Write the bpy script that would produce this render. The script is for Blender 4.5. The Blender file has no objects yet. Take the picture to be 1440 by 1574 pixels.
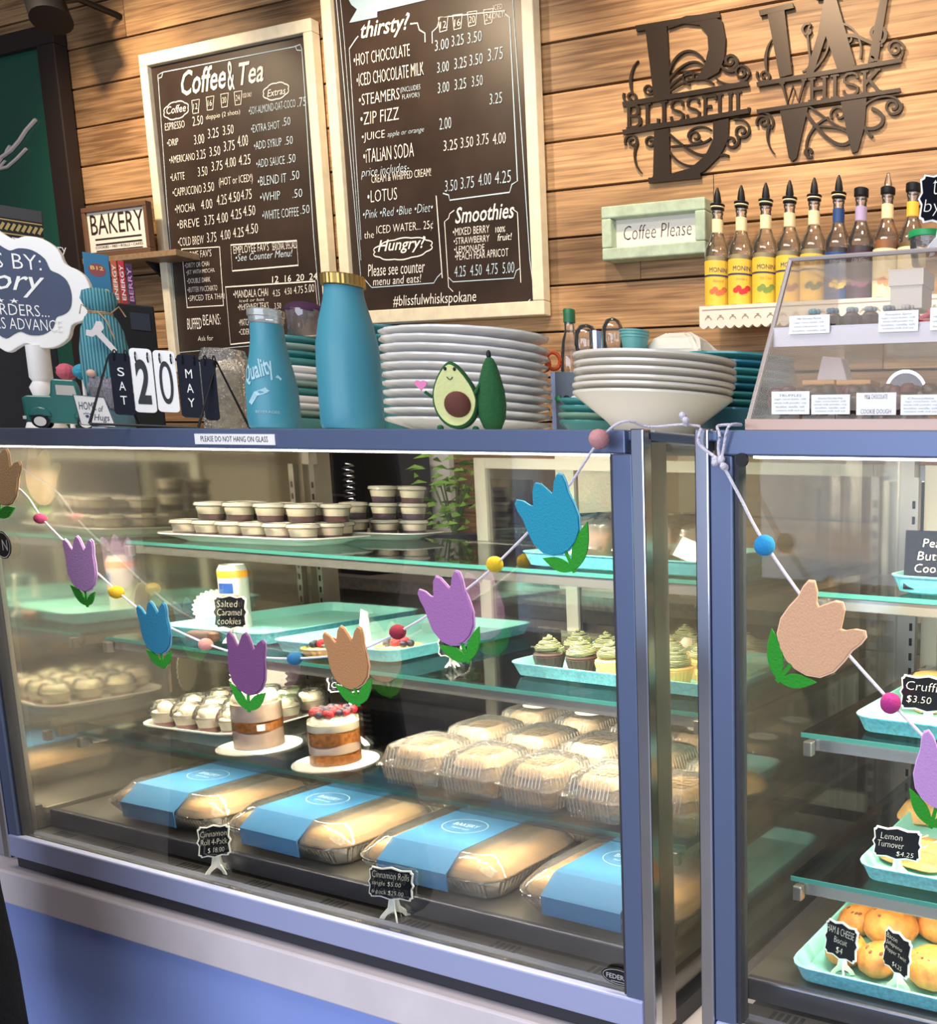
import bpy, math, random
from math import sin, cos, pi, radians, atan2, hypot, sqrt
from mathutils import Vector, Matrix
random.seed(7)
SC = bpy.context.scene
COL = SC.collection

# ------------------------------------------------------------ camera
def _n(v):
    l = sqrt(sum(a*a for a in v)); return [a/l for a in v]
PPX, PPY, FOC = 1381.5, 969.8, 1401.0
def _dir(x, y): return _n([x-PPX, y-PPY, FOC])
_dZ = [-a for a in _dir(1178.5, 9509.5)]
_dY = _dir(1922.3, 752.8)
_k = sum(a*b for a, b in zip(_dY, _dZ))
_dY = _n([a-_k*b for a, b in zip(_dY, _dZ)])
_dX = [-a for a in _dir(-2375.6, 650.7)]
_c = [_dY[1]*_dZ[2]-_dY[2]*_dZ[1], _dY[2]*_dZ[0]-_dY[0]*_dZ[2], _dY[0]*_dZ[1]-_dY[1]*_dZ[0]]
if sum(a*b for a, b in zip(_c, _dX)) < 0: _c = [-a for a in _c]
_dX = _c
ROW = [[_dX[i], _dY[i], _dZ[i]] for i in range(3)]
CAM = Vector((0.751, -0.998, 1.242))
cd = bpy.data.cameras.new('camera'); cam = bpy.data.objects.new('camera', cd); COL.objects.link(cam)
r, d, w = ROW
cam.matrix_world = Matrix(((r[0], -d[0], -w[0], CAM.x), (r[1], -d[1], -w[1], CAM.y), (r[2], -d[2], -w[2], CAM.z), (0, 0, 0, 1)))
cd.sensor_fit = 'VERTICAL'; cd.sensor_height = 36; cd.lens = 36*FOC/1574
cd.shift_x = -(PPX-720)/1574; cd.shift_y = (PPY-787)/1574; cd.clip_start = 0.02
SC.camera = cam
SC.view_settings.view_transform = 'Standard'; SC.view_settings.look = 'None'
SC.view_settings.exposure = 0.0; SC.view_settings.gamma = 1; SC.view_settings.use_curve_mapping = False

def P(x, y, Y=None, Z=None, X=None):
    """where the sight line through a photo point meets a real plane of the room"""
    a, b = (x-PPX)/FOC, (y-PPY)/FOC
    dr = Vector([ROW[0][i]*a+ROW[1][i]*b+ROW[2][i] for i in range(3)])
    if Y is not None: t = (Y-CAM.y)/dr.y
    elif Z is not None: t = (Z-CAM.z)/dr.z
    else: t = (X-CAM.x)/dr.x
    return CAM+dr*t
def facing(p, k=1.0): return k*atan2(CAM.x-p.x, p.y-CAM.y)
def rnd(xl, xr, y, Y):
    """centre and true radius of a round thing whose silhouette spans xl..xr at depth Y"""
    a, b = P(xl, y, Y=Y), P(xr, y, Y=Y); m = (a+b)/2
    dx, dy = m.x-CAM.x, m.y-CAM.y
    return m, (b.x-a.x)/2*dy/hypot(dx, dy)

# ------------------------------------------------------------ light
wd = bpy.data.worlds.new('world'); SC.world = wd; wd.use_nodes = True
bg = wd.node_tree.nodes['Background']; bg.inputs[0].default_value = (0.62, 0.72, 1.0, 1); bg.inputs[1].default_value = 0.5
def area(name, loc, rot, sx, sy, power, col):
    l = bpy.data.lights.new(name, 'AREA'); l.shape = 'RECTANGLE'; l.size = sx; l.size_y = sy; l.energy = power; l.color = col
    o = bpy.data.objects.new(name, l); o.location = loc; o.rotation_euler = rot; COL.objects.link(o); return o
area('storefront_daylight', (0.3, -4.2, 1.7), (radians(88), 0, 0), 5.0, 2.2, 172, (0.76, 0.84, 1.0))
area('counter_fill_light', (-0.5, -0.9, 3.25), (0, 0, 0), 2.4, 0.8, 55, (1.0, 0.93, 0.84))  # unseen fill lamp, added to brighten the case-top things and fronts
def spot(name, loc, target, power, ang, col=(1, 0.76, 0.50)):
    l = bpy.data.lights.new(name, 'SPOT'); l.energy = power; l.spot_size = radians(ang); l.spot_blend = 0.9; l.color = col; l.shadow_soft_size = 0.06
    o = bpy.data.objects.new(name, l); o.location = loc
    o.rotation_euler = (Vector(target)-Vector(loc)).to_track_quat('-Z', 'Y').to_euler(); COL.objects.link(o)
spot('wall_spot', (-3.2, 0.75, 3.0), (-3.2, 1.5, 2.25), 95, 100)
spot('wall_spot', (-2.0, 0.75, 3.0), (-2.0, 1.5, 2.15), 88, 100)
spot('wall_spot', (-0.75, 0.75, 3.0), (-0.75, 1.5, 2.1), 88, 100)
spot('wall_spot', (0.4, 0.75, 3.0), (0.3, 1.5, 2.1), 72, 100)
WARM = (1.0, 0.86, 0.62)

# ------------------------------------------------------------ materials
MATS = {}
def mat(name, col, rough=0.5, metal=0.0, bump=0.0, bscale=60, var=0.0, emit=0, coat=0.0, spec=0.5, sub=0.0):
    if name in MATS: return MATS[name]
    m = bpy.data.materials.new(name); m.use_nodes = True; nt = m.node_tree; b = nt.nodes['Principled BSDF']
    c = (*col, 1)
    b.inputs['Base Color'].default_value = c; b.inputs['Roughness'].default_value = rough; b.inputs['Metallic'].default_value = metal
    b.inputs['Coat Weight'].default_value = coat; b.inputs['Specular IOR Level'].default_value = spec
    if sub: b.inputs['Subsurface Weight'].default_value = sub; b.inputs['Subsurface Scale'].default_value = 0.01
    if emit:
        b.inputs['Emission Color'].default_value = c; b.inputs['Emission Strength'].default_value = emit
    tc = nt.nodes.new('ShaderNodeTexCoord'); nz = nt.nodes.new('ShaderNodeTexNoise'); nz.inputs['Scale'].default_value = bscale
    nz.inputs['Detail'].default_value = 4
    nt.links.new(tc.outputs['Object'], nz.inputs['Vector'])
    if bump:
        bp = nt.nodes.new('ShaderNodeBump'); bp.inputs['Strength'].default_value = bump; bp.inputs['Distance'].default_value = 0.004
        nt.links.new(nz.outputs['Fac'], bp.inputs['Height']); nt.links.new(bp.outputs[0], b.inputs['Normal'])
    if var:
        rp = nt.nodes.new('ShaderNodeValToRGB'); e = rp.color_ramp.elements
        e[0].position = 0.35; e[1].position = 0.65
        e[0].color = (*[x*(1-var) for x in col], 1); e[1].color = (*[min(1, x*(1+var*0.6)) for x in col], 1)
        nt.links.new(nz.outputs['Fac'], rp.inputs[0]); nt.links.new(rp.outputs[0], b.inputs['Base Color'])
    MATS[name] = m; return m
def thin(name, tint=(0.97, 1, 0.98), refl=1.0, milky=0.0, rough=0.02, bump=0.0, bscale=40, milk=(1, 1, 1)):
    """a thin clear sheet: see-through, with a Fresnel reflection"""
    if name in MATS: return MATS[name]
    m = bpy.data.materials.new(name); m.use_nodes = True; nt = m.node_tree; N = nt.nodes; L = nt.links
    for n in list(N):
        if n.type == 'BSDF_PRINCIPLED': N.remove(n)
    out = [n for n in N if n.type == 'OUTPUT_MATERIAL'][0]
    tr = N.new('ShaderNodeBsdfTransparent'); tr.inputs[0].default_value = (*tint, 1)
    gl = N.new('ShaderNodeBsdfGlossy'); gl.inputs['Roughness'].default_value = rough
    fr = N.new('ShaderNodeFresnel'); fr.inputs[0].default_value = 1.45
    mu = N.new('ShaderNodeMath'); mu.operation = 'MULTIPLY'; mu.inputs[1].default_value = refl; mu.use_clamp = True
    mx = N.new('ShaderNodeMixShader'); L.new(fr.outputs[0], mu.inputs[0]); L.new(mu.outputs[0], mx.inputs[0])
    base = tr
    if milky:
        df = N.new('ShaderNodeBsdfDiffuse'); df.inputs[0].default_value = (*milk, 1)
        m2 = N.new('ShaderNodeMixShader'); m2.inputs[0].default_value = milky
        L.new(tr.outputs[0], m2.inputs[1]); L.new(df.outputs[0], m2.inputs[2]); base = m2
    if bump:
        tc = N.new('ShaderNodeTexCoord'); nz = N.new('ShaderNodeTexNoise'); nz.inputs['Scale'].default_value = bscale
        bp = N.new('ShaderNodeBump'); bp.inputs['Strength'].default_value = bump; bp.inputs['Distance'].default_value = 0.01
        L.new(tc.outputs['Object'], nz.inputs['Vector']); L.new(nz.outputs['Fac'], bp.inputs['Height'])
        L.new(bp.outputs[0], gl.inputs['Normal']); L.new(bp.outputs[0], fr.inputs['Normal'])
    L.new(base.outputs[0], mx.inputs[1]); L.new(gl.outputs[0], mx.inputs[2]); L.new(mx.outputs[0], out.inputs[0])
    MATS[name] = m; return m
def wood(name, dark, light, along=(1.2, 30, 30)):
    m = bpy.data.materials.new(name); m.use_nodes = True; nt = m.node_tree; N = nt.nodes; L = nt.links; b = N['Principled BSDF']
    tc = N.new('ShaderNodeTexCoord'); mp = N.new('ShaderNodeMapping'); mp.inputs['Scale'].default_value = along
    oi = N.new('ShaderNodeObjectInfo'); ad = N.new('ShaderNodeVectorMath'); ad.operation = 'SCALE'; ad.inputs[0].default_value = (17, 31, 23)
    L.new(oi.outputs['Random'], ad.inputs['Scale']); L.new(ad.outputs[0], mp.inputs['Location'])
    L.new(tc.outputs['Object'], mp.inputs['Vector'])
    n1 = N.new('ShaderNodeTexNoise'); n1.inputs['Scale'].default_value = 1.6; n1.inputs['Detail'].default_value = 6; n1.inputs['Distortion'].default_value = 0.35
    L.new(mp.outputs[0], n1.inputs['Vector'])
    mp2 = N.new('ShaderNodeMapping'); mp2.inputs['Scale'].default_value = (1.5, 5, 5); L.new(tc.outputs['Object'], mp2.inputs['Vector']); L.new(ad.outputs[0], mp2.inputs['Location'])
    n2 = N.new('ShaderNodeTexNoise'); n2.inputs['Scale'].default_value = 1.3; n2.inputs['Detail'].default_value = 3; L.new(mp2.outputs[0], n2.inputs['Vector'])
    mm = N.new('ShaderNodeMix'); mm.inputs[0].default_value = 0.5
    L.new(n1.outputs['Fac'], mm.inputs[2]); L.new(n2.outputs['Fac'], mm.inputs[3])
    rp = N.new('ShaderNodeValToRGB'); rp.color_ramp.elements[0].position = 0.36; rp.color_ramp.elements[1].position = 0.62
    rp.color_ramp.elements[0].color = (*dark, 1); rp.color_ramp.elements[1].color = (*light, 1)
    L.new(mm.outputs[0], rp.inputs[0])
    hs = N.new('ShaderNodeHueSaturation'); L.new(rp.outputs[0], hs.inputs['Color'])
    mr = N.new('ShaderNodeMapRange'); mr.inputs[3].default_value = 0.6; mr.inputs[4].default_value = 1.15
    L.new(oi.outputs['Random'], mr.inputs[0]); L.new(mr.outputs[0], hs.inputs['Value'])
    L.new(hs.outputs[0], b.inputs['Base Color']); b.inputs['Roughness'].default_value = 0.6
    bp = N.new('ShaderNodeBump'); bp.inputs['Strength'].default_value = 0.25; bp.inputs['Distance'].default_value = 0.003
    L.new(n1.outputs['Fac'], bp.inputs['Height']); L.new(bp.outputs[0], b.inputs['Normal'])
    MATS[name] = m; return m
def stripes(name, c1, c2, scale, rough=0.6, dist=2.0, axis='Z'):
    m = bpy.data.materials.new(name); m.use_nodes = True; nt = m.node_tree; N = nt.nodes; L = nt.links; b = N['Principled BSDF']
    tc = N.new('ShaderNodeTexCoord'); wv = N.new('ShaderNodeTexWave'); wv.bands_direction = axis; wv.inputs['Scale'].default_value = scale; wv.inputs['Distortion'].default_value = dist
    rp = N.new('ShaderNodeValToRGB'); rp.color_ramp.elements[0].position = 0.3; rp.color_ramp.elements[1].position = 0.7
    rp.color_ramp.elements[0].color = (*c1, 1); rp.color_ramp.elements[1].color = (*c2, 1)
    L.new(tc.outputs['Object'], wv.inputs['Vector']); L.new(wv.outputs['Fac'], rp.inputs[0]); L.new(rp.outputs[0], b.inputs['Base Color'])
    bp = N.new('ShaderNodeBump'); bp.inputs['Strength'].default_value = 0.5; bp.inputs['Distance'].default_value = 0.003
    L.new(wv.outputs['Fac'], bp.inputs['Height']); L.new(bp.outputs[0], b.inputs['Normal'])
    b.inputs['Roughness'].default_value = rough; MATS[name] = m; return m

M_wood = wood('plank_wood', (0.16, 0.08, 0.034), (0.58, 0.34, 0.155), (2.0, 70, 70))
M_cream = mat('cream_frame_paint', (0.80, 0.72, 0.52), 0.5, bump=0.15, bscale=30, var=0.08)
M_board = mat('chalkboard', (0.035, 0.022, 0.016), 0.38, var=0.3, bscale=5)
M_chalk = mat('chalk_white', (0.88, 0.84, 0.74), 0.8)
M_chalkblue = mat('chalk_pale_blue', (0.52, 0.66, 0.72), 0.8)
M_black = mat('black_plastic', (0.009, 0.009, 0.010), 0.45, spec=0.3)
M_blackmatt = mat('black_fabric', (0.004, 0.004, 0.005), 0.9, bump=0.5, bscale=90, spec=0.15)
M_slate = mat('slate_blue_aluminium', (0.115, 0.15, 0.26), 0.38, metal=0.35)
M_chrome = mat('polished_steel', (0.62, 0.64, 0.70), 0.14, metal=1.0)
M_steel = mat('brushed_steel', (0.42, 0.39, 0.36), 0.32, metal=0.9, bump=0.05, bscale=200)
M_darksteel = mat('dark_gasket', (0.03, 0.03, 0.04), 0.5)
M_lower = mat('lavender_grey_rail', (0.40, 0.43, 0.66), 0.42, metal=0.15)
M_base = mat('blue_lit_paint', (0.27, 0.36, 0.76), 0.75, var=0.04, bscale=3)  # pale counter paint with the blue of the daylight put into its colour
M_ledge = mat('whitewashed_ledge', (0.74, 0.66, 0.68), 0.55, var=0.06, bscale=8)
M_white = mat('white_paint', (0.82, 0.80, 0.78), 0.5)
M_whitegloss = mat('white_glaze', (0.90, 0.88, 0.85), 0.22, coat=0.4)
M_tealgloss = mat('teal_glaze', (0.05, 0.25, 0.24), 0.25, coat=0.4)
M_aqua = mat('aqua_enamel', (0.30, 0.70, 0.66), 0.35, var=0.05, bscale=20)
M_aquaside = mat('speckled_aqua_enamel', (0.10, 0.42, 0.52), 0.4, var=0.25, bscale=160)
M_glass = thin('pane_glass', (0.975, 0.99, 0.985), 0.45)
M_shelfglass = thin('green_shelf_glass', (0.93, 0.98, 0.965), 0.9)
M_edge = mat('green_glass_edge', (0.06, 0.26, 0.23), 0.2)
M_clear = thin('clear_plastic', (0.97, 0.97, 0.96), 1.6, milky=0.05, rough=0.08, bump=0.2, bscale=60)
M_clearrib = thin('ribbed_clear_plastic', (0.96, 0.95, 0.93), 1.9, milky=0.10, rough=0.1, bump=0.6, bscale=140)
M_acryl = thin('acrylic_sheet', (0.95, 0.94, 0.93), 0.55, milky=0.005)
M_side = thin('side_pane_glass', (0.96, 0.97, 0.95), 0.6, milky=0.03, milk=(0.75, 0.68, 0.55))  # beige milk: slight dust, with reflected haze put into the pane colour
M_acryledge = mat('acrylic_edge', (0.42, 0.36, 0.33), 0.2, coat=0.5)
M_green = mat('leaf_green_felt', (0.02, 0.27, 0.015), 0.9, bump=0.5, bscale=300)
M_string = mat('white_cotton_string', (0.72, 0.66, 0.74), 0.9, bump=0.8, bscale=400)
M_led = mat('led_strip', (1.0, 0.95, 0.82), 0.5, emit=7)
M_foil = mat('aluminium_foil', (0.62, 0.60, 0.57), 0.25, metal=1.0, bump=0.8, bscale=90)

# ------------------------------------------------------------ mesh helper
class MB:
    def __init__(s): s.v = []; s.f = []
    def add(s, vs, fs):
        o = len(s.v); s.v += [tuple(v) for v in vs]; s.f += [tuple(i+o for i in f) for f in fs]; return s
    def box(s, c, d, rz=0.0, rx=0.0, ry=0.0):
        R = Matrix.Rotation(rz, 3, 'Z') @ Matrix.Rotation(ry, 3, 'Y') @ Matrix.Rotation(rx, 3, 'X')
        vs = [Vector(c)+R @ Vector((i*d[0]/2, j*d[1]/2, k*d[2]/2)) for i in (-1, 1) for j in (-1, 1) for k in (-1, 1)]
        return s.add(vs, [(0, 1, 3, 2), (4, 6, 7, 5), (0, 4, 5, 1), (2, 3, 7, 6), (0, 2, 6, 4), (1, 5, 7, 3)])
    def bb(s, x0, x1, y0, y1, z0, z1): return s.box(((x0+x1)/2, (y0+y1)/2, (z0+z1)/2), (x1-x0, y1-y0, z1-z0))
    def lathe(s, prof, c=(0, 0, 0), n=24, sx=1, sy=1, wob=None):
        vs = []; fs = []
        for r, z in prof:
            for i in range(n):
                a = 2*pi*i/n; q = r*(1+(wob(a) if wob else 0))
                vs.append((c[0]+q*cos(a)*sx, c[1]+q*sin(a)*sy, c[2]+z))
        for k in range(len(prof)-1):
            for i in range(n):
                j = (i+1) % n; fs.append((k*n+i, k*n+j, (k+1)*n+j, (k+1)*n+i))
        fs.append(tuple(range(n-1, -1, -1))); m = (len(prof)-1)*n; fs.append(tuple(range(m, m+n)))
        return s.add(vs, fs)
    def tube(s, pts, r, n=8, closed=False):
        pts = [Vector(p) for p in pts]; vs = []; fs = []; m = len(pts)
        up = Vector((0.13, 0.21, 0.97))
        for i, p in enumerate(pts):
            if closed: t = pts[(i+1) % m]-pts[i-1]
            else: t = pts[min(i+1, m-1)]-pts[max(i-1, 0)]
            t.normalize(); a = t.cross(up)
            if a.length < 1e-3: a = t.cross(Vector((1, 0, 0)))
            a.normalize(); b = t.cross(a); rr = r[i] if isinstance(r, (list, tuple)) else r
            for k in range(n): vs.append(p+a*rr*cos(2*pi*k/n)+b*rr*sin(2*pi*k/n))
        for i in range(m if closed else m-1):
            j = (i+1) % m
            for k in range(n): l = (k+1) % n; fs.append((i*n+k, i*n+l, j*n+l, j*n+k))
        if not closed: fs.append(tuple(range(n-1, -1, -1))); fs.append(tuple(range((m-1)*n, m*n)))
        return s.add(vs, fs)
    def cone(s, a, b, r0, r1, n=12): return s.tube([a, b], [r0, r1], n)
    def sph(s, c, r, sc=(1, 1, 1), n=12, wob=0.0):
        vs = []; fs = []; h = n//2+1
        for i in range(1, h):
            t = pi*i/h
            for k in range(n):
                a = 2*pi*k/n; q = r*(1+wob*random.uniform(-1, 1))
                vs.append((c[0]+q*sin(t)*cos(a)*sc[0], c[1]+q*sin(t)*sin(a)*sc[1], c[2]+q*cos(t)*sc[2]))
        vs.append((c[0], c[1], c[2]+r*sc[2])); vs.append((c[0], c[1], c[2]-r*sc[2])); T = len(vs)-2
        for i in range(h-2):
            for k in range(n): l = (k+1) % n; fs.append((i*n+k, (i+1)*n+k, (i+1)*n+l, i*n+l))
        for k in range(n): l = (k+1) % n; fs.append((T, k, l)); fs.append((T+1, (h-2)*n+l, (h-2)*n+k))
        return s.add(vs, fs)
    def prism(s, poly, y0, y1):
        """poly of (x,z), extruded from y0 to y1"""
        n = len(poly); vs = [(x, y0, z) for x, z in poly]+[(x, y1, z) for x, z in poly]
        fs = [tuple(range(n)), tuple(range(2*n-1, n-1, -1))]+[(i, (i+1) % n+0, (i+1) % n+n, i+n) for i in range(n)]
        return s.add(vs, [fs[0], fs[1]]+[tuple(reversed(f)) for f in fs[2:]])
    def prismx(s, poly, x0, x1):
        n = len(poly); vs = [(x0, y, z) for y, z in poly]+[(x1, y, z) for y, z in poly]
        return s.add(vs, [tuple(range(n-1, -1, -1)), tuple(range(n, 2*n))]+[(i, (i+1) % n, (i+1) % n+n, i+n) for i in range(n)])
    def loft(s, lv, c=(0, 0, 0), k=4, rz=0.0, capb=True, capt=True):
        """stack of rounded rectangles (w, d, corner radius, z)"""
        vs = []; fs = []; n = 4*(k+1); cr, sr = cos(rz), sin(rz)
        for w, d, r, z in lv:
            for q, (sx, sy) in enumerate(((1, 1), (-1, 1), (-1, -1), (1, -1))):
                for i in range(k+1):
                    a = pi/2*q+pi/2*i/k
                    x = sx*(w/2-r)+r*cos(a); y = sy*(d/2-r)+r*sin(a)
                    vs.append((c[0]+x*cr-y*sr, c[1]+x*sr+y*cr, c[2]+z))
        for m in range(len(lv)-1):
            for i in range(n): j = (i+1) % n; fs.append((m*n+i, m*n+j, (m+1)*n+j, (m+1)*n+i))
        if capb: fs.append(tuple(range(n-1, -1, -1)))
        if capt: m = (len(lv)-1)*n; fs.append(tuple(range(m, m+n)))
        return s.add(vs, fs)
    def move(s, i0, fn): s.v[i0:] = [tuple(fn(Vector(v))) for v in s.v[i0:]]; return s
    def build(s, name, m, parent=None, smooth=False, bevel=0, sub=0):
        me = bpy.data.meshes.new(name); me.from_pydata(s.v, [], s.f); me.materials.append(m)
        if smooth:
            for p in me.polygons: p.use_smooth = True
            try: me.set_sharp_from_angle(angle=radians(42))
            except Exception: pass
        o = bpy.data.objects.new(name, me); COL.objects.link(o)
        if parent: o.parent = parent
        if 'lettering' in name: o['kind'] = 'stuff'
        if bevel:
            b = o.modifiers.new('bevel', 'BEVEL'); b.width = bevel; b.segments = 2; b.limit_method = 'ANGLE'
        if sub:
            b = o.modifiers.new('sub', 'SUBSURF'); b.levels = sub; b.render_levels = sub
        return o
def tag(o, label, cat, group=None, kind=None):
    o['label'] = label; o['category'] = cat
    if group: o['group'] = group
    if kind: o['kind'] = kind
    return o
def struct(o): o['kind'] = 'structure'; return o
def thing(name, label, cat, loc=(0, 0, 0), rz=0.0, group=None, rx=0.0):
    o = bpy.data.objects.new(name, None); o.empty_display_size = 0.02; COL.objects.link(o)
    o.location = loc; o.rotation_euler = (rx, 0, rz); return tag(o, label, cat, group)
def dup(root, loc, rz=None, label=None, group=None, scale=None):
    r_ = root.copy(); COL.objects.link(r_); r_.location = loc
    if rz is not None: r_.rotation_euler.z = rz
    if scale is not None: r_.scale = (scale,)*3 if not isinstance(scale, tuple) else scale
    if label: r_['label'] = label
    if group: r_['group'] = group
    def rec(a, b):
        for ch in list(a.children):
            c = ch.copy(); COL.objects.link(c); c.parent = b; rec(ch, c)
    rec(root, r_); return r_
ORD = ['first', 'second', 'third', 'fourth', 'fifth', 'sixth', 'seventh', 'eighth', 'ninth', 'tenth', 'eleventh', 'twelfth']

# ------------------------------------------------------------ lettering
_tc = {}
def glyphs(s, shear=0.0, bold=0.0):
    k = (s, shear, bold)
    if k in _tc: return _tc[k]
    cu = bpy.data.curves.new('lettering', 'FONT'); cu.body = s; cu.shear = shear; cu.offset = bold; cu.resolution_u = 6 if len(s) < 3 else 2
    o = bpy.data.objects.new('lettering', cu); COL.objects.link(o)
    dg = bpy.context.evaluated_depsgraph_get(); me = bpy.data.meshes.new_from_object(o.evaluated_get(dg))
    vs = [tuple(v.co) for v in me.vertices]; fs = [tuple(p.vertices) for p in me.polygons]
    bpy.data.objects.remove(o); bpy.data.curves.remove(cu); bpy.data.meshes.remove(me)
    _tc[k] = (vs, fs); return vs, fs
def text(mb, s, x0, z0, w, h, y=0.0, shear=0.0, bold=0.0, rot=0.0):
    """lettering in the XZ plane facing -Y: lower left x0,z0, fitted to w by h; w None keeps proportion"""
    vs, fs = glyphs(s, shear, bold)
    if not vs: return
    a = min(v[0] for v in vs); b = max(v[0] for v in vs); c = min(v[1] for v in vs); d = max(v[1] for v in vs)
    kz = h/(d-c); kx = (w/(b-a)) if w else kz
    cr, sr = cos(rot), sin(rot); out = []
    for v in vs:
        x = (v[0]-a)*kx; z = (v[1]-c)*kz
        out.append((x0+x*cr-z*sr, y, z0+x*sr+z*cr))
    mb.add(out, fs)
def textc(mb, s, xc, zc, w, h, y=0.0, **k): text(mb, s, xc-w/2, zc-h/2, w, h, y, **k)
def ribbon(pts, w, closed=False):
    """polyline -> list of quads as 2-D polygons"""
    out = []; n = len(pts); L = []; R = []
    for i, p in enumerate(pts):
        a = pts[i-1] if (i > 0 or closed) else p; b = pts[(i+1) % n] if (i < n-1 or closed) else p
        dx, dy = b[0]-a[0], b[1]-a[1]; l = hypot(dx, dy) or 1; ww = (w[i] if isinstance(w, (list, tuple)) else w)/2
        L.append((p[0]-dy/l*ww, p[1]+dx/l*ww)); R.append((p[0]+dy/l*ww, p[1]-dx/l*ww))
    for i in range(n if closed else n-1):
        j = (i+1) % n; out.append([L[i], L[j], R[j], R[i]])
    return out
def line(mb, pts, w, y=0.0, closed=False):
    for q in ribbon(pts, w, closed): mb.add([(a, y, b) for a, b in q], [(0, 1, 2, 3)])

# ------------------------------------------------------------ the room
WY = 1.5
struct(MB().bb(-4.6, 1.9, -4.6, 1.62, -0.05, 0.0).build('floor', mat('floor_concrete', (0.22, 0.2, 0.19), 0.5, var=0.2, bscale=4)))
struct(MB().bb(-4.6, 1.9, -4.6, 1.62, 3.3, 3.36).build('ceiling', mat('ceiling_paint', (0.25, 0.22, 0.2), 0.8)))
wall = struct(MB().bb(-4.6, 1.9, WY+0.012, 1.62, 0.0, 3.3).build('wall_back', mat('wall_dark_backing', (0.02, 0.012, 0.008), 0.9)))
ZL = [P(832, y, Y=WY).z for y in (71, 147, 221.5, 295, 370)]
pitch = (ZL[0]-ZL[4])/4; zbase = ZL[4]
joints = {-1: [P(988, 470, Y=WY).x, -2.6], 0: [-2.9, P(1100, 400, Y=WY).x], 1: [P(846, 330, Y=WY).x, -3.3], 2: [-2.2, 0.3], 3: [-1.7, 0.9], 4: [-3.05, -0.35], 5: [-2.1], 6: [-3.4, 0.1], 7: [P(252, 30, Y=WY).x], 8: [-2.4]}
for k in range(-9, 9):
    xs = [-4.6]+sorted(joints.get(k, [random.uniform(-4, -2), random.uniform(-1, 1)]))+[1.9]
    for a, b in zip(xs, xs[1:]):
        z0 = zbase+k*pitch; g = 0.0035; off = random.uniform(-0.0012, 0.0012)
        m = MB(); m.bb(-(b-a)/2+0.0015, (b-a)/2-0.0015, -0.009+off, 0.011, g, pitch-g)
        o = m.build('plank', M_wood, wall, bevel=0.001); o.location = ((a+b)/2, WY, z0)
struct(MB().bb(-4.66, -4.6, -4.6, 1.62, 0.0, 3.3).build('wall_left', mat('side_wall_paint', (0.30, 0.24, 0.2), 0.8)))
# counter that carries the cases
struct(MB().bb(-4.2, 1.7, 0.0, 0.78, 0.0, 0.35).build('wall_front_counter', M_base))
struct(MB().bb(-4.2, 1.7, -0.012, 0.80, 0.352, 0.424).build('trim_1', M_ledge, bevel=0.004))

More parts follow.
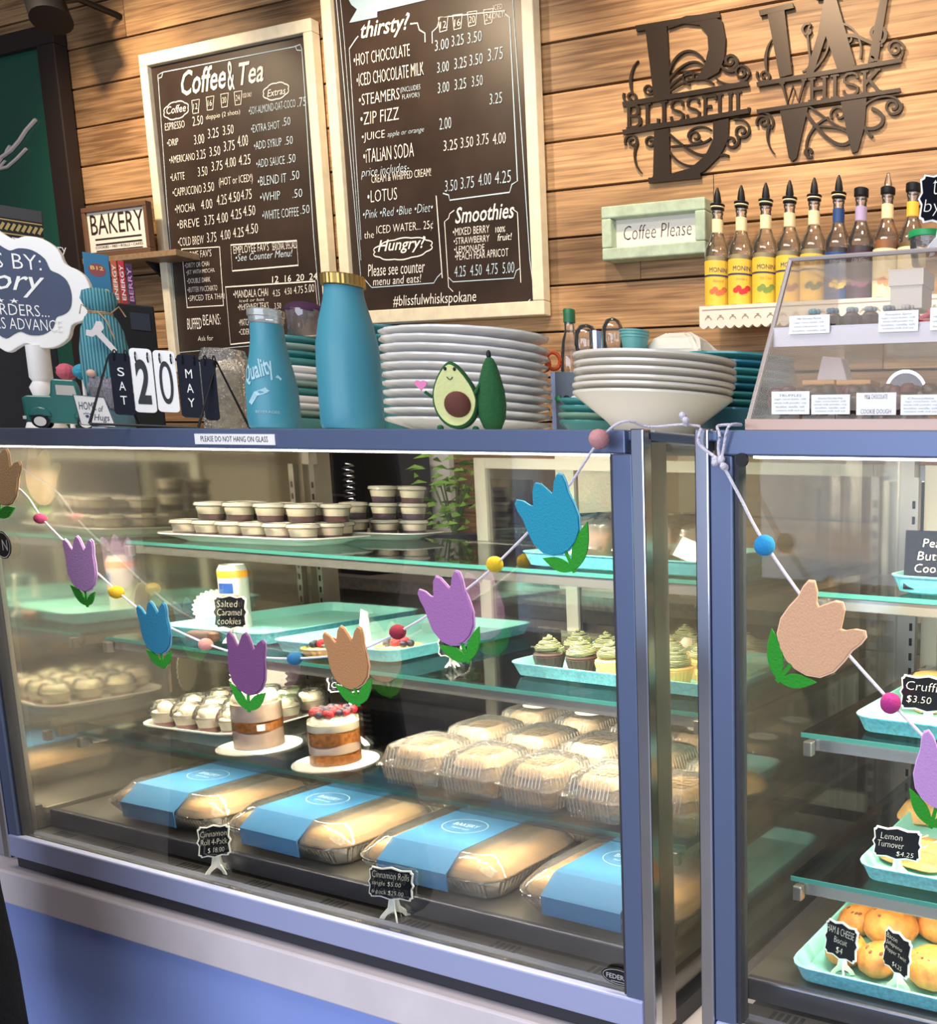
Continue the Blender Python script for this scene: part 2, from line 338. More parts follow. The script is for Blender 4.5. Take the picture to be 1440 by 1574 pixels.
# ------------------------------------------------------------ refrigerated bakery cases
TOP = 1.30
def case(x0, x1, label, side='right', shelves=(), door=True, leftmirror=False):
    t = thing('display_case', label, 'display case', (0, 0, 0.4245), 0)
    t_z = 0.4245
    def B(name, m, args, bevel=0, smooth=False):
        mb = MB()
        for a in args: mb.bb(a[0], a[1], a[2], a[3], a[4]-t_z, a[5]-t_z)
        return mb.build(name, m, t, bevel=bevel)
    d1 = 0.74
    B('top_panel', M_slate, [(x0, x1, 0.004, d1, 1.286, TOP-0.0022)], bevel=0.002); B('top_surface', mat('cream_top', (0.80, 0.78, 0.70), 0.3), [(x0+0.004, x1-0.004, 0.024, d1-0.004, TOP-0.002, TOP)])
    B('top_rail', M_slate, [(x0+0.03, x1-0.03, -0.004, 0.022, 1.269, 1.2995)], bevel=0.002)
    B('canopy', M_steel, [(x0+0.03, x1-0.03, 0.03, 0.10, 1.275, 1.285)])
    for xx, s in ((x0, 1), (x1, -1)):
        B('corner_post', M_chrome, [(min(xx, xx+s*0.02), max(xx, xx+s*0.02), -0.006, 0.012, 0.45, TOP+0.001)], bevel=0.002)
        B('side_stile', M_steel, [(min(xx+s*0.001, xx+s*0.02), max(xx+s*0.001, xx+s*0.02), 0.0125, 0.045, 0.45, 1.285)])
        a = xx+s*0.0205; b = xx+s*0.052
        B('front_stile', M_slate, [(min(a, b), max(a, b), -0.003, 0.02, 0.502, 1.2685)], bevel=0.002)
        a = b+s*0.0005; b = a+s*0.006
        B('glass_gasket', M_darksteel, [(min(a, b), max(a, b), 0.002, 0.02, 0.502, 1.2685)])
        B('rear_post', M_steel, [(min(xx, xx+s*0.035), max(xx, xx+s*0.035), d1-0.035, d1, 0.45, 1.285)])
        # slotted shelf standard at the rear corner
        sx = xx+s*0.045
        mb = MB(); mb.bb(sx-0.009, sx+0.009, d1-0.06, d1-0.045, 0.53-t_z, 1.25-t_z); mb.build('shelf_standard', M_steel, t)
        mb = MB()
        for i in range(22): mb.bb(sx-0.003, sx+0.003, d1-0.0612, d1-0.0595, 0.56-t_z+i*0.03, 0.575-t_z+i*0.03)
        mb.build('standard_slots', M_black, t)['kind'] = 'stuff'
    B('lower_rail', M_lower, [(x0+0.022, x1-0.022, -0.006, 0.0075, 0.456, 0.502)], bevel=0.003)
    B('bottom_gasket', M_darksteel, [(x0+0.022, x1-0.022, 0.0077, 0.031, 0.4705, 0.5005)])
    B('sill', M_darksteel, [(x0+0.03, x1-0.03, 0.031, 0.74, 0.44, 0.47), (x0+0.01, x1-0.01, 0.01, 0.7, 0.4255, 0.456)])
    B('front_glass', M_glass, [(x0+0.055, x1-0.055, 0.008, 0.0125, 0.502, 1.2685)])
    for xx, s in ((x0, 1), (x1, -1)):
        mirror = leftmirror and xx == x0
        g = MATS.get('mirror_side') or mat('mirror_side', (0.62, 0.58, 0.50), 0.07, metal=0.88)
        B('side_glass', g if mirror else M_side, [(xx+s*0.004-0.002*(s < 0), xx+s*0.004+0.002*(s > 0)+0.001, 0.0455, d1-0.036, 0.49, 1.284)])
    # bottom deck and front air grille
    B('deck', M_steel, [(x0+0.022, x1-0.022, 0.075, d1-0.04, 0.512, 0.5265)], bevel=0.002)
    B('deck_lip', mat('dull_lip_steel', (0.13, 0.13, 0.16), 0.28, metal=0.8), [(x0+0.03, x1-0.03, 0.062, 0.0745, 0.50, 0.534)], bevel=0.003)
    B('air_grille', mat('grille_steel', (0.13, 0.12, 0.12), 0.28, metal=0.8), [(x0+0.03, x1-0.03, 0.031, 0.061, 0.49, 0.4955)])
    mb = MB(); x = x0+0.08
    while x < x1-0.1:
        for i in range(5): mb.bb(x+i*0.011, x+i*0.011+0.006, 0.036, 0.056, 0.4955-t_z, 0.4962-t_z)
        x += 0.19
    mb.build('grille_slots', M_black, t)['kind'] = 'stuff'
    # lighting under the canopy
    B('light_tube', M_led, [(x0+0.06, x1-0.06, 0.036, 0.044, 1.2665, 1.2705)])
    return t
def shelf(par, x0, x1, y0, y1, z, label, price_lip=False):
    t = bpy.data.objects.new('glass_shelf', None); COL.objects.link(t); t.parent = par; t.location = (0, 0, z-0.4245); t['label'] = label
    MB().bb(x0, x1, y0+0.0015, y1, -0.007, 0).build('pane', M_shelfglass, t)
    MB().bb(x0, x1, y0, y0+0.001, -0.007, 0).build('polished_edge', M_edge, t)
    if not price_lip: MB().bb(x0+0.01, x1-0.01, y0+0.004, y0+0.012, -0.026, -0.0075).build('front_bar', mat('satin_bar', (0.50, 0.50, 0.47), 0.25, metal=0.8), t, bevel=0.001)
    for xx in (x0+0.01, x1-0.02):
        MB().bb(xx, xx+0.010, y0+0.013, y1+0.05, -0.028, -0.0075).build('bracket', M_steel, t)
        MB().bb(xx-0.002, xx+0.012, y0-0.010, y0+0.0035, -0.032, -0.010).build('end_cap', M_steel, t, bevel=0.002)
    if price_lip: MB().bb(x0, x1, y0-0.006, y0-0.002, -0.012, 0.022).build('clear_price_lip', M_acryl, t)
    return t
XL, XR = -1.545, 0.022
CASE_L = case(XL, XR, 'long refrigerated glass bakery case with slate blue frame, left of the chrome post gap', leftmirror=True)
CASE_R = case(0.098, 1.55, 'second refrigerated glass case at right edge, slate blue frame with clear acrylic cabinet on top')
def strip(name, x0, x1, y, z, e):
    area(name, ((x0+x1)/2, y, z), (radians(24), 0, 0), x1-x0, 0.005, e, WARM)
S1, S2, S3 = 1.078, 0.878, 0.688
shelf(CASE_L, XL+0.05, XR-0.03, 0.245, 0.70, S1, 'upper glass shelf with green polished edge in the long case')
shelf(CASE_L, XL+0.05, XR-0.03, 0.185, 0.70, S2, 'middle glass shelf in the long case, holding the aqua trays')
shelf(CASE_L, XL+0.05, XR-0.03, 0.118, 0.70, S3, 'lower glass shelf in the long case with clear price lip under the clamshells', True)
R1, R2, R3 = 1.082, 0.880, 0.672
shelf(CASE_R, 0.17, 1.50, 0.185, 0.70, R1, 'top glass shelf in the right case below the buttered black card')
shelf(CASE_R, 0.17, 1.50, 0.15, 0.70, R2, 'middle glass shelf in the right case under the cruffins tray')
shelf(CASE_R, 0.17, 1.50, 0.12, 0.70, R3, 'bottom glass shelf in the right case under the lemon turnover tray')
strip('case_light', XL+0.06, XR-0.06, 0.06, 1.262, 18)
strip('case_light', XL+0.08, XR-0.08, 0.27, S1-0.02, 7)
strip('case_light', XL+0.08, XR-0.08, 0.21, S2-0.02, 10)
strip('case_light', XL+0.08, XR-0.08, 0.145, S3-0.02, 5.5)
strip('case_light', 0.2, 1.48, 0.06, 1.262, 18)
strip('case_light', 0.2, 1.48, 0.21, R1-0.02, 2.5)
strip('case_light', 0.2, 1.48, 0.175, R2-0.02, 2.5)
strip('case_light', 0.2, 1.48, 0.145, R3-0.02, 3)
t = thing('side_cabinet', 'plain grey cabinet left of the long case, under the navy sign', 'cabinet', (-2.35, 0.37, 0.4245))
MB().bb(-0.85, 0.797, -0.34, 0.36, 0, TOP-0.43).build('body', mat('grey_lavender_panel', (0.30, 0.29, 0.34), 0.4, metal=0.3), t, bevel=0.003); MB().bb(-0.855, 0.800, -0.35, 0.365, TOP-0.4295, TOP-0.4245).build('top_surface', M_white, t)
for i in range(2): MB().bb(-0.83+i*0.81, -0.04+i*0.81, -0.352, -0.3405, 0.03, TOP-0.45).build('door', mat('grey_door', (0.34, 0.32, 0.36), 0.4, metal=0.2), t, bevel=0.002)
# sliding rear doors of the long case
def rdoor(x0, x1, y, label):
    t = thing('sliding_door', label, 'door', (x0, y, 0.53)); w = x1-x0; h = 0.745
    f = mat('ivory_door_frame', (0.72, 0.68, 0.58), 0.45)
    MB().bb(0, 0.035, -0.008, 0.008, 0, h).build('stile', f, t, bevel=0.001); MB().bb(w-0.035, w, -0.008, 0.008, 0, h).build('stile', f, t, bevel=0.001)
    MB().bb(0.036, w-0.036, -0.008, 0.008, h-0.025, h).build('rail', f, t); MB().bb(0.036, w-0.036, -0.008, 0.008, 0, 0.04).build('rail', f, t)
    MB().bb(0.036, w-0.036, -0.002, 0.002, 0.041, h-0.026).build('pane', M_glass, t)
rdoor(-1.03, -0.30, 0.756, 'ivory framed sliding glass rear door pushed half open, front one of the pair')
rdoor(-0.78, -0.02, 0.775, 'ivory framed sliding glass rear door behind the cupcake tray, rear one of the pair')
rdoor(0.14, 0.86, 0.756, 'ivory framed rear door of the right hand case')

c = P(1141, 707, Y=-0.004)
t = thing('rubber_bumper', 'small black rubber bumper at inner top corner of the right case frame', 'bumper', (c.x, -0.0035, c.z))
MB().tube([(0, 0, 0), (0, -0.003, 0)], 0.0085, 20).build('rubber_pad', M_black, t, smooth=True)
# stickers on the frames
a, b = P(300, 676, Y=-0.005), P(423, 678, Y=-0.005)
t = thing('sticker', 'white sticker on top rail reading please do not hang on glass', 'sticker', (a.x, -0.0045, 1.2755))
MB().bb(0, b.x-a.x, -0.0012, 0, -0.001, 0.0155).build('label_face', M_white, t)
m = MB(); text(m, 'PLEASE DO NOT HANG ON GLASS', 0.015, 0.0035, b.x-a.x-0.03, 0.0085, -0.0016, bold=-0.005); m.build('lettering', M_black, t)
c = P(945, 1511, Y=-0.003)
t = thing('maker_badge', 'black oval maker badge low on the front glass', 'badge', (c.x, 0.0072, c.z+0.004))
ell = lambda w, h, n=28: [(w*cos(2*pi*i/n), h*sin(2*pi*i/n)) for i in range(n)]
MB().prism(ell(0.031, 0.0135), -0.001, 0).build('plate', M_black, t)
m = MB(); line(m, ell(0.028, 0.0112), 0.0008, -0.0013, True); textc(m, 'FEDERAL', 0, 0.0, 0.044, 0.0075, -0.0013, bold=0.01); line(m, [(-0.014, -0.0075), (0.014, -0.0075)], 0.001, -0.0013)
m.build('lettering', mat('badge_silver', (0.5, 0.5, 0.5), 0.4), t)
c = P(0, 838, Y=0.0)
t = thing('window_decal', 'round black decal with white rim at left end of the case glass', 'decal', (c.x-0.003, 0.006, c.z))
MB().prism(ell(0.026, 0.026), -0.001, 0).build('disc', M_black, t)
m = MB(); line(m, ell(0.0235, 0.0235), 0.0015, -0.0014, True); textc(m, 'N', 0.008, 0, 0.016, 0.02, -0.0014); m.build('lettering', M_white, t)

# ------------------------------------------------------------ wall decoration
def Zm(z, ox=0, oy=0, s=2.88): return lambda u, v: P(ox+u/s, oy+v/s, Y=z)
def board(name, label, Y, px_tl, px_tr, px_bl_y, fw, cat='menu board'):
    tl, tr = P(*px_tl, Y=Y), P(*px_tr, Y=Y); z1 = (tl.z+tr.z)/2; z0 = px_bl_y
    t = thing(name, label, cat, ((tl.x+tr.x)/2, Y, z0)); w = tr.x-tl.x; h = z1-z0
    MB().bb(-w/2+fw*0.8, w/2-fw*0.8, 0.004, 0.014, fw*0.8, h-fw*0.8).build('board', M_board, t)
    for x0, x1, a, c in ((-w/2, w/2, h-fw, h), (-w/2, w/2, 0, fw), (-w/2, -w/2+fw, fw, h-fw), (w/2-fw, w/2, fw, h-fw)):
        MB().bb(x0, x1, -0.012, 0.02, a+0.0003, c-0.0003).build('frame_rail', M_cream, t, bevel=0.003)
    return t, Vector(t.location), w, h
def writer(t, Y, ox, oy, s):
    T0 = Vector(t.location)
    def put(m, st, u0, v0, u1, h, shear=0.1, bold=-0.012, sl=-0.2):
        a = P(ox+u0/s, oy+v0/s, Y=Y); b = P(ox+u1/s, oy+(v0+sl*(u1-u0))/s, Y=Y); c = P(ox+u0/s, oy+(v0-h)/s, Y=Y)
        text(m, st, a.x-T0.x, a.z-T0.z, max(0.01, b.x-a.x), (c.z-a.z)*0.86, 0.0025, shear=shear, bold=bold)
    def ln(m, pts, w=0.004, closed=False):
        q = [P(ox+u/s, oy+v/s, Y=Y)-T0 for u, v in pts]; line(m, [(p.x, p.z) for p in q], w, 0.0028, closed)
    return put, ln
def dots(m, put, rows):
    for r in rows: put(m, *r)
# left menu board
WB = WY-0.035
zb = P(262, 525, Y=WB).z-0.12
tL, L0, wL, hL = board('menu_board', 'cream framed coffee and tea chalkboard menu, left of the larger board', WB, (217, 84), (482, 32), zb, 0.042)
put, ln = writer(tL, WB, 0, 0, 2.88); m = MB(); mb_ = MB()
put(m, 'Coffee', 803, 425, 1000, 130, shear=0.35, bold=0.012); put(m, '&', 1008, 400, 1036, 150, shear=0.1, bold=0.0); put(m, 'Tea', 1060, 378, 1165, 118, shear=0.35, bold=0.012)
put(m, 'Coffee', 735, 506, 820, 40, shear=0.3, bold=0.0); put(m, 'Extras', 1180, 428, 1262, 36, shear=0.3, bold=0)
def cloud(ln, m, cx, cz, w, h, n=8, lw=0.004, sl=-0.2):
    pts = []
    for i in range(64):
        a = 2*pi*i/64; k = 1+0.09*abs(sin(n*a/2))-0.04
        x = cx+w*cos(a)*k; pts.append((x, cz+h*sin(a)*k+sl*(x-cx)))
    ln(m, pts, lw, True)
cloud(ln, m, 776, 487, 54, 38); cloud(ln, m, 1218, 402, 56, 36)
for i, (u, v, s_) in enumerate(((862, 470, '12'), (926, 455, '16'), (990, 442, '20'), (1050, 432, '24'))):
    ln(m, [(u-17, v-26), (u+17, v-32), (u+12, v+28), (u-12, v+32)], 0.003, True); put(m, s_, u-9, v+14, u+9, 30)
put(m, 'ICED ONLY', 1072, 432, 1112, 22)
J = lambda a, *r: [(x, r[2*i], r[2*i+1], a[i][0], a[i][1]) for i, x in enumerate([])]
rows = [('ESPRESSO', 728, 578, 815, 38), ('2.50', 850, 557, 897, 48), ('doppio (2 shots)', 910, 535, 1060, 32),
 ('\u2022DRIP', 738, 647, 787, 34), ('3.00', 857, 640, 902, 50), ('3.25', 918, 613, 966, 50), ('3.50', 984, 598, 1032, 48),
 ('\u2022AMERICANO', 748, 724, 860, 38), ('3.25', 868, 706, 908, 48), ('3.50', 925, 692, 973, 48), ('3.75', 988, 670, 1037, 52), ('4.00', 1050, 650, 1096, 58),
 ('\u2022LATTE', 753, 801, 815, 38), ('3.50', 874, 781, 916, 48), ('3.75', 934, 757, 983, 48), ('4.00', 995, 742, 1042, 50), ('4.25', 1055, 732, 1107, 52),
 ('\u2022CAPPUCCINO', 763, 870, 890, 42), ('3.50', 898, 851, 946, 48), ('(HOT or ICED!)', 968, 832, 1116, 52),
 ('\u2022MOCHA', 773, 944, 860, 42), ('4.00', 888, 927, 938, 50), ('4.25', 958, 908, 1002, 52), ('4.50', 1010, 897, 1060, 52), ('4.75', 1065, 885, 1112, 52),
 ('\u2022BREVE', 783, 1012, 880, 42), ('3.75', 903, 997, 946, 50), ('4.00', 958, 988, 1007, 52), ('4.25', 1020, 972, 1067, 52), ('4.50', 1075, 957, 1128, 52),
 ('\u2022COLD BREW', 787, 1090, 900, 44), ('3.75', 914, 1073, 956, 50), ('4.00', 974, 1062, 1018, 50), ('4.25', 1030, 1052, 1077, 50), ('4.50', 1085, 1037, 1140, 52)]
dots(m, put, rows)
rows = [('\u2022SOY-ALMOND-OAT-COCO', 1100, 507, 1305, 40), ('.75', 1314, 472, 1353, 46), ('\u2022EXTRA SHOT', 1110, 587, 1236, 40), ('.50', 1247, 557, 1283, 42),
 ('\u2022ADD SYRUP', 1123, 662, 1244, 42), ('.50', 1258, 641, 1294, 42), ('\u2022ADD SAUCE', 1133, 742, 1258, 42), ('.50', 1268, 722, 1306, 44),
 ('\u2022BLEND IT', 1140, 822, 1266, 46), ('.50', 1282, 797, 1323, 46), ('\u2022WHIP', 1150, 892, 1238, 44), ('.50', 1292, 876, 1336, 44),
 ('\u2022WHITE COFFEE', 1160, 973, 1320, 46), ('.50', 1328, 947, 1368, 44)]
dots(mb_, put, rows)
put, ln = writer(tL, WB, 0, 320, 3.43)
ln(m, [(953, 215), (1153, 203), (1174, 512), (983, 523)], 0.005, True)
ln(m, [(1212, 193), (1560, 170), (1568, 300), (1220, 330)], 0.005, True)
dots(m, put, [("HOME FAV'S", 975, 266, 1112, 44, 0.1, -0.012, -0.1), ('\u2022DIRTY OR CHAI', 972, 315, 1100, 30, 0.1, -0.012, -0.1), ('\u2022JET WITH MOCHA', 980, 355, 1128, 32, 0.1, -0.012, -0.1),
 ('\u2022DOUBLE DARK', 985, 397, 1105, 30, 0.1, -0.012, -0.1), ('\u2022BUTTER MACCHIATO', 987, 444, 1143, 32, 0.1, -0.012, -0.1), ('\u2022SPICED TEA THAI', 990, 490, 1180, 34, 0.1, -0.012, -0.1),
 ("EMPLOYEE FAV'S", 1228, 240, 1415, 48, 0.1, -0.01, -0.1), ('SEASONAL SPECIALS', 1432, 222, 1560, 46, 0.1, -0.01, -0.1), ('BUFFED', 985, 640, 1060, 68, 0.2, 0, -0.3), ('BEANS:', 1068, 618, 1160, 66, 0.1, -0.01, -0.2), ('Ask for', 1040, 700, 1120, 30, 0.1, -0.01, -0.2)])
put(mb_, '\u2022See Counter Menu!', 1240, 280, 1540, 44, 0.3, -0.005, -0.1)
put, ln = writer(tL, WB, 360, 400, 2.88)
ln(m, [(-42, 118), (355, 92), (378, 330), (-20, 372)], 0.005, True)
dots(m, put, [('\u2022MANDALA CHAI', -5, 168, 148, 40, 0.1, -0.01, -0.1), ('iced or hot', 20, 186, 130, 16, 0.1, -0.01, -0.1), ('4.25', 168, 160, 200, 34, 0.1, -0.012, -0.1), ('4.50', 220, 152, 252, 34, 0.1, -0.012, -0.1), ('4.75', 262, 148, 302, 38, 0.1, -0.012, -0.1), ('5.00', 310, 143, 352, 42, 0.1, -0.012, -0.1),
 ("\u2022McKENNEY TEA'S", 15, 222, 150, 34, 0.1, -0.01, -0.1), ('3.50', 175, 215, 205, 30, 0.1, -0.012, -0.1), ('12  16  20  24', 165, 100, 365, 34, 0.1, 0.0, -0.1), ('\u2022MATCHA', 20, 290, 75, 34, 0.1, -0.01, -0.1), ('\u2022CIDER', 20, 330, 65, 30, 0.1, -0.01, -0.1)])
put, ln = writer(tL, WB, 0, 0, 2.88)
ln(mb_, [(695, 330), (718, 318), (1300, 205), (1325, 195), (1332, 215), (1345, 400), (1385, 1050), (1425, 1500), (790, 1560), (735, 900)], 0.003, True)
ln(mb_, [(700, 345), (712, 340), (716, 322)], 0.003); ln(mb_, [(1303, 200), (1310, 220), (1330, 222)], 0.003)
m.build('chalk_lettering', M_chalk, tL); mb_.build('chalk_lettering', M_chalkblue, tL)
# large menu board
zb = P(560, 490, Y=WB).z-0.02
tr_ = P(826, -30, Y=WB)
tB, B0, wB, hB = board('menu_board', 'large cream framed chalkboard menu with thirsty list and smoothies, behind the platters', WB, (492, -60), (820, -60), zb, 0.045)
put, ln = writer(tB, WB, 480, 0, 2.88); m = MB(); mb_ = MB()
put(m, 'thirsty?', 215, 192, 432, 112, shear=0.35, bold=0.012)
dots(m, put, [('\u2022HOT CHOCOLATE', 182, 292, 430, 62), ('\u2022ICED CHOCOLATE MILK', 195, 382, 490, 66), ('\u2022STEAMERS', 205, 467, 384, 58), ('\u2022ZIP FIZZ', 212, 553, 382, 62), ('\u2022JUICE', 218, 633, 320, 52),
 ('\u2022iTALiAN SODA', 225, 722, 446, 72), ('\u2022LOTUS', 243, 897, 373, 62), ('CREAM & WHIPPED CREAM!', 260, 810, 522, 40), ('ICED WATER... 25\u00a2', 282, 1044, 532, 52), ('the', 228, 1056, 270, 36)])
dots(mb_, put, [('(INCLUDES', 388, 415, 476, 34), ('FLAVOR!)', 396, 445, 472, 32), ('apple or orange', 330, 612, 492, 34, 0.3), ('price includes-', 213, 795, 426, 58, 0.35), ('\u2022Pink \u2022Red \u2022Blue \u2022Diet\u2022', 223, 968, 530, 44, 0.3)])
dots(mb_, put, [('3.00', 540, 225, 602, 56), ('3.25', 614, 205, 668, 56), ('3.50', 684, 192, 748, 56), ('3.00', 550, 322, 603, 54), ('3.25', 626, 305, 681, 56), ('3.50', 693, 290, 752, 56), ('3.75', 774, 270, 842, 64),
 ('3.00', 553, 412, 604, 54), ('3.25', 627, 397, 679, 54), ('3.50', 703, 383, 752, 54), ('3.25', 782, 462, 838, 56), ('2.00', 560, 574, 613, 60)])
dots(m, put, [('3.25', 578, 668, 640, 54), ('3.50', 654, 655, 710, 54), ('3.75', 725, 643, 778, 56), ('4.00', 797, 640, 854, 58)])
dots(mb_, put, [('3.50', 585, 848, 640, 58), ('3.75', 654, 836, 714, 60), ('4.00', 733, 822, 790, 62), ('4.25', 806, 814, 877, 64)])
for u, v, s_ in ((575, 108, '12'), (638, 98, '16'), (703, 84, '20'), (775, 74, '24')):
    ln(m, [(u-20, v-32), (u+22, v-38), (u+16, v+24), (u-14, v+32)], 0.003, True); put(m, s_, u-12, v+18, u+14, 36)
put(m, 'ICED', 798, 44, 838, 26); put(m, 'ONLY!', 796, 82, 850, 30)
put(m, 'Hungry?', 288, 1130, 500, 78, shear=0.35, bold=0.01); cloud(ln, m, 398, 1100, 128, 46, 10, 0.004, -0.12)
put(m, 'Smoothies', 630, 990, 892, 84, shear=0.3, bold=0.01)
dots(m, put, [('\u2022MIXED BERRY', 620, 1043, 782, 38, 0.1, -0.01, -0.15), ('\u2022STRAWBERRY', 624, 1082, 782, 34, 0.1, -0.01, -0.15), ('\u2022LEMONADE', 626, 1118, 760, 32, 0.1, -0.01, -0.15), ('\u2022PEACH PEAR APRICOT', 630, 1152, 866, 40, 0.1, -0.01, -0.12), ('100%', 808, 1030, 850, 30, 0.1, 0, -0.8), ('fruit!', 818, 1066, 880, 36, 0.2, 0, -0.6)])
# border strokes and brackets
ln(mb_, [(100, -30), (120, 180), (230, 1440), (985, 1392)], 0.003)
ln(mb_, [(118, -30), (138, 180), (212, 1152)], 0.002); ln(mb_, [(160, 215), (190, 170), (200, 158)], 0.004); ln(mb_, [(160, 215), (212, 1060)], 0.0025)
ln(mb_, [(882, -30), (960, 1150), (990, 1385)], 0.003)
ln(m, [(430, 104), (462, 100), (470, 130), (495, 145), (496, 185)], 0.004); ln(m, [(528, 190), (527, 140), (550, 118), (560, 75), (850, 45)], 0.003)
ln(mb_, [(850, 60), (870, 75), (905, 800), (880, 815), (870, 850), (605, 885), (600, 862), (575, 855)], 0.004)
ln(m, [(545, 865), (572, 1230)], 0.004)
ln(m, [(625, 930), (605, 945), (600, 965), (582, 980), (600, 1270), (620, 1290)], 0.003); ln(m, [(885, 925), (905, 940), (920, 1250)], 0.003)
# ribbon banner at the top
bnp = [(160, 100), (285, 75), (285, 50), (745, -60), (735, -158), (150, -20), (170, 20), (195, 40)]
q = [P(480+u/2.88, v/2.88, Y=WB)-B0 for u, v in bnp]
MB().add([(p.x, 0.0022, p.z) for p in q], [tuple(range(len(q)))]).build('painted_banner', mat('banner_blue', (0.30, 0.42, 0.50), 0.7), tB)
put(m, 'BEVERAGES', 285, 38, 710, 70, 0, 0.01, -0.24)
put, ln = writer(tB, WB, 360, 400, 2.88)
dots(m, put, [('Please see counter', 590, 72, 842, 62, 0.2, -0.005, -0.1), ('menu and eats!', 612, 112, 826, 42, 0.2, -0.005, -0.1)])
dots(mb_, put, [('4.25  4.50  4.75  5.00', 973, 74, 1237, 56, 0.1, -0.01, -0.15)])
put(m, '#blissfulwhiskspokane', 702, 218, 1070, 72, 0.15, -0.005, -0.04)
ln(mb_, [(575, 85), (605, 120), (880, 100), (895, 75), (915, 55)], 0.003); ln(mb_, [(940, 70), (965, 95), (1235, 78), (1245, 45), (1262, 35)], 0.003); ln(mb_, [(1282, 205), (1290, 190), (1308, 172)], 0.003)
m.build('chalk_lettering', M_chalk, tB); mb_.build('chalk_lettering', M_chalkblue, tB)

# cut metal monogram sign, two pieces
M_sign = mat('bronze_black_metal', (0.035, 0.024, 0.017), 0.42, metal=0.5)
YS = WY-0.017
def spiral(cx, cy, r, a0, turns, cw=1, k=22):
    return [(cx+r*(1-0.78*i/k)*cos(a0+cw*turns*2*pi*i/k), cy+r*(1-0.78*i/k)*sin(a0+cw*turns*2*pi*i/k)) for i in range(k+1)]
def bez(p0, p1, p2, p3, k=14):
    o = []
    for i in range(k+1):
        t_ = i/k; u = 1-t_
        o.append(tuple(u**3*p0[j]+3*u*u*t_*p1[j]+3*u*t_*t_*p2[j]+t_**3*p3[j] for j in (0, 1)))
    return o
def sign(label, strokes, polys, base):
    t = thing('monogram_sign', label, 'sign', P(base[0], base[1], Y=YS)); T0 = Vector(t.location)
    groups = {}
    k = 0
    for nm, pts, w_ in strokes:
        if nm == 'scrollwork': k += 1; nm = 'scroll%02d' % k
        groups.setdefault(nm, []).extend(ribbon(pts, w_))
    for nm, pg in polys: groups.setdefault(nm, []).append(pg)
    yo = {'initial': 0.0, 'name_bar': -0.0012, 'scrollwork': 0.0006, 'name_lettering': -0.0016}
    for nm, pl in groups.items():
        m = MB()
        for gi, pg in enumerate(pl):
            dy = gi*0.00012
            q = [P(940+u/2.88, v/2.88, Y=YS)-T0 for u, v in pg]
            ar = sum(q[i].x*q[(i+1) % len(q)].z-q[(i+1) % len(q)].x*q[i].z for i in range(len(q)))
            if ar < 0: q.reverse()
            m.prism([(p.x, p.z) for p in q], yo.get(nm, 0.0006)-0.003+dy, yo.get(nm, 0.0006)+0.003+dy)
        m.build('scroll' if nm.startswith('scroll') else nm, M_sign, t)
def serif_word(word, x0, y0, x1, y1, h, sw):
    """slab-serif capitals between the two bars; baseline from x0,y0 to x1,y1"""
    G = {'B': (1.0, [[(.22, 0), (.22, 1)], [(.22, 1), (.6, 1), (.74, .88), (.74, .64), (.6, .53), (.22, .53)], [(.22, 0), (.66, 0), (.84, .13), (.84, .38), (.66, .53)]], [(.06, .4, 0), (.06, .4, 1)]),
     'L': (0.9, [[(.25, 0), (.25, 1)], [(.25, 0), (.85, 0), (.88, .25)]], [(.06, .46, 0), (.06, .46, 1)]),
     'I': (0.55, [[(.28, 0), (.28, 1)]], [(.08, .48, 0), (.08, .48, 1)]),
     'S': (0.9, [[(.8, .72), (.78, .9), (.6, 1), (.32, 1), (.16, .86), (.18, .66), (.36, .55), (.64, .46), (.82, .32), (.8, .12), (.62, 0), (.34, 0), (.16, .1), (.13, .28)]], []),
     'F': (0.85, [[(.25, 0), (.25, 1)], [(.25, 1), (.84, 1), (.85, .8)], [(.25, .53), (.62, .53)]], [(.08, .46, 0), (.08, .46, 1)]),
     'U': (1.0, [[(.22, 1), (.22, .2), (.38, 0), (.66, 0), (.82, .2), (.82, 1)]], [(.04, .4, 1), (.68, .98, 1)]),
     'W': (1.3, [[(.12, 1), (.38, 0), (.64, .8), (.9, 0), (1.18, 1)]], [(.0, .26, 1), (1.04, 1.3, 1)]),
     'H': (1.05, [[(.24, 0), (.24, 1)], [(.84, 0), (.84, 1)], [(.24, .52), (.84, .52)]], [(.06, .42, 0), (.06, .42, 1), (.66, 1.02, 0), (.66, 1.02, 1)]),
     'K': (1.05, [[(.24, 0), (.24, 1)], [(.24, .42), (.86, 1)], [(.45, .6), (.92, 0)]], [(.06, .42, 0), (.06, .42, 1), (.7, 1.0, 1), (.76, 1.06, 0)])}
    tot = sum(G[c][0] for c in word); k = (x1-x0)/tot; x = 0; out = []
    def mp(a, b): u = x0+a*k; return (u, y0+(y1-y0)*(u-x0)/(x1-x0)-b*h)
    for c in word:
        adv, st, se = G[c]
        for s_ in st: out.append(('name_lettering', [mp(x+a, b) for a, b in s_], sw*(0.55 if c in 'SW' else 0.75)))
        for a, b, z in se: out.append(('name_lettering', [mp(x+a, z), mp(x+b, z)], sw*0.45))
        x += adv
    return out
def swirl(pts, w): return ('scrollwork', pts, w)
st = [('name_bar', [(52, 465), (607, 372)], 22), ('name_bar', [(52, 588), (607, 492)], 22)]
st += serif_word('BLISSFUL', 62, 570, 606, 497, 96, 18)
st += [('initial', [(110, 128), (480, 66)], 26), ('initial', [(165, 800), (395, 778)], 24)]
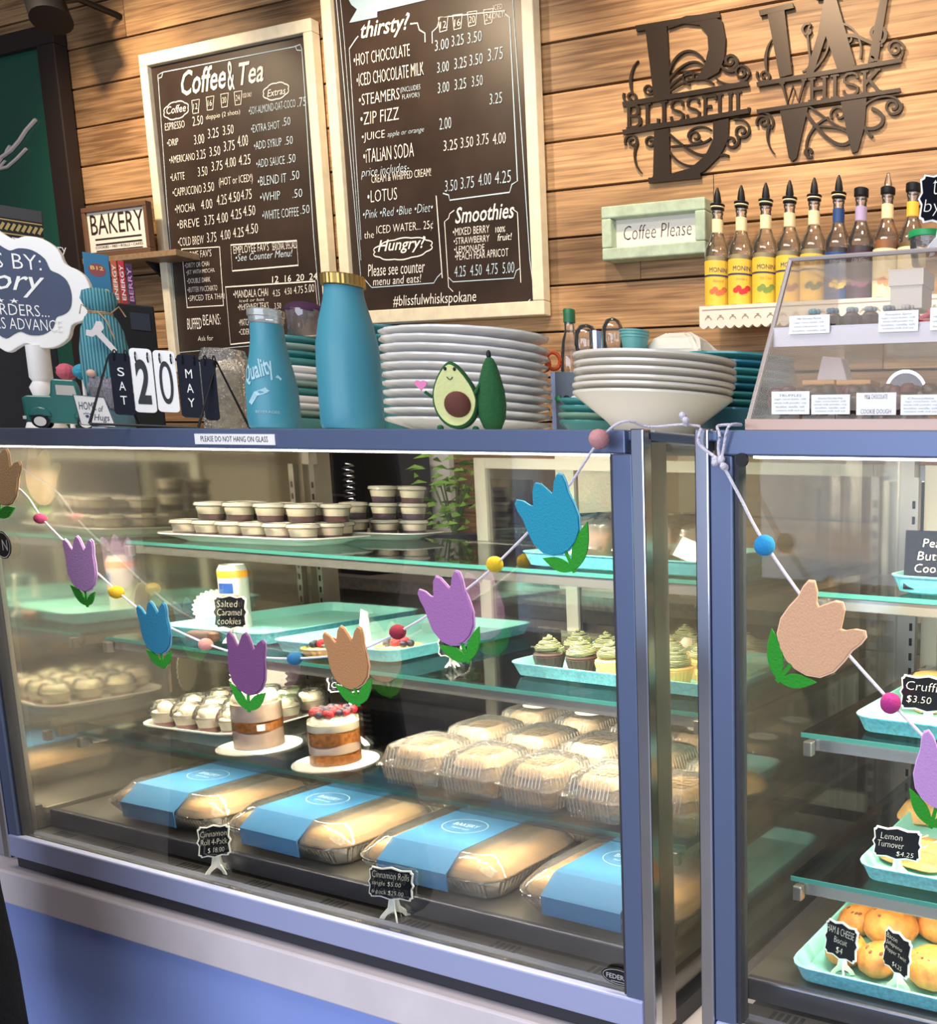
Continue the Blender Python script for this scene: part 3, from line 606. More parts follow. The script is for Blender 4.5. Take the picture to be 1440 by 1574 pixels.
pol = [('initial', [(150, 120), (245, 104), (262, 420), (188, 432)]), ('initial', [(190, 580), (255, 568), (262, 790), (200, 800), (165, 812), (185, 780)]),
       ('initial', [(250, 104), (330, 72), (430, 62), (490, 95), (505, 175), (500, 260), (475, 320), (420, 352), (370, 358), (410, 300), (430, 220), (425, 150), (390, 112), (320, 105), (252, 128)]),
       ('initial', [(450, 540), (520, 525), (515, 620), (480, 690), (410, 760), (330, 792), (210, 808), (262, 770), (350, 745), (415, 690), (450, 620)])]
st += [swirl(spiral(85, 430, 34, -2.6, 1.4, -1), 9), swirl(bez((95, 420), (70, 360), (90, 290), (118, 268)), [4, 6, 9, 11, 12, 12, 11, 10, 9, 8, 7, 6, 5, 5, 4]), swirl(spiral(165, 395, 28, 0, 1.4), 8),
       swirl(spiral(90, 625, 32, 2.6, 1.4), 9), swirl(bez((115, 630), (95, 670), (95, 730), (132, 765)), [10, 11, 11, 10, 9, 9, 8, 8, 7, 7, 6, 6, 5, 5, 4]), swirl(spiral(172, 630, 28, 0, 1.4, -1), 8),
       swirl(spiral(575, 320, 36, 0.4, 1.4, -1), 9), swirl(bez((460, 345), (500, 390), (590, 380), (606, 330)), 8), swirl(spiral(525, 270, 34, 1.2, 1.3, -1), 12), swirl(bez((470, 270), (500, 330), (560, 330), (558, 275)), 11),
       swirl(spiral(575, 580, 36, -0.4, 1.4, 1), 9), swirl(spiral(530, 625, 36, -1.0, 1.3, 1), 11), swirl(bez((540, 530), (600, 520), (620, 560), (600, 600)), 8),
       swirl(bez((250, 330), (280, 220), (360, 190), (410, 270)), 10), swirl(bez((250, 360), (330, 250), (400, 250), (430, 330)), 9), swirl(bez((255, 390), (300, 330), (380, 300), (420, 350)), 9), swirl(spiral(345, 340, 34, 1.5, 1.2, 1), 8),
       swirl(bez((250, 410), (330, 350), (400, 330), (450, 370)), 8), swirl(bez((240, 240), (262, 260), (240, 300), (252, 330)), 9),
       swirl(bez((250, 590), (320, 650), (400, 720), (440, 670)), 12), swirl(bez((250, 660), (290, 740), (380, 760), (420, 700)), 9), swirl(bez((262, 650), (330, 640), (400, 650), (440, 610)), 8), swirl(spiral(370, 605, 34, 0.5, 1.3, 1), 9), swirl(bez((340, 610), (330, 570), (400, 545), (440, 575)), 8), swirl(bez((480, 690), (500, 680), (510, 690), (518, 690)), 10)]
sign('dark metal cut-out monogram B with scrollwork, word blissful across its middle', st, pol, (1010, 272))
st = [('name_bar', [(645, 376), (1285, 268)], 20), ('name_bar', [(645, 496), (1280, 400)], 18)]
st += serif_word('WHISK', 745, 468, 1195, 402, 96, 20)
st += [('initial', [(655, 60), (805, 25)], 24), ('initial', [(905, -10), (1010, -22)], 22), ('initial', [(1180, -25), (1235, -30)], 20)]
pol = [('initial', [(690, 55), (765, 38), (800, 330), (745, 345)]), ('initial', [(945, -20), (990, -25), (1080, 290), (1000, 310), (950, 160), (925, 235), (895, 325), (860, 330), (915, 150)]),
       ('initial', [(1196, -30), (1228, -32), (1195, 170), (1180, 270), (1135, 280), (1165, 120)]),
       ('initial', [(745, 485), (872, 470), (850, 560), (820, 700), (800, 716), (785, 700), (765, 590)]), ('initial', [(1015, 450), (1130, 430), (1120, 560), (1090, 670), (1065, 680), (1045, 600)])]
st += [swirl(spiral(675, 335, 34, -2.6, 1.4, -1), 9), swirl(bez((690, 330), (670, 250), (690, 190), (720, 165)), [5, 7, 10, 12, 13, 13, 12, 10, 9, 8, 7, 6, 5, 5, 4]), swirl(spiral(775, 290, 38, 1.2, 1.2, 1), 9),
       swirl(spiral(672, 540, 32, 2.6, 1.4), 9), swirl(bez((700, 550), (680, 600), (690, 650), (720, 680)), [11, 13, 13, 12, 11, 10, 9, 9, 8, 7, 7, 6, 5, 5, 4]), swirl(bez((650, 500), (700, 490), (730, 530), (705, 570)), 9),
       swirl(spiral(1255, 215, 40, 0.2, 1.4, -1), 11), swirl(bez((1150, 250), (1210, 300), (1290, 290), (1290, 220)), 9), swirl(spiral(1175, 150, 44, 1.2, 1.3, -1), 15), swirl(bez((1020, 170), (1080, 130), (1130, 200), (1200, 200)), 16),
       swirl(spiral(1245, 470, 42, -0.3, 1.4, 1), 11), swirl(bez((1120, 470), (1160, 420), (1280, 400), (1280, 480)), 9), swirl(bez((1130, 570), (1210, 580), (1230, 500), (1150, 480)), 16), swirl(bez((1120, 560), (1130, 590), (1140, 600), (1155, 605)), 12),
       swirl(bez((845, 320), (920, 300), (840, 180), (880, 105)), 9), swirl(spiral(868, 135, 30, -1.2, 1.0, -1), 10), swirl(bez((870, 330), (940, 280), (980, 190), (950, 160)), 9), swirl(bez((1000, 110), (1060, 90), (1120, 170), (1100, 260)), 9), swirl(bez((1030, 190), (1080, 240), (1060, 280), (1020, 290)), 9), swirl(spiral(1045, 175, 30, 2, 1.2), 8),
       swirl(bez((860, 500), (930, 600), (1010, 680), (1060, 620)), 15), swirl(bez((870, 690), (840, 620), (900, 540), (960, 520)), 10), swirl(spiral(875, 672, 26, 1, 1.0), 10), swirl(bez((890, 560), (960, 560), (1010, 560), (1050, 590)), 9), swirl(spiral(1005, 505, 38, 2.5, 1.2), 9), swirl(bez((870, 470), (930, 500), (980, 560), (1040, 570)), 8)]
sign('dark metal cut-out monogram W with scrollwork, word whisk across its middle', st, pol, (1220, 245))

# coffee please frame
Yc = WY-0.045
a, b, c_ = P(928, 320, Y=Yc), P(1087, 304, Y=Yc), P(930, 402, Y=Yc)
t = thing('wall_sign', 'weathered mint box frame with white coffee please sign, above the rear shelf', 'sign', ((a.x+b.x)/2, Yc, c_.z)); w_ = b.x-a.x; h_ = a.z-c_.z
mm = mat('mint_paint', (0.42, 0.52, 0.38), 0.6, var=0.15, bscale=30)
for x0, x1, z0, z1 in ((-w_/2, w_/2, h_-0.035, h_), (-w_/2, w_/2, 0, 0.035), (-w_/2, -w_/2+0.035, 0.0355, h_-0.0355), (w_/2-0.035, w_/2, 0.0355, h_-0.0355)):
    MB().bb(x0, x1, -0.015, 0.034, z0, z1).build('frame_rail', mm, t, bevel=0.004)
MB().bb(-w_/2+0.034, w_/2-0.034, 0.012, 0.02, 0.034, h_-0.034).build('panel', mat('offwhite_panel', (0.75, 0.70, 0.60), 0.7), t)
m = MB(); textc(m, 'Coffee Please', 0, h_*0.52, w_*0.66, h_*0.26, 0.011, shear=0.15, bold=-0.018); m.build('lettering', M_board, t)
# bakery sign on small shelf
Yk = 1.40
a, b, c_ = P(127, 322, Y=Yk), P(228, 308, Y=Yk), P(135, 398, Y=Yk)
t = thing('bakery_sign', 'square brown framed white sign reading bakery, on small wall shelf', 'sign', ((a.x+b.x)/2, Yk, c_.z)); w_ = b.x-a.x; h_ = (a.z+b.z)/2-c_.z; w_ *= 0.98
mm = mat('brown_stained_frame', (0.14, 0.07, 0.035), 0.6)
for x0, x1, z0, z1 in ((-w_/2, w_/2, h_-0.018, h_), (-w_/2, w_/2, 0, 0.018), (-w_/2, -w_/2+0.018, 0.0185, h_-0.0185), (w_/2-0.018, w_/2, 0.0185, h_-0.0185)):
    MB().bb(x0, x1, -0.01, 0.012, z0, z1).build('frame_rail', mm, t, bevel=0.002)
MB().bb(-w_/2+0.017, w_/2-0.017, 0.0, 0.010, 0.017, h_-0.017).build('panel', mat('ivory_panel', (0.85, 0.78, 0.66), 0.7), t)
m = MB(); textc(m, 'BAKERY', 0, h_*0.66, w_*0.82, h_*0.40, -0.001, bold=0.0); line(m, [(-w_*0.36, h_*0.36), (w_*0.36, h_*0.36)], 0.006, -0.001); line(m, [(-w_*0.36, h_*0.26), (w_*0.36, h_*0.26)], 0.006, -0.001)
textc(m, 'COOKIES \u2022 PIES \u2022 ROLLS \u2022 CAKES', 0, h_*0.2, w_*0.74, h_*0.05, -0.001, bold=0.005); line(m, [(-w_*0.36, h_*0.13), (w_*0.36, h_*0.13)], 0.004, -0.001)
m.build('lettering', M_board, t)
zs = c_.z-0.001
sx0, sx1 = P(128, 400, Y=1.4).x+0.02, P(272, 408, Y=1.385).x
t = thing('wall_shelf', 'small wooden shelf under the bakery sign', 'shelf', (sx0, 0, zs))
MB().bb(0, sx1-sx0, 1.385, 1.488, -0.022, 0).build('board', mat('shelf_oak', (0.30, 0.20, 0.11), 0.5, var=0.2), t, bevel=0.002)
MB().prismx([(1.488, -0.022), (1.488, -0.07), (1.47, -0.07), (1.42, -0.022)], 0.32, 0.335).build('bracket', M_black, t)
# big green framed picture at far left with pale branches
Yp = WY-0.04
xr = P(100, 150, Y=Yp).x; zt = P(78, 40, Y=Yp).z
t = thing('framed_picture', 'huge black framed dark green picture with pale branches, left edge', 'picture', (xr-0.6, Yp, 1.25)); hh = zt-1.25
mf = mat('black_brown_frame', (0.02, 0.012, 0.010), 0.5)
fw = 0.11
for x0, x1, z0, z1 in ((-0.7, 0.6, hh-0.07, hh), (-0.7, 0.6, 0, 0.07), (-0.7, -0.62, 0.0705, hh-0.0705), (0.6-fw, 0.6, 0.0705, hh-0.0705)):
    MB().bb(x0, x1, -0.02, 0.028, z0, z1).build('frame_rail', mf, t, bevel=0.004)
MB().bb(-0.63, 0.5, 0.0, 0.02, 0.06, hh-0.06).build('green_panel', mat('deep_green_paint', (0.010, 0.085, 0.055), 0.35), t)
m = MB(); T0 = Vector(t.location)
for pts, w_ in (([(-120, 1350), (20, 1120), (90, 1070), (150, 1000), (195, 930), (262, 855)], 12), ([(45, 1110), (60, 1070), (80, 1040)], 9), ([(-60, 1260), (0, 1205), (60, 1190), (130, 1130), (195, 1062)], 10), ([(0, 1205), (25, 1170), (45, 1148)], 8)):
    q = [P(u/4.63, v/4.63, Y=Yp)-T0 for u, v in pts]; m.tube([(p.x, -0.004, p.z) for p in q], w_*0.0006, 6)
m.build('pale_branches', mat('pale_branch', (0.75, 0.62, 0.55), 0.7), t)
# black spot lamp in the top left corner
c = P(78, 22, Y=1.25)
t = thing('spot_lamp', 'black cylindrical spot lamp at top left corner above green picture', 'lamp', c)
MB().cone((0.0, 0, -0.02), (-0.10, 0.02, 0.16), 0.062, 0.055, 20).build('lamp_head', M_black, t, smooth=True)
MB().tube([(-0.02, 0.0, 0.04), (-0.02, 0.1, 0.10), (-0.02, 0.235, 0.10)], 0.012).build('arm', M_black, t, smooth=True)
#@@NEXT@@
# ------------------------------------------------------------ teaching the case its food
M_wht = mat('white_card', (0.85, 0.84, 0.80), 0.7)
def tray(name, label, loc, w, d, rz=0, h=0.026, side=True, group=None):
    t = thing(name, label, 'tray', loc, rz, group)
    MB().loft([(w-0.05, d-0.05, 0.02, 0), (w-0.022, d-0.022, 0.024, 0.004), (w-0.004, d-0.004, 0.03, h), (w, d, 0.032, h), (w, d, 0.032, h+0.002)], capt=False).build('outer_wall', M_aquaside, t, smooth=True)
    MB().loft([(w, d, 0.032, h+0.002), (w-0.008, d-0.008, 0.03, h+0.002), (w-0.028, d-0.028, 0.024, 0.008), (w-0.05, d-0.05, 0.02, 0.0055)], capb=False).build('enamel_inside', M_aqua, t, smooth=True)
    return t
def platter(name, label, loc, w, d, rz=0, m=None):
    t = thing(name, label, 'platter', loc, rz)
    MB().loft([(w-0.09, d-0.07, 0.04, 0), (w-0.08, d-0.06, 0.04, 0.004), (w, d, 0.05, 0.016), (w, d, 0.05, 0.019), (w-0.012, d-0.012, 0.05, 0.018), (w-0.08, d-0.06, 0.04, 0.007)]).build('dish', m or M_whitegloss, t, smooth=True)
    return t
# --- scalloped chalk price cards
def card_outline(w, h):
    a, b = w/2, h/2; s = min(w, h)*0.07
    q = [(-a, -b+s*1.4), (-a+s*1.2, -b+s), (-a+s*1.3, -b)]
    o = [(-a+s*1.3, b), (-a+s*1.0, b-s*0.9), (-a, b-s*1.4), (-a+s*0.5, b*0.25), (-a-s*0.5, 0), (-a+s*0.5, -b*0.25)]+[(-a, -b+s*1.4), (-a+s*1.0, -b+s*0.9), (-a+s*1.3, -b)]
    bot = [(-a*0.45, -b+s*0.5), (0, -b-s*0.6), (a*0.45, -b+s*0.5)]
    right = [(-x, z) for x, z in reversed(o)]
    top = [(-x, -z) for x, z in bot]
    return o+bot+right+top
def card(label, loc, w, h, rows, rz=0, lean=0.12, stand=True, hgt=0.03, white=0.0016, kind='price_card', border=True, blank=False):
    t = thing(kind, label, 'price card', loc, rz)
    ang = -lean
    zc = hgt+h/2
    R = Matrix.Rotation(ang, 3, 'X')
    def tilt(mb): mb.v = [tuple(R @ Vector(v)+Vector((0, 0, zc))) for v in mb.v]; return mb
    if border:
        tilt(MB().prism(card_outline(w, h), -0.0006, 0.0015)).build('white_edge', M_wht, t)
        tilt(MB().prism(card_outline(w-0.005, h-0.005), -0.0014, -0.0007)).build('slate_face', M_board2, t)
    else: tilt(MB().prism([(-w/2, -h/2), (w/2, -h/2), (w/2, h/2), (-w/2, h/2)], -0.0014, 0.0012)).build('slate_face', M_board2, t)
    m = MB()
    for s_, x, z, ww, hh in rows: text(m, s_, -w/2+x*w, -h/2+z*h, ww*w, hh*h, -0.0017, shear=0.12, bold=-0.02)
    if rows: tilt(m).build('lettering', M_chalk, t)
    if stand:
        k = min(hgt, 0.045)/0.03
        if hgt > 0.05: MB().bb(-0.002, 0.002, 0.002, 0.004, 0.03, hgt+0.01).build('stem', M_wht, t)
        for r_ in (0.7, -0.7):
            m = MB()
            pts = [(-0.020*k, 0), (-0.013*k, 0), (-0.009*k, 0.006*k), (0, 0.010*k), (0.009*k, 0.006*k), (0.013*k, 0), (0.020*k, 0), (0.017*k, 0.006*k), (0.008*k, 0.016*k), (0.005*k, 0.034*k), (-0.005*k, 0.034*k), (-0.008*k, 0.016*k), (-0.017*k, 0.006*k)]
            m.prism(pts, -0.001, 0.001); Q = Matrix.Rotation(r_, 3, 'Z'); m.v = [tuple(Q @ Vector(v)+Vector((0, 0.003, 0))) for v in m.v]
            m.build('easel_foot', M_wht, t)
    return t
M_board2 = mat('card_slate', (0.005, 0.006, 0.010), 0.9, spec=0.1)

# --- portion cups
M_jam = mat('dark_berry_filling', (0.16, 0.02, 0.035), 0.4)
M_plum = mat('plum_filling', (0.10, 0.03, 0.09), 0.4)
M_caramel = mat('caramel_filling', (0.45, 0.16, 0.07), 0.5)
M_cream = mat('whipped_cream', (0.85, 0.78, 0.64), 0.6, bump=0.5, bscale=120, sub=0.2)
M_lid = thin('frosted_cup_lid', (0.98, 0.97, 0.93), 2.2, milky=0.55, rough=0.15, milk=(0.95, 0.9, 0.8))
def make_cup(label, group, fill, fh=0.013, whip=True):
    t = thing('dessert_cup', label, 'dessert cup', (0, 0, 0), 0, group)
    MB().lathe([(0.0225, 0), (0.0235, 0.001), (0.028, 0.029), (0.0305, 0.030), (0.0305, 0.032), (0.0275, 0.032)], n=20).build('cup', M_clear, t, smooth=True)
    MB().lathe([(0.022, 0.0012), (0.0225, 0.002), (0.0245, fh)], n=18).build('filling', fill, t, smooth=True)
    MB().lathe([(0.0245, fh+0.0002), (0.0268, 0.028), (0.020, 0.031)], n=18).build('cream', M_cream, t, smooth=True)
    MB().lathe([(0.031, 0.0312), (0.0315, 0.034), (0.029, 0.0385), (0.024, 0.039), (0.0235, 0.0375)], n=20).build('lid', M_lid, t, smooth=True)
    return t
cupA = None
pl1 = platter('long_platter', 'long white platter of layered dessert cups at left on upper shelf', (0, 0, S1), 0.42, 0.20)
p_ = (P(300, 826, Z=S1+0.01)+P(455, 822, Z=S1+0.01))/2; p_.y = max(p_.y, 0.36); pl1.location = (max(p_.x-0.02, -1.26), 0.385, S1+0.0005); pl1.rotation_euler.z = 0.12
c0 = make_cup('layered dark berry dessert cup with frosted lid', 'dessert cups on the long platter', M_jam)
used = False; k = 0
for layer, rows in ((0, [(-0.150+0.062*i, -0.055, M_jam) for i in range(6)]+[(-0.150+0.062*i, 0.008, M_jam) for i in range(6)]+[(-0.12+0.062*i, 0.068, M_jam) for i in range(5)]), (1, [(-0.085, -0.05, 0), (-0.02, -0.04, 0), (0.05, -0.03, 0), (0.115, -0.015, 0), (0.02, 0.03, 0), (-0.05, 0.02, 0), (0.08, 0.045, 0), (-0.10, 0.035, 0), (0.15, 0.04, 0)])):
    for (x, y, f) in rows:
        v = Vector((x, y, 0.0078+0.0392*layer)); a = 0.12
        q = Vector(pl1.location)+Vector((x*cos(a)-y*sin(a), x*sin(a)+y*cos(a), v.z))
        lab = 'berry dessert cup on long platter, %s, %s from left' % ('upper layer' if layer else '%s row below' % ('front' if y < -0.03 else 'middle' if y < 0.03 else 'back'), ORD[min(11, (rows.index((x, y, f))) % 6 if not layer else rows.index((x, y, f)))])
        if not used: c0.location = q; c0['label'] = lab; used = True
        else: dup(c0, q, random.uniform(0, 6), lab)
pl2 = platter('oval_platter', 'white oval platter carrying towers of stacked plum dessert cups', (0, 0, 0), 0.25, 0.155)
a = P(585, 822, Z=S1+0.01); pl2.location = (a.x, a.y+0.01, S1+0.0005); pl2.rotation_euler.z = 0.25
c1 = make_cup('', 'stacked plum dessert cups', M_plum, 0.014)
c2 = make_cup('', 'stacked plum dessert cups', M_jam, 0.012)
used = set()
for ci, (x, y, n) in enumerate(((-0.052, -0.03, 2), (0.012, -0.012, 3), (0.075, 0.004, 3), (-0.03, 0.034, 1), (0.03, 0.052, 3))):
    for j in range(n):
        src = c2 if (ci == 2 and j == n-1) else c1; a = 0.25
        q = Vector(pl2.location)+Vector((x*cos(a)-y*sin(a), x*sin(a)+y*cos(a), 0.0078+0.0392*j))
        lab = 'plum layered dessert cup, %s of the %s tower on the oval platter' % (('bottom', 'second', 'top')[j] if n > 1 else 'single one', ('left', 'middle', 'right', 'rear left', 'rear right')[ci])
        if src not in used: src.location = q; src['label'] = lab; used.add(src)
        else: dup(src, q, random.uniform(0, 6), lab)
# --- aqua trays
tB_ = tray('bread_tray', 'aqua sheet tray holding bagged loaves, upper shelf right end', (P(788, 854, Y=0.25).x+0.215, 0.455, S1+0.0005), 0.43, 0.40, 0.0)
tE = tray('empty_tray', 'nearly empty aqua sheet tray at left on the middle shelf', (P(420, 958, Z=S2+0.02).x, 0.44, S2+0.0005), 0.30, 0.42, 0.06)
tT = tray('tart_tray', 'aqua sheet tray with small fruit tarts in middle of middle shelf', (P(600, 980, Z=S2+0.02).x, 0.42, S2+0.0005), 0.31, 0.40, 0.06)
tC = tray('cupcake_tray', 'aqua sheet tray of frosted cupcakes, middle shelf right end', (-0.245, 0.44, S2+0.0005), 0.46, 0.38, 0.0)
# bagged loaves
M_bag = thin('crinkled_bag', (0.97, 0.96, 0.93), 2.6, milky=0.13, rough=0.12, bump=1.0, bscale=22, milk=(0.95, 0.9, 0.82))
M_loaf = mat('brown_loaf_crust', (0.20, 0.08, 0.035), 0.7, bump=0.7, bscale=40, var=0.35)
for i, (x, y, l) in enumerate(((-0.345, 0.42, 'left'), (-0.215, 0.435, 'middle'), (-0.085, 0.425, 'right'))):
    t = thing('bagged_loaf', 'brown bread loaf in crinkled clear bag with label, %s one on the upper aqua tray' % l, 'bread', (x, y, S1+0.008), 0, 'bagged loaves on the upper tray')
    m = MB(); m.loft([(0.07, 0.20, 0.03, 0.002), (0.09, 0.23, 0.04, 0.02), (0.095, 0.235, 0.04, 0.045), (0.075, 0.20, 0.03, 0.065), (0.03, 0.13, 0.014, 0.072)]); m.build('loaf', M_loaf, t, smooth=True)
    m = MB(); m.loft([(0.09, 0.25, 0.03, 0.0005), (0.112, 0.29, 0.035, 0.03), (0.105, 0.26, 0.03, 0.07), (0.06, 0.17, 0.02, 0.086)]); m.v = [(v[0]+random.uniform(-.004, .004), v[1]+random.uniform(-.006, .006), v[2]+(random.uniform(-.004, .004) if v[2] > 0.01 else 0)) for v in m.v]
    m.build('bag', M_bag, t, smooth=True)
    m = MB(); m.box((-0.01, -0.149, 0.035), (0.055, 0.001, 0.035), rx=-0.5, ry=0.3); m.build('label_sticker', M_wht, t)
# cupcakes
M_swirl = stripes('green_cocoa_frosting', (0.025, 0.03, 0.012), (0.36, 0.40, 0.20), 110, 0.5, 3)
M_swirl2 = stripes('pale_green_frosting', (0.09, 0.10, 0.03), (0.74, 0.74, 0.46), 110, 0.5, 3)
M_ckd = mat('chocolate_liner', (0.05, 0.022, 0.02), 0.6)
M_cky = mat('vanilla_liner', (0.72, 0.48, 0.18), 0.6)
def make_cupcake(lab, liner, frost, top2=None):
    t = thing('cupcake', lab, 'cupcake', (0, 0, 0), 0, 'cupcakes on the aqua tray')
    MB().lathe([(0.022, 0), (0.023, 0.001), (0.031, 0.033), (0.0305, 0.0335)], n=48, wob=lambda a: 0.025*cos(24*a)).build('liner', liner, t)
    MB().lathe([(0.030, 0.0336), (0.031, 0.037), (0.027, 0.040)], n=20).build('cake', liner, t, smooth=True)
    m = MB(); pts = []; rr = []
    for i in range(76):
        u = i/75; a = 2*pi*3.4*u; R_ = 0.0225*(1-u)**0.75; pts.append((R_*cos(a), R_*sin(a), 0.043+0.030*u)); rr.append(0.0095*(1-0.62*u))
    m.tube(pts, rr, 8); m.lathe([(0.02, 0.040), (0.016, 0.055), (0.006, 0.066)], n=12); m.build('frosting_swirl', frost, t, smooth=True)
    if top2: 
        m = MB(); m.sph((0.018, 0.004, 0.052), 0.014, n=14, wob=0.06); m.build('cream_dollop', top2, t, smooth=True)
    return t
cA = make_cupcake('', M_ckd, M_swirl); cB = make_cupcake('', M_cky, M_swirl, M_cream); cC = make_cupcake('', M_cky, M_swirl2, M_cream); used = set(); used_d = {}
for r_ in range(4):
    for c_ in range(6):
        x = tC.location.x-0.175+0.069*c_; y = tC.location.y-0.135+0.075*r_
        if c_ < 2 and r_ > 1: continue
        src = cA if (c_ < 2) else (cB if r_ == 0 else cC)
        lab = '%s cupcake, %s from the left in the %s row of the cupcake tray' % ('dark chocolate' if src is cA else 'vanilla', ORD[c_], ('front', 'second', 'third', 'back')[r_])
        q = (x+random.uniform(-.003, .003), y+random.uniform(-.003, .003), S2+0.0065)
        if src not in used: src.location = q; src['label'] = lab; used.add(src)
        else: dup(src, q, random.uniform(0, 6), lab, scale=0.9)
for o_ in used: o_.scale = (0.9,)*3
# fruit tarts
M_tart = mat('tart_crust', (0.62, 0.34, 0.11), 0.7, bump=0.4, bscale=80)
M_blue = mat('blueberry_skin', (0.008, 0.010, 0.028), 0.5); M_red = mat('raspberry_red', (0.38, 0.006, 0.02), 0.45, bump=0.9, bscale=250)
def tart(px, py, lab):
    a = P(px, py, Z=S2+0.022)
    t = thing('fruit_tart', lab, 'tart', (a.x, a.y, S2+0.0062), 0, 'fruit tarts on the aqua tray')
    MB().lathe([(0.030, 0), (0.034, 0.002), (0.041, 0.016), (0.038, 0.0165), (0.034, 0.011)], n=40, wob=lambda a: 0.03*cos(20*a)).build('crust', M_tart, t)
    MB().lathe([(0.034, 0.0112), (0.03, 0.014), (0.01, 0.0155)], n=20).build('custard', mat('custard', (0.9, 0.75, 0.4), 0.4), t, smooth=True)
    for x, y, r_, m_ in ((-0.022, -0.004, 0.0075, M_blue), (-0.014, -0.014, 0.0075, M_blue), (0.0, -0.006, 0.010, M_red), (0.020, -0.006, 0.0075, M_blue), (0.026, 0.006, 0.0075, M_blue), (0.002, 0.012, 0.010, M_red)):
        MB().sph((x, y, 0.016+r_*0.7), r_, (1, 1, 0.95), 12).build('berry', m_, t, smooth=True)
    return t
tart(500, 994, 'fruit tart with blueberries, left one on the aqua tart tray'); tart(612, 992, 'fruit tart with berries, right one on the aqua tart tray')
# pastry stick, white card, ring
a = P(312, 975, Z=S2+0.02); t = thing('eclair', 'small chocolate eclair at the front left corner of the empty tray', 'pastry', (a.x, a.y, S2+0.0065), 0.3)
MB().loft([(0.06, 0.018, 0.008, 0), (0.07, 0.026, 0.012, 0.006), (0.068, 0.024, 0.011, 0.016), (0.05, 0.014, 0.006, 0.021)]).build('choux', mat('cocoa_glaze', (0.14, 0.07, 0.05), 0.4), t, smooth=True)
a = P(546, 985, Z=S2+0.01); t = thing('folded_card', 'white folded card standing behind the tan felt tulip on the tart tray', 'card', (a.x, a.y+0.02, S2+0.0065), 0.5)
MB().prism([(-0.012, 0), (0.012, 0), (0.010, 0.062), (-0.002, 0.068)], -0.001, 0.001).build('front_leaf', M_wht, t)
MB().prism([(-0.012, 0), (0.012, 0), (0.010, 0.060), (-0.002, 0.066)], 0.004, 0.006).build('back_leaf', M_wht, t)
# drink can with doily
m0, rr_ = rnd(337, 381, 900, 0.36)
t = thing('drink_can', 'orange and white juice can standing behind salted caramel card', 'can', (m0.x, m0.y, S2+0.0005)); ch = P(358, 868, Y=m0.y).z-S2
cr = 0.028
MB().lathe([(cr*0.8, 0), (cr, 0.005), (cr, ch-0.012), (cr*0.84, ch-0.002), (cr*0.84, ch), (cr*0.78, ch), (cr*0.76, ch-0.003)], n=28).build('can_body', mat('can_silver', (0.66, 0.68, 0.64), 0.3, metal=0.4), t, smooth=True)
MB().lathe([(cr+0.0003, ch-0.028), (cr+0.0003, ch-0.013), (cr*0.86, ch-0.0035)], n=28).build('orange_band', mat('can_orange', (0.85, 0.30, 0.03), 0.35), t, smooth=True)
MB().tube([(0.006*cos(a_*pi/6), -0.004+0.008*sin(a_*pi/6), ch+0.004) for a_ in range(12)], 0.0012, 6, True).build('pull_ring', M_chrome, t)
f_ = facing(m0)
def arc_patch(R_, a0, a1, z0, z1, n=10):
    vs = []; 
    for i in range(n+1):
        a_ = a0+(a1-a0)*i/n
        for z in (z0, z1): vs.append((R_*sin(a_), -R_*cos(a_), z))
    return MB().add(vs, [(2*i, 2*i+2, 2*i+3, 2*i+1) for i in range(n)])
arc_patch(cr+0.0006, f_-0.9, f_+0.25, 0.066, 0.082).build('orange_label', mat('label_orange', (0.80, 0.22, 0.04), 0.5), t)
arc_patch(cr+0.0006, f_-1.15, f_-0.05, 0.086, 0.108).build('blue_label', mat('label_blue', (0.02, 0.08, 0.35), 0.5), t)
def curved_text(s_, R_, ac, zc, w, h, **k):
    m = MB(); textc(m, s_, 0, zc, w, h, 0, **k); m.v = [((R_)*sin(ac+v[0]/R_), -R_*cos(ac+v[0]/R_), v[2]) for v in m.v]; return m
curved_text('Juice', cr+0.0012, f_-0.30, 0.074, 0.022, 0.010, shear=0.2).build('lettering', M_wht, t)
def doily(lab, px, py, Y, rz, R_=0.055):
    a = P(px, py, Y=Y); a.x = max(a.x, -1.41); a.z = (S2 if a.z > S2-0.03 else S3)+R_*1.05+0.0008; pts = [(R_*(1+0.05*cos(26*i*2*pi/104))*cos(2*pi*i/104), R_*(1+0.05*cos(26*i*2*pi/104))*sin(2*pi*i/104)) for i in range(104)]
    t = thing('paper_doily', lab, 'doily', (a.x, a.y, a.z), rz)
    MB().prism(pts, -0.0006, 0.0006).build('scalloped_paper', mat('doily_paper', (0.82, 0.79, 0.72), 0.8, bump=0.5, bscale=200), t)
    m = MB()
    for i in range(26): m.prism([(R_*0.86*cos(2*pi*(i+q)/26), R_*0.86*sin(2*pi*(i+q)/26)) for q in (0, 0.2)]+[(R_*0.78*cos(2*pi*(i+0.1)/26), R_*0.78*sin(2*pi*(i+0.1)/26))], -0.0009, -0.0007)
    m.build('punched_pattern', mat('doily_shadow', (0.5, 0.46, 0.4), 0.9), t)['kind'] = 'stuff'
doily('white paper doily leaning behind the orange drink can', 322, 940, 0.36, 0.9, 0.042)
doily('white paper doily leaning behind the whipped cups platter', 338, 1058, 0.44, 0.9, 0.055)
a = P(360, 985, Z=S2+0.01)
card('small black card reading salted caramel cookies, before the drink can', (a.x, 0.235, S2+0.0065), 0.062, 0.066, [('Salted', .12, .66, .62, .2), ('Caramel', .12, .40, .74, .2), ('cookies', .12, .13, .7, .2)], rz=0.5, lean=0.1)
a = P(706, 1040, Z=S2)
t = thing('ring_stand', 'small white ring shaped card holder under the orchid tulip', 'holder', (a.x, 0.225, S2+0.0245))
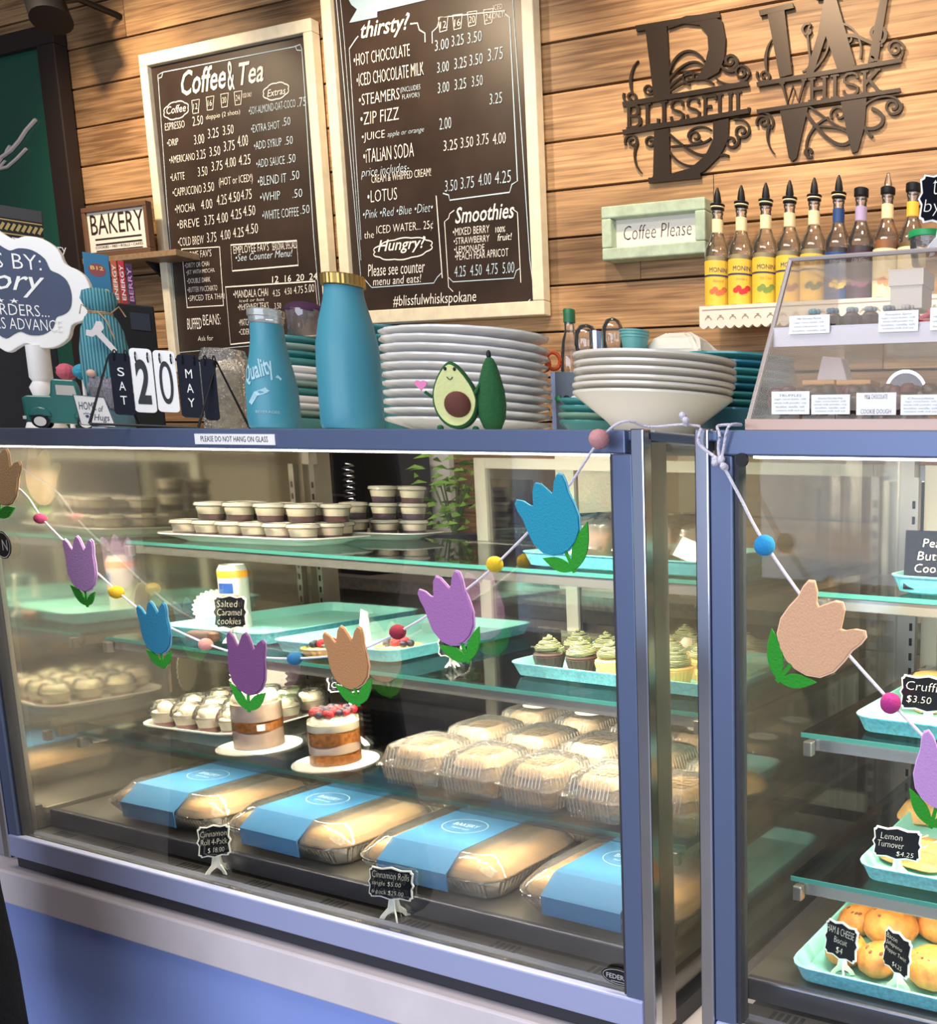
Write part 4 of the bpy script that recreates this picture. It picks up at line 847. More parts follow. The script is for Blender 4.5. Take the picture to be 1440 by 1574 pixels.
MB().tube([(0.022*cos(2*pi*i/28), 0, 0.022*sin(2*pi*i/28)) for i in range(28)], 0.0022, 8, True).build('ring', M_clear, t, smooth=True)
card('small black blank back price card behind the orchid felt tulip', (P(685, 990, Y=0.24).x, 0.25, S2+0.0065), 0.045, 0.05, [], rz=0.3, lean=0.1, hgt=0.02)

# --- lower shelf
pl3 = platter('cup_platter', 'white platter of whipped cream cups at left on lower shelf', (0, 0, 0), 0.27, 0.24)
a = P(268, 1120, Z=S3+0.02); pl3.location = (a.x+0.0, 0.29, S3+0.0005); pl3.rotation_euler.z = 0.1
whip = thing('whipped_cup', '', 'dessert cup', (0, 0, 0), 0, 'whipped cream cups')
MB().lathe([(0.019, 0), (0.020, 0.001), (0.027, 0.030), (0.0295, 0.031), (0.0265, 0.032)], n=20).build('cup', M_clear, whip, smooth=True)
MB().lathe([(0.0185, 0.0012), (0.0215, 0.012)], n=16).build('filling', mat('strawberry_layer', (0.38, 0.10, 0.10), 0.5), whip, smooth=True)
m = MB(); m.lathe([(0.0215, 0.0122), (0.0258, 0.029), (0.0235, 0.034)], n=16); m.sph((0.006, -0.004, 0.040), 0.014, n=12, wob=0.05); m.sph((-0.009, 0.004, 0.040), 0.013, n=12, wob=0.05); m.build('cream', M_cream, whip, smooth=True)
MB().lathe([(0.0305, 0.0315), (0.0310, 0.034), (0.028, 0.045), (0.023, 0.054), (0.020, 0.0545), (0.019, 0.053)], n=20).build('dome_lid', M_clear, whip, smooth=True)
used = False
for r_ in range(4):
    for c_ in range(4):
        x = -0.088+0.0605*c_; y = -0.075+0.0605*r_; q = (pl3.location.x+x-0.1*y, pl3.location.y+y+0.1*x-0.005, S3+0.0078)
        lab = 'clear cup of whipped cream, %s from left in the %s row on the cup platter' % (ORD[c_], ('front', 'second', 'third', 'back')[r_])
        if r_ == 3 and c_ == 0: continue
        if not used: whip.location = q; whip['label'] = lab; used = True
        else: dup(whip, q, random.uniform(0, 6), lab)
M_cake = mat('sponge_cake', (0.58, 0.22, 0.05), 0.85, bump=0.8, bscale=130, var=0.35)
M_pink = mat('pale_pink_cream', (0.80, 0.62, 0.54), 0.6, bump=0.4, bscale=60, var=0.12)
def trifle(px, lab, blab, Y, layers, top):
    R_ = 0.047
    c, rr = rnd(px[0], px[1], px[2], Y); z0 = S3+0.0005
    b = thing('cake_board', blab, 'cake board', (c.x, c.y, z0)); MB().lathe([(0.070, 0), (0.072, 0.0005), (0.072, 0.0022), (0.070, 0.0026)], n=40).build('round_card', M_wht, b)
    H = P((px[0]+px[1])/2, px[3], Y=Y).z-z0-0.003
    t = thing('layer_trifle', lab, 'cake', (c.x, c.y, z0+0.003)); z = 0
    R_ = min(R_, rr*1.0)
    for m_, f, nm in layers:
        z1 = z+H*f; k = random.uniform(0, 6)
        mb = MB(); n = 32; vs = []
        MB_ = mb; MB_.lathe([(R_*0.97, z+0.0003), (R_*0.985, z+0.002), (R_*0.985, z1-0.001)], n=n)
        mb.v = [(v[0], v[1], v[2]+(0.003*sin(3*atan2(v[1], v[0])+k) if abs(v[2]-z1+0.001) < 1e-6 and nm != layers[-1][2] else 0)) for v in mb.v]
        mb.build(nm, m_, t, smooth=True); z = z1
    MB().lathe([(R_, 0.0002), (R_*1.0, H*0.5), (R_, H*1.06), (R_*0.99, H*1.06)], n=36).build('clear_collar', thin('clear_collar_film', (0.99, 0.98, 0.96), 0.9), t, smooth=True)
    if top == 'berry':
        mb = MB(); mb.lathe([(R_*0.9, z), (R_*0.8, z+0.008), (R_*0.2, z+0.014)], n=24); mb.build('cream_top', M_cream, t, smooth=True)
        for i in range(26):
            a_ = i*2.4; q = R_*0.82*sqrt((i+0.5)/26); m_ = M_red if i % 3 == 0 or (i % 5 == 0) else M_blue
            MB().sph((q*cos(a_), q*sin(a_), z+0.017+0.004*(1-q/R_)), random.uniform(0.0065, 0.008), n=10).build('berry', m_, t, smooth=True)
    else:
        mb = MB()
        for i in range(9): mb.sph((R_*0.6*cos(i*0.7), R_*0.6*sin(i*0.7), z+0.008), 0.014, n=12)
        mb.sph((0, 0, z+0.016), 0.018, n=12); mb.build('piped_cream_top', M_cream, t, smooth=True)['kind'] = 'stuff'
        MB().sph((-0.018, -0.02, z+0.022), 0.008, n=10).build('strawberry_piece', M_red, t, smooth=True)
    arc = facing(c)
    if top != 'berry': arc_patch(R_+0.0008, arc-0.05, arc+0.25, H*0.42, H*0.56).build('round_seal', M_wht, t)
    return c
cc = trifle((357, 438, 1120, 1078), 'layered cake in clear collar with cream top behind the purple tulip', 'white round board beneath the cream topped layered cake', 0.20, [(M_pink, .38, 'cream_layer'), (M_cake, .22, 'sponge_layer'), (M_pink, .40, 'upper_cream')], 'cream')
cb = trifle((474, 556, 1140, 1108), 'layered cake in clear collar topped with raspberries and blueberries', 'white round board beneath the berry topped layered cake', 0.19, [(M_cake, .26, 'sponge_base'), (M_pink, .22, 'cream_layer'), (M_cake, .32, 'sponge_layer'), (M_cream, .20, 'upper_cream')], 'berry')
MB_t = card('black scalloped card behind the berry topped cake, partly hidden', (cb.x-0.05, cb.y+0.075, S3+0.0005), 0.075, 0.05, [('Whipped', .08, .6, .7, .26), ('Cake', .1, .2, .4, .22)], rz=0.5, lean=0.05, hgt=0.115)
# clamshells with iced rolls
M_roll = mat('iced_roll', (0.50, 0.34, 0.19), 0.5, bump=0.7, bscale=50, var=0.3)
M_ice = mat('vanilla_icing', (0.46, 0.28, 0.12), 0.4, bump=0.8, bscale=35, var=0.3)
M_rollside = mat('roll_side', (0.34, 0.19, 0.08), 0.6, bump=0.6, bscale=60, var=0.4)
def ribbed(mb, amp=0.0012, per=0.008):
    mb.v = [(v[0]*(1+0.0), v[1], v[2]) for v in mb.v]; return mb
def make_clam():
    t = thing('clamshell_box', '', 'clamshell', (0, 0, 0), 0, 'clear clamshell boxes on the lower shelf')
    mb = MB(); n = 24; w = 0.105
    mb.loft([(w, w, 0.013, 0), (w+0.004, w+0.004, 0.013, 0.003), (w+0.014, w+0.014, 0.015, 0.034), (w+0.024, w+0.024, 0.016, 0.0355), (w+0.024, w+0.024, 0.016, 0.037)], k=6, capt=False); mb.build('base_tub', M_clearrib, t, smooth=True)
    mb = MB(); mb.loft([(w+0.024, w+0.024, 0.016, 0.0376), (w+0.022, w+0.022, 0.016, 0.039), (w+0.012, w+0.012, 0.015, 0.040), (w-0.004, w-0.004, 0.015, 0.068), (w-0.022, w-0.022, 0.014, 0.074), (w-0.03, w-0.03, 0.012, 0.0725)], k=6, capb=False); mb.build('domed_lid', M_clearrib, t, smooth=True)
    mb = MB()
    for i in range(11):
        q = -w/2+0.014+i*(w-0.028)/10
        for s in (-1, 1):
            mb.tube([(q, s*(w/2+0.0068), 0.041), (q, s*(w/2-0.0012), 0.067)], 0.0008, 4); mb.tube([(s*(w/2+0.0068), q, 0.041), (s*(w/2-0.0012), q, 0.067)], 0.0008, 4)
            mb.tube([(q, s*(w/2+0.0022), 0.003), (q, s*(w/2+0.0072), 0.034)], 0.0008, 4); mb.tube([(s*(w/2+0.0022), q, 0.003), (s*(w/2+0.0072), q, 0.034)], 0.0008, 4)
    mb.build('moulded_ribs', thin('bright_rib_plastic', (0.95, 0.93, 0.9), 4, milky=0.35, milk=(0.95, 0.9, 0.8)), t)['kind'] = 'stuff'
    return t
def make_roll():
    t = thing('iced_bun', '', 'bun', (0, 0, 0), 0, 'iced buns inside the clamshells')
    MB().loft([(0.080, 0.080, 0.03, 0), (0.094, 0.094, 0.032, 0.012), (0.096, 0.096, 0.034, 0.036), (0.088, 0.088, 0.034, 0.044)], k=5).build('crumb', M_rollside, t, smooth=True)
    m = MB(); m.loft([(0.090, 0.090, 0.034, 0.0442), (0.096, 0.096, 0.036, 0.047), (0.084, 0.084, 0.036, 0.058), (0.055, 0.055, 0.024, 0.065), (0.02, 0.02, 0.008, 0.066)], k=5); m.v = [(v[0], v[1], v[2]+random.uniform(-0.0015, 0.0015)) for v in m.v]; m.build('icing', M_ice, t, smooth=True)
    return t
clam = make_clam(); bun = make_roll(); used = False
seal = MB().prism([(0.030*cos(2*pi*i/28), 0.022*sin(2*pi*i/28)) for i in range(28)], 0, 0.0005)
seal.v = [(v[0], v[2], 0.0745+v[1]) for v in seal.v]; 
for r_ in range(4):
    for c_ in range(5):
        x = -0.605+0.1345*c_; y = 0.195+0.135*r_; z = S3+0.0005
        if y > 0.66: continue
        rz = random.uniform(-0.06, 0.06)
        lb = '%s from left in the %s row' % (ORD[c_], ('front', 'second', 'third', 'back')[r_])
        l1 = 'ribbed clear clamshell box, '+lb+' on the lower shelf'; l2 = 'iced bun inside clamshell, '+lb+' of the lower shelf'
        if not used: o1, o2 = clam, bun; used = True; o1.rotation_euler.z = rz
        else: o1 = dup(clam, (0, 0, 0), rz); o2 = dup(bun, (0, 0, 0), rz)
        o1.location = (x, y, z); o2.location = (x, y, z+0.0045); o1['label'] = l1; o2['label'] = l2
        if r_ >= 2:
            s_ = MB(); s_.v = list(seal.v); s_.f = list(seal.f); s_.build('oval_label', M_wht, o1)
            m = MB(); textc(m, 'BAKERY', 0, 0, 0.034, 0.008, 0); m.v = [(v[0], v[2], 0.0757) for v in m.v]; m.build('lettering', mat('label_gold', (0.5, 0.4, 0.25), 0.5), o1)
# --- foil pans with blue sleeves on the deck
M_sleeve = mat('blue_card_sleeve', (0.055, 0.19, 0.38), 0.32, coat=0.5, var=0.04, bscale=6)
M_panfill = mat('iced_rolls_tan', (0.56, 0.33, 0.12), 0.5, bump=0.5, bscale=18, var=0.22)
M_panlid = thin('pan_dome_lid', (0.98, 0.96, 0.92), 2.4, milky=0.10, rough=0.08, bump=0.15, bscale=40)
def make_pan():
    t = thing('foil_pan', '', 'foil pan', (0, 0, 0), 0, 'foil pans of cinnamon rolls')
    w, d = 0.325, 0.235
    lv = [(w-0.06, d-0.06, 0.03, 0), (w-0.055, d-0.055, 0.032, 0.002), (w-0.012, d-0.012, 0.045, 0.040), (w, d, 0.05, 0.041), (w, d, 0.05, 0.044), (w-0.008, d-0.008, 0.048, 0.044)]
    mb = MB(); mb.loft(lv, k=6, capt=False)
    mb.build('foil_tray', M_foil, t)
    mb = MB()
    for i in range(30):
        u = -0.12+0.24*i/29
        for s in (-1, 1): mb.tube([(u, s*(d/2-0.028), 0.004), (u*1.12, s*(d/2-0.007), 0.038)], 0.0018, 5)
    for i in range(20):
        u = -0.075+0.15*i/19
        for s in (-1, 1): mb.tube([(s*(w/2-0.028), u, 0.004), (s*(w/2-0.007), u*1.15, 0.038)], 0.0018, 5)
    mb.build('foil_crimps', M_foil, t)['kind'] = 'stuff'
    mb = MB(); mb.loft([(w-0.02, d-0.02, 0.044, 0.0405), (w-0.03, d-0.03, 0.04, 0.052), (w-0.075, d-0.07, 0.035, 0.0605)], k=6); mb.build('cinnamon_roll_slab', M_panfill, t, smooth=True)
    mb = MB(); mb.loft([(w-0.004, d-0.004, 0.048, 0.0446), (w-0.012, d-0.012, 0.046, 0.052), (w-0.065, d-0.06, 0.035, 0.076), (w-0.075, d-0.07, 0.033, 0.0768)], k=6, capb=False); mb.build('clear_lid', M_panlid, t, smooth=True)
    h = d/2
    pr = [(-h-0.001, 0.018), (-h-0.003, 0.050), (-h+0.030, 0.0785), (h-0.030, 0.0785), (h+0.003, 0.050), (h+0.001, 0.018)]
    inn = [(y*0.985, z-0.0012) for y, z in reversed(pr)]
    MB().prismx(pr+inn, -0.088, 0.066).build('card_sleeve', M_sleeve, t)
    mb = MB(); e = [(0.045*cos(2*pi*i/30)-0.012, 0.030*sin(2*pi*i/30)) for i in range(30)]; line(mb, e, 0.0012, 0, True); textc(mb, 'BAKERY', -0.012, 0.004, 0.055, 0.011); textc(mb, 'fresh & warm', -0.012, -0.011, 0.04, 0.006, shear=0.2)
    mb.v = [(v[0], v[2], 0.0791) for v in mb.v]; mb.build('printed_lettering', mat('sleeve_print', (0.55, 0.72, 0.82), 0.6), t)
    return t
pan = make_pan(); used = False
for i, x in enumerate((-1.215, -0.868, -0.520, -0.165)):
    lb = 'foil pan of cinnamon rolls with blue card sleeve, %s in the front row' % ('leftmost', 'second from left', 'third from left', 'rightmost')[i]
    q = (x, 0.198, 0.5275)
    if i == 0: pan.location = q; pan['label'] = lb; pan.rotation_euler.z = 0.02
    else: dup(pan, q, (0, -0.015, 0.01, -0.01)[i], lb)
for i, x in enumerate((-1.215, -0.868, -0.520, -0.165)):
    dup(pan, (x-0.01, 0.455, 0.5275), 0.01, 'foil pan of cinnamon rolls with blue card sleeve, %s in the back row' % ('leftmost', 'second from left', 'third from left', 'rightmost')[i])
# price cards on the deck front
a = P(332, 1338, Z=0.4965)
card('small tilted black card on white easel foot, before the leftmost foil pans', (P(332, 1330, Y=0.045).x, 0.046, 0.4965), 0.05, 0.058, [('Cinnamon', .1, .66, .8, .18), ('Roll 4-Pack', .1, .4, .8, .18), ('$ 18.00', .3, .12, .5, .18)], rz=0.75, lean=0.12, hgt=0.034)
card('black cinnamon rolls price card on white easel foot in front of blue sleeves', (P(603, 1400, Y=0.045).x, 0.046, 0.4965), 0.085, 0.052, [('Cinnamon Rolls', .08, .66, .84, .22), ('single $5.00', .08, .38, .66, .18), ('6 pack $25.00', .08, .1, .72, .18)], rz=0.15, lean=0.12, hgt=0.036)

# ------------------------------------------------------------ right case food
tR1 = tray('display_tray', 'aqua tray behind the buttered black card, top shelf of the right case', (0, 0, R1+0.0005), 0.42, 0.32); a = P(1358, 880, Y=0.20); tR1.location.x = a.x+0.21; tR1.location.y = 0.365
tR2 = tray('display_tray', 'aqua tray under the cruffins card, middle shelf of the right case', (0, 0, R2+0.0005), 0.42, 0.36); a = P(1303, 1100, Y=0.165); tR2.location.x = a.x+0.21; tR2.location.y = 0.35
tR3 = tray('display_tray', 'aqua tray with lemon turnovers, bottom shelf of the right case', (0, 0, R3+0.0005), 0.44, 0.40); a = P(1309, 1320, Y=0.13); tR3.location.x = a.x+0.22; tR3.location.y = 0.335
tR4 = tray('display_tray', 'aqua tray of golden biscuits on the floor of the right case', (0, 0, 0.527), 0.46, 0.46, h=0.028); a = P(1200, 1500, Y=0.075); tR4.location.x = a.x+0.235; tR4.location.y = 0.31
q = P(1425, 885, Y=0.215); card('large black leaning card with cookie price at right edge, top shelf of the right case', (q.x+0.004, 0.232, R1+0.0075), 0.085, 0.085, [('Peanut', .3, .72, .6, .14), ('Butter', .22, .50, .6, .14), ('Cookie', .18, .29, .6, .14), ('$2.50', .3, .08, .45, .12)], rz=0.25, lean=0.25, hgt=0.0, stand=False, border=False)
q = P(1428, 1100, Y=0.19); card('black cruffins price card with white edge, middle shelf of the right case', (q.x-0.006, 0.20, R2+0.0075), 0.083, 0.05, [('Cruffins', .1, .58, .8, .25), ('$3.50', .12, .2, .45, .22)], rz=0.0, lean=0.08, hgt=0.032)
q = P(1374, 1330, Y=0.155); card('black lemon turnover price card with white edge, bottom shelf of the right case', (q.x, 0.165, R3+0.0075), 0.072, 0.045, [('Lemon', .16, .62, .45, .2), ('Turnover', .1, .36, .55, .2), ('$4.25', .5, .1, .36, .17)], rz=0.05, lean=0.08, hgt=0.027)
q = P(1292, 1505, Y=0.118); q.y = 0.106; card('black ham and cheese biscuit price card at the left front of the biscuit tray', (q.x, q.y+0.012, 0.5345), 0.060, 0.052, [('HAM & CHEESE', .06, .66, .84, .2), ('Biscuit', .3, .42, .4, .17), ('$4', .38, .12, .2, .2)], rz=-0.28, lean=0.1, hgt=0.028)
q = P(1377, 1525, Y=0.115); q.y = 0.105; card('black bacon jalapeno popper twist price card, front right of the biscuit tray', (q.x, q.y+0.01, 0.5345), 0.060, 0.056, [('Bacon', .1, .76, .4, .13), ('Jalapeno', .1, .58, .6, .13), ('Popper Twist', .1, .4, .78, .13), ('$4.25', .4, .12, .35, .13)], rz=-0.55, lean=0.1, hgt=0.028)
M_bis = mat('golden_biscuit', (0.58, 0.22, 0.045), 0.55, bump=0.9, bscale=45, var=0.35)
M_turn = mat('turnover_pastry', (0.60, 0.36, 0.13), 0.5, bump=0.4, bscale=40, var=0.2)
for i, (px, py, r_, lab) in enumerate(((1296, 1446, 0.034, 'golden biscuit just behind the ham and cheese card'), (1348, 1462, 0.034, 'golden biscuit between the two front price cards'), (1432, 1480, 0.042, 'large golden biscuit at lower right edge of the tray'), (1365, 1415, 0.044, 'rounded golden biscuit in the middle of the tray'), (1440, 1410, 0.038, 'golden biscuit at the right back of the tray'), (1318, 1400, 0.034, 'golden biscuit at the left back of the tray'))):
    a = P(px, py+12, Z=0.56)
    t = thing('biscuit', lab, 'biscuit', (a.x, a.y+0.01, 0.5335), random.uniform(0, 3), 'golden biscuits on the floor tray')
    m = MB(); m.sph((0, 0, r_*0.62), r_, (1.05, 0.95, 0.66), 20, 0.035); m.sph((r_*0.35, 0.1*r_, r_*0.8), r_*0.62, (1, 1, 0.62), 16, 0.04); m.sph((-r_*0.4, -0.2*r_, r_*0.6), r_*0.6, (1, 1, 0.7), 16, 0.05); m.build('crust', M_bis, t, smooth=True)['kind'] = 'stuff'
    m = MB()
    for k in range(5): a_ = random.uniform(0, 6.28); m.sph((r_*0.5*cos(a_), r_*0.5*sin(a_), r_*1.12), 0.004, (1.4, 1, .7), 8)
    m.build('browned_bits', mat('browned_bits', (0.18, 0.05, 0.02), 0.6), t)['kind'] = 'stuff'
for i, (px, py, lab) in enumerate(((1412, 1285, 'lemon turnover pastry behind its price card'), (1436, 1225, 'lemon turnover pastry at right edge behind lavender tulip leaf'))):
    a = P(px, py+15, Z=R3+0.03); t = thing('turnover', lab, 'pastry', (a.x, a.y, R3+0.0075), 0.4*i-0.2, 'lemon turnovers on the aqua tray')
    m = MB(); m.loft([(0.11, 0.07, 0.03, 0), (0.125, 0.085, 0.035, 0.006), (0.10, 0.06, 0.028, 0.026), (0.05, 0.025, 0.012, 0.034)]); m.build('folded_pastry', M_turn, t, smooth=True)
    m = MB()
    for k in range(3): m.tube([(-0.03+0.025*k, -0.02, 0.031), (-0.02+0.025*k, 0.018, 0.0345)], 0.0015, 5)
    m.build('icing_drizzle', M_cream, t)['kind'] = 'stuff'
for i, (px, py, lab) in enumerate(((1400, 1085, 'dark cruffin pastry behind the cruffins card'),)):
    a = P(px+30, py, Y=0.33); t = thing('cruffin', lab, 'pastry', (a.x, 0.33, R2+0.0075))
    MB().lathe([(0.026, 0), (0.032, 0.03), (0.036, 0.045), (0.026, 0.058), (0.008, 0.06)], n=30, wob=lambda a: 0.04*cos(10*a)).build('spiral_pastry', M_turn, t, smooth=True)
# ------------------------------------------------------------ things on top of the case
def fk(px, py, Y, k=1.0):
    """position, turn towards the viewer and metres per photo pixel (across, up) there"""
    a = P(px-10, py, Y=Y); b = P(px+10, py, Y=Y); c = P(px, py-10, Y=Y); d_ = P(px, py+10, Y=Y); m = P(px, py, Y=Y)
    th = atan2(CAM.x-m.x, m.y-CAM.y)
    return m, th*k, (b.x-a.x)/20*cos(th)/cos(th*(1-k)), (c.z-d_.z)/20
def rrect(w, h, r, k=4, cx=0, cz=0):
    o = []
    for q, (sx, sz) in enumerate(((1, 1), (-1, 1), (-1, -1), (1, -1))):
        for i in range(k+1): a = pi/2*q+pi/2*i/k; o.append((cx+sx*(w/2-r)+r*cos(a), cz+sz*(h/2-r)+r*sin(a)))
    return o
M_navy = mat('navy_chalkboard', (0.030, 0.045, 0.10), 0.5, var=0.2, bscale=6)
# scalloped sign on a turned pedestal
Ys = 0.13
c, rot, mx, mz = fk(2, 447, Ys, 0.55)
t = thing('plaque_sign', 'scalloped navy sign with white rim about orders, on white turned pedestal, left edge', 'sign', (c.x, Ys, TOP), rot)
zc = c.z-TOP
def scal(k):
    pr = [(1.0, 0.0), (0.96, 0.28), (0.86, 0.42), (0.74, 0.50), (0.68, 0.72), (0.52, 0.88), (0.34, 0.90), (0.22, 0.84), (0.12, 0.90), (0.0, 1.0)]
    o = [(x, z) for x, z in pr]+[(-x, z) for x, z in reversed(pr[:-1])]; o = o+[(-x, -z) for x, z in o[1:-1]]
    n = len(o); s = []
    for i in range(n):
        for q in range(3):
            p0, p1, p2, p3 = o[i-1], o[i], o[(i+1) % n], o[(i+2) % n]; u = q/3
            s.append(tuple(0.5*((2*p1[j])+(-p0[j]+p2[j])*u+(2*p0[j]-5*p1[j]+4*p2[j]-p3[j])*u*u+(-p0[j]+3*p1[j]-3*p2[j]+p3[j])*u**3) for j in (0, 1)))
    return s
hw, hh = 143*mx, 97*mz
MB().prism([(x*hw, zc+z*hh) for x, z in scal(1)], -0.004, 0.008).build('white_rim', M_wht, t, bevel=0.002)
MB().prism([(x*(hw-32*mx), zc+z*(hh-22*mz)) for x, z in scal(1)], -0.0055, -0.0042).build('navy_face', M_navy, t)
m = MB()
for s_, xa, xb, yb, h_, sh in (('SALES BY:', -75, 72, 412, 24, 0), ('Mallory', -95, 74, 456, 44, 0.35), ('\u2605 \u2605 \u2605', -28, 30, 466, 8, 0), ('SPECIAL ORDERS...', -105, 75, 485, 18, 0), ('2 WEEKS ADVANCE', -62, 92, 507, 18, 0)):
    text(m, s_, (xa-2)*mx, zc+(447-yb)*mz, (xb-xa)*mx, h_*mz, -0.0062, shear=sh, bold=0.004 if sh else -0.008)
m.build('lettering', M_wht, t)
c2, r2, mx2, mz2 = fk(42, 640, Ys, 1.0)
bx = (42-2)*mx; r0 = 35*mx2
MB().lathe([(r0, 0), (r0, 0.006), (r0*0.9, 0.018), (r0*0.5, 0.022), (r0*0.42, 0.035), (r0*0.55, 0.045), (r0*0.33, 0.055), (r0*0.5, 0.075), (r0*0.6, 0.088), (r0*0.42, 0.1), (r0*0.55, 0.108), (r0*0.55, max(0.112, zc-hh*0.86))], (bx, 0.01, 0.0005), n=28).build('turned_pedestal', M_white, t, smooth=True)
# tall black box with gold trim behind it
c, rot, mx, mz = fk(25, 338, 0.42, 0.0)
xr_ = P(64, 330, Y=0.42).x; zt_ = P(30, 314, Y=0.42).z
c, rot, mx, mz = fk(-20, 338, 0.42); t = thing('gift_box', 'tall black box with gold patterned band, behind the scalloped navy sign', 'box', (c.x, 0.42, TOP+0.0005), rot); bh = zt_-TOP; BK = 84*mx/0.11; t.scale = (BK, 1, 1)
MB().bb(-0.11, 0.11, -0.08, 0.08, 0, bh-0.03).build('box_body', M_black, t, bevel=0.002)
MB().bb(-0.113, 0.113, -0.083, 0.083, bh-0.0295, bh).build('box_lid', mat('charcoal_card', (0.03, 0.03, 0.03), 0.5), t, bevel=0.002)
m = MB(); mg = mat('gold_print', (0.42, 0.30, 0.10), 0.4, metal=0.3)
for z in (bh-0.034, bh-0.066): m.bb(-0.11, 0.11, -0.0812, -0.0802, z, z+0.003)
for i in range(20): m.prism(ell(0.004, 0.009, 8), -0.0812, -0.0802) if False else m.box((-0.104+i*0.011, -0.0806, bh-0.048), (0.006, 0.001, 0.018), ry=0.5)
m.build('gold_band', mg, t)['kind'] = 'stuff'
m = MB(); text(m, 'The Bakery', 0.045, bh-0.098, 0.11, 0.026, -0.0812); m.build('lettering', M_cream, t)
# candy boxes on a black cabinet
Yb = 0.50
c = P(190, 470, Y=Yb); xl = P(136, 470, Y=Yb).x; xr_ = P(243, 500, Y=Yb).x; zt_ = P(190, 471, Y=Yb).z
c, CR, CMX, mz = fk(189, 500, Yb)
t = thing('black_cabinet', 'low black cabinet behind the knitted gnome, carrying snack boxes', 'cabinet', (c.x, c.y, TOP+0.0005), CR)
w_ = 100*CMX; MB().bb(-w_/2, w_/2, -0.07, 0.07, 0, zt_-TOP-0.001).build('body', M_black, t, bevel=0.003)
MB().bb(w_*0.12, w_*0.42, -0.0725, -0.0705, zt_-TOP-0.06, zt_-TOP-0.02).build('screen', mat('dark_screen', (0.03, 0.035, 0.045), 0.12), t)
CB = c
def sbox(px0, px1, py0, lab, m_, txt, tm, Y=Yb, cat='snack box', extra=None, tz=0.55):
    u = ((px0+px1)/2-189)*CMX; h = P(px0, py0, Y=Y).z-zt_
    t = thing('snack_box', lab, cat, (CB.x+u*cos(CR)+0.02*sin(CR), CB.y+u*sin(CR)-0.02*cos(CR), zt_+0.0005), CR, 'snack boxes on the black cabinet'); w_ = (px1-px0)*CMX-0.0015
    MB().bb(-w_/2, w_/2, -0.02, 0.02, 0, h).build('carton', m_, t, bevel=0.001)
    m = MB()
    for s_, z, k, vert in txt:
        if vert:
            n0 = len(m.v); text(m, s_, 0, 0, h*0.8, w_*0.6, -0.0206, bold=0.01); m.v[n0:] = [(-(v[2]-w_*0.3), v[1], v[0]+h*0.1) for v in m.v[n0:]]
        else: textc(m, s_, 0, h*z, w_*k, w_*k*0.36, -0.0206, bold=0.02)
    if txt: m.build('lettering', tm, t)
    if extra: extra(t, w_, h)
def pouch(t, w_, h):
    MB().prism([(w_*0.34*cos(2*pi*i/20), h*0.66+w_*0.32*sin(2*pi*i/20)) for i in range(20)], -0.0204, -0.0201).build('emblem', mat('emblem_red', (0.25, 0.05, 0.06), 0.5), t)
sbox(140, 179, 402, 'blue snack box with B12 printing, above the knitted gnome', mat('box_blue', (0.02, 0.16, 0.30), 0.45), [('B12', .70, .5, 0), ('B12', .22, .85, 0)], mat('print_gold', (0.80, 0.55, 0.12), 0.5), extra=pouch)
sbox(179.5, 190, 405, 'narrow orange red snack packet right of the blue box', mat('box_orange', (0.50, 0.10, 0.03), 0.4), [('ENERGY', 0, 0, 1)], M_wht)
sbox(190.5, 201, 403, 'narrow bright red snack packet in the middle of the row', mat('box_red', (0.50, 0.02, 0.03), 0.4), [('ENERGY', 0, 0, 1)], M_wht)
sbox(201.5, 213, 405, 'narrow dark purple snack packet at right end of row', mat('box_purple', (0.05, 0.015, 0.06), 0.4), [('BERRY', 0, 0, 1)], mat('print_pink', (0.7, 0.3, 0.5), 0.5))
# knitted gnome
c, rot, mx, mz = fk(174, 655, 0.17)
t = thing('knitted_gnome', 'teal knitted gnome with twine tied hat and white bone tag', 'doll', (c.x, 0.17, TOP+0.0005), rot)
g = lambda px, py: ((px-174)*mx, (655-py)*mz)
M_knit = stripes('teal_knit', (0.04, 0.18, 0.24), (0.14, 0.40, 0.46), 65, 0.9, 0.6, 'X')
pf = [(30, 600), (36, 585), (38, 560), (37, 530), (32, 500), (24, 482), (17, 474), (22, 468), (28, 455), (24, 443), (10, 438)]
m = MB(); m.lathe([(r_*mx, (655-y)*mz) for r_, y in pf], n=48, sy=0.8, wob=lambda a: 0.025*cos(20*a)); m.build('knit_hat', M_knit, t, smooth=True)
m = MB()
for k in range(2): m.tube([(18.5*mx*cos(a/16*2*pi), 16*mx*sin(a/16*2*pi), (655-474-2*k)*mz) for a in range(16)], 0.0013, 6, True)
m.tube([(g(190, 474)[0], -0.012, g(0, 474)[1]), (g(203, 468)[0], -0.020, g(0, 464)[1]), (g(212, 462)[0], -0.018, g(0, 478)[1])], 0.0012, 6)
m.tube([(g(170, 474)[0], -0.016, g(0, 474)[1]), (g(182, 490)[0], -0.034, g(0, 488)[1]), (g(191, 512)[0], -0.04, g(0, 515)[1])], 0.0012, 6)
m.tube([(g(160, 474)[0], -0.014, g(0, 474)[1]), (g(147, 468)[0], -0.018, g(0, 466)[1]), (g(143, 478)[0], -0.018, g(0, 480)[1])], 0.0012, 6); m.build('twine_bow', mat('jute_twine', (0.45, 0.30, 0.16), 0.9), t)
m = MB(); bone = [(158, 505), (150, 505), (149, 513), (158, 515), (164, 511), (187, 536), (193, 531), (172, 506), (177, 500), (174, 491), (166, 491), (163, 498)]
bone = [(x, y) for x, y in bone]; m.prism([g(x, y) for x, y in reversed(bone)], -0.047, -0.043); m.build('bone_tag', mat('bone_tag_white', (0.75, 0.72, 0.72), 0.7), t)
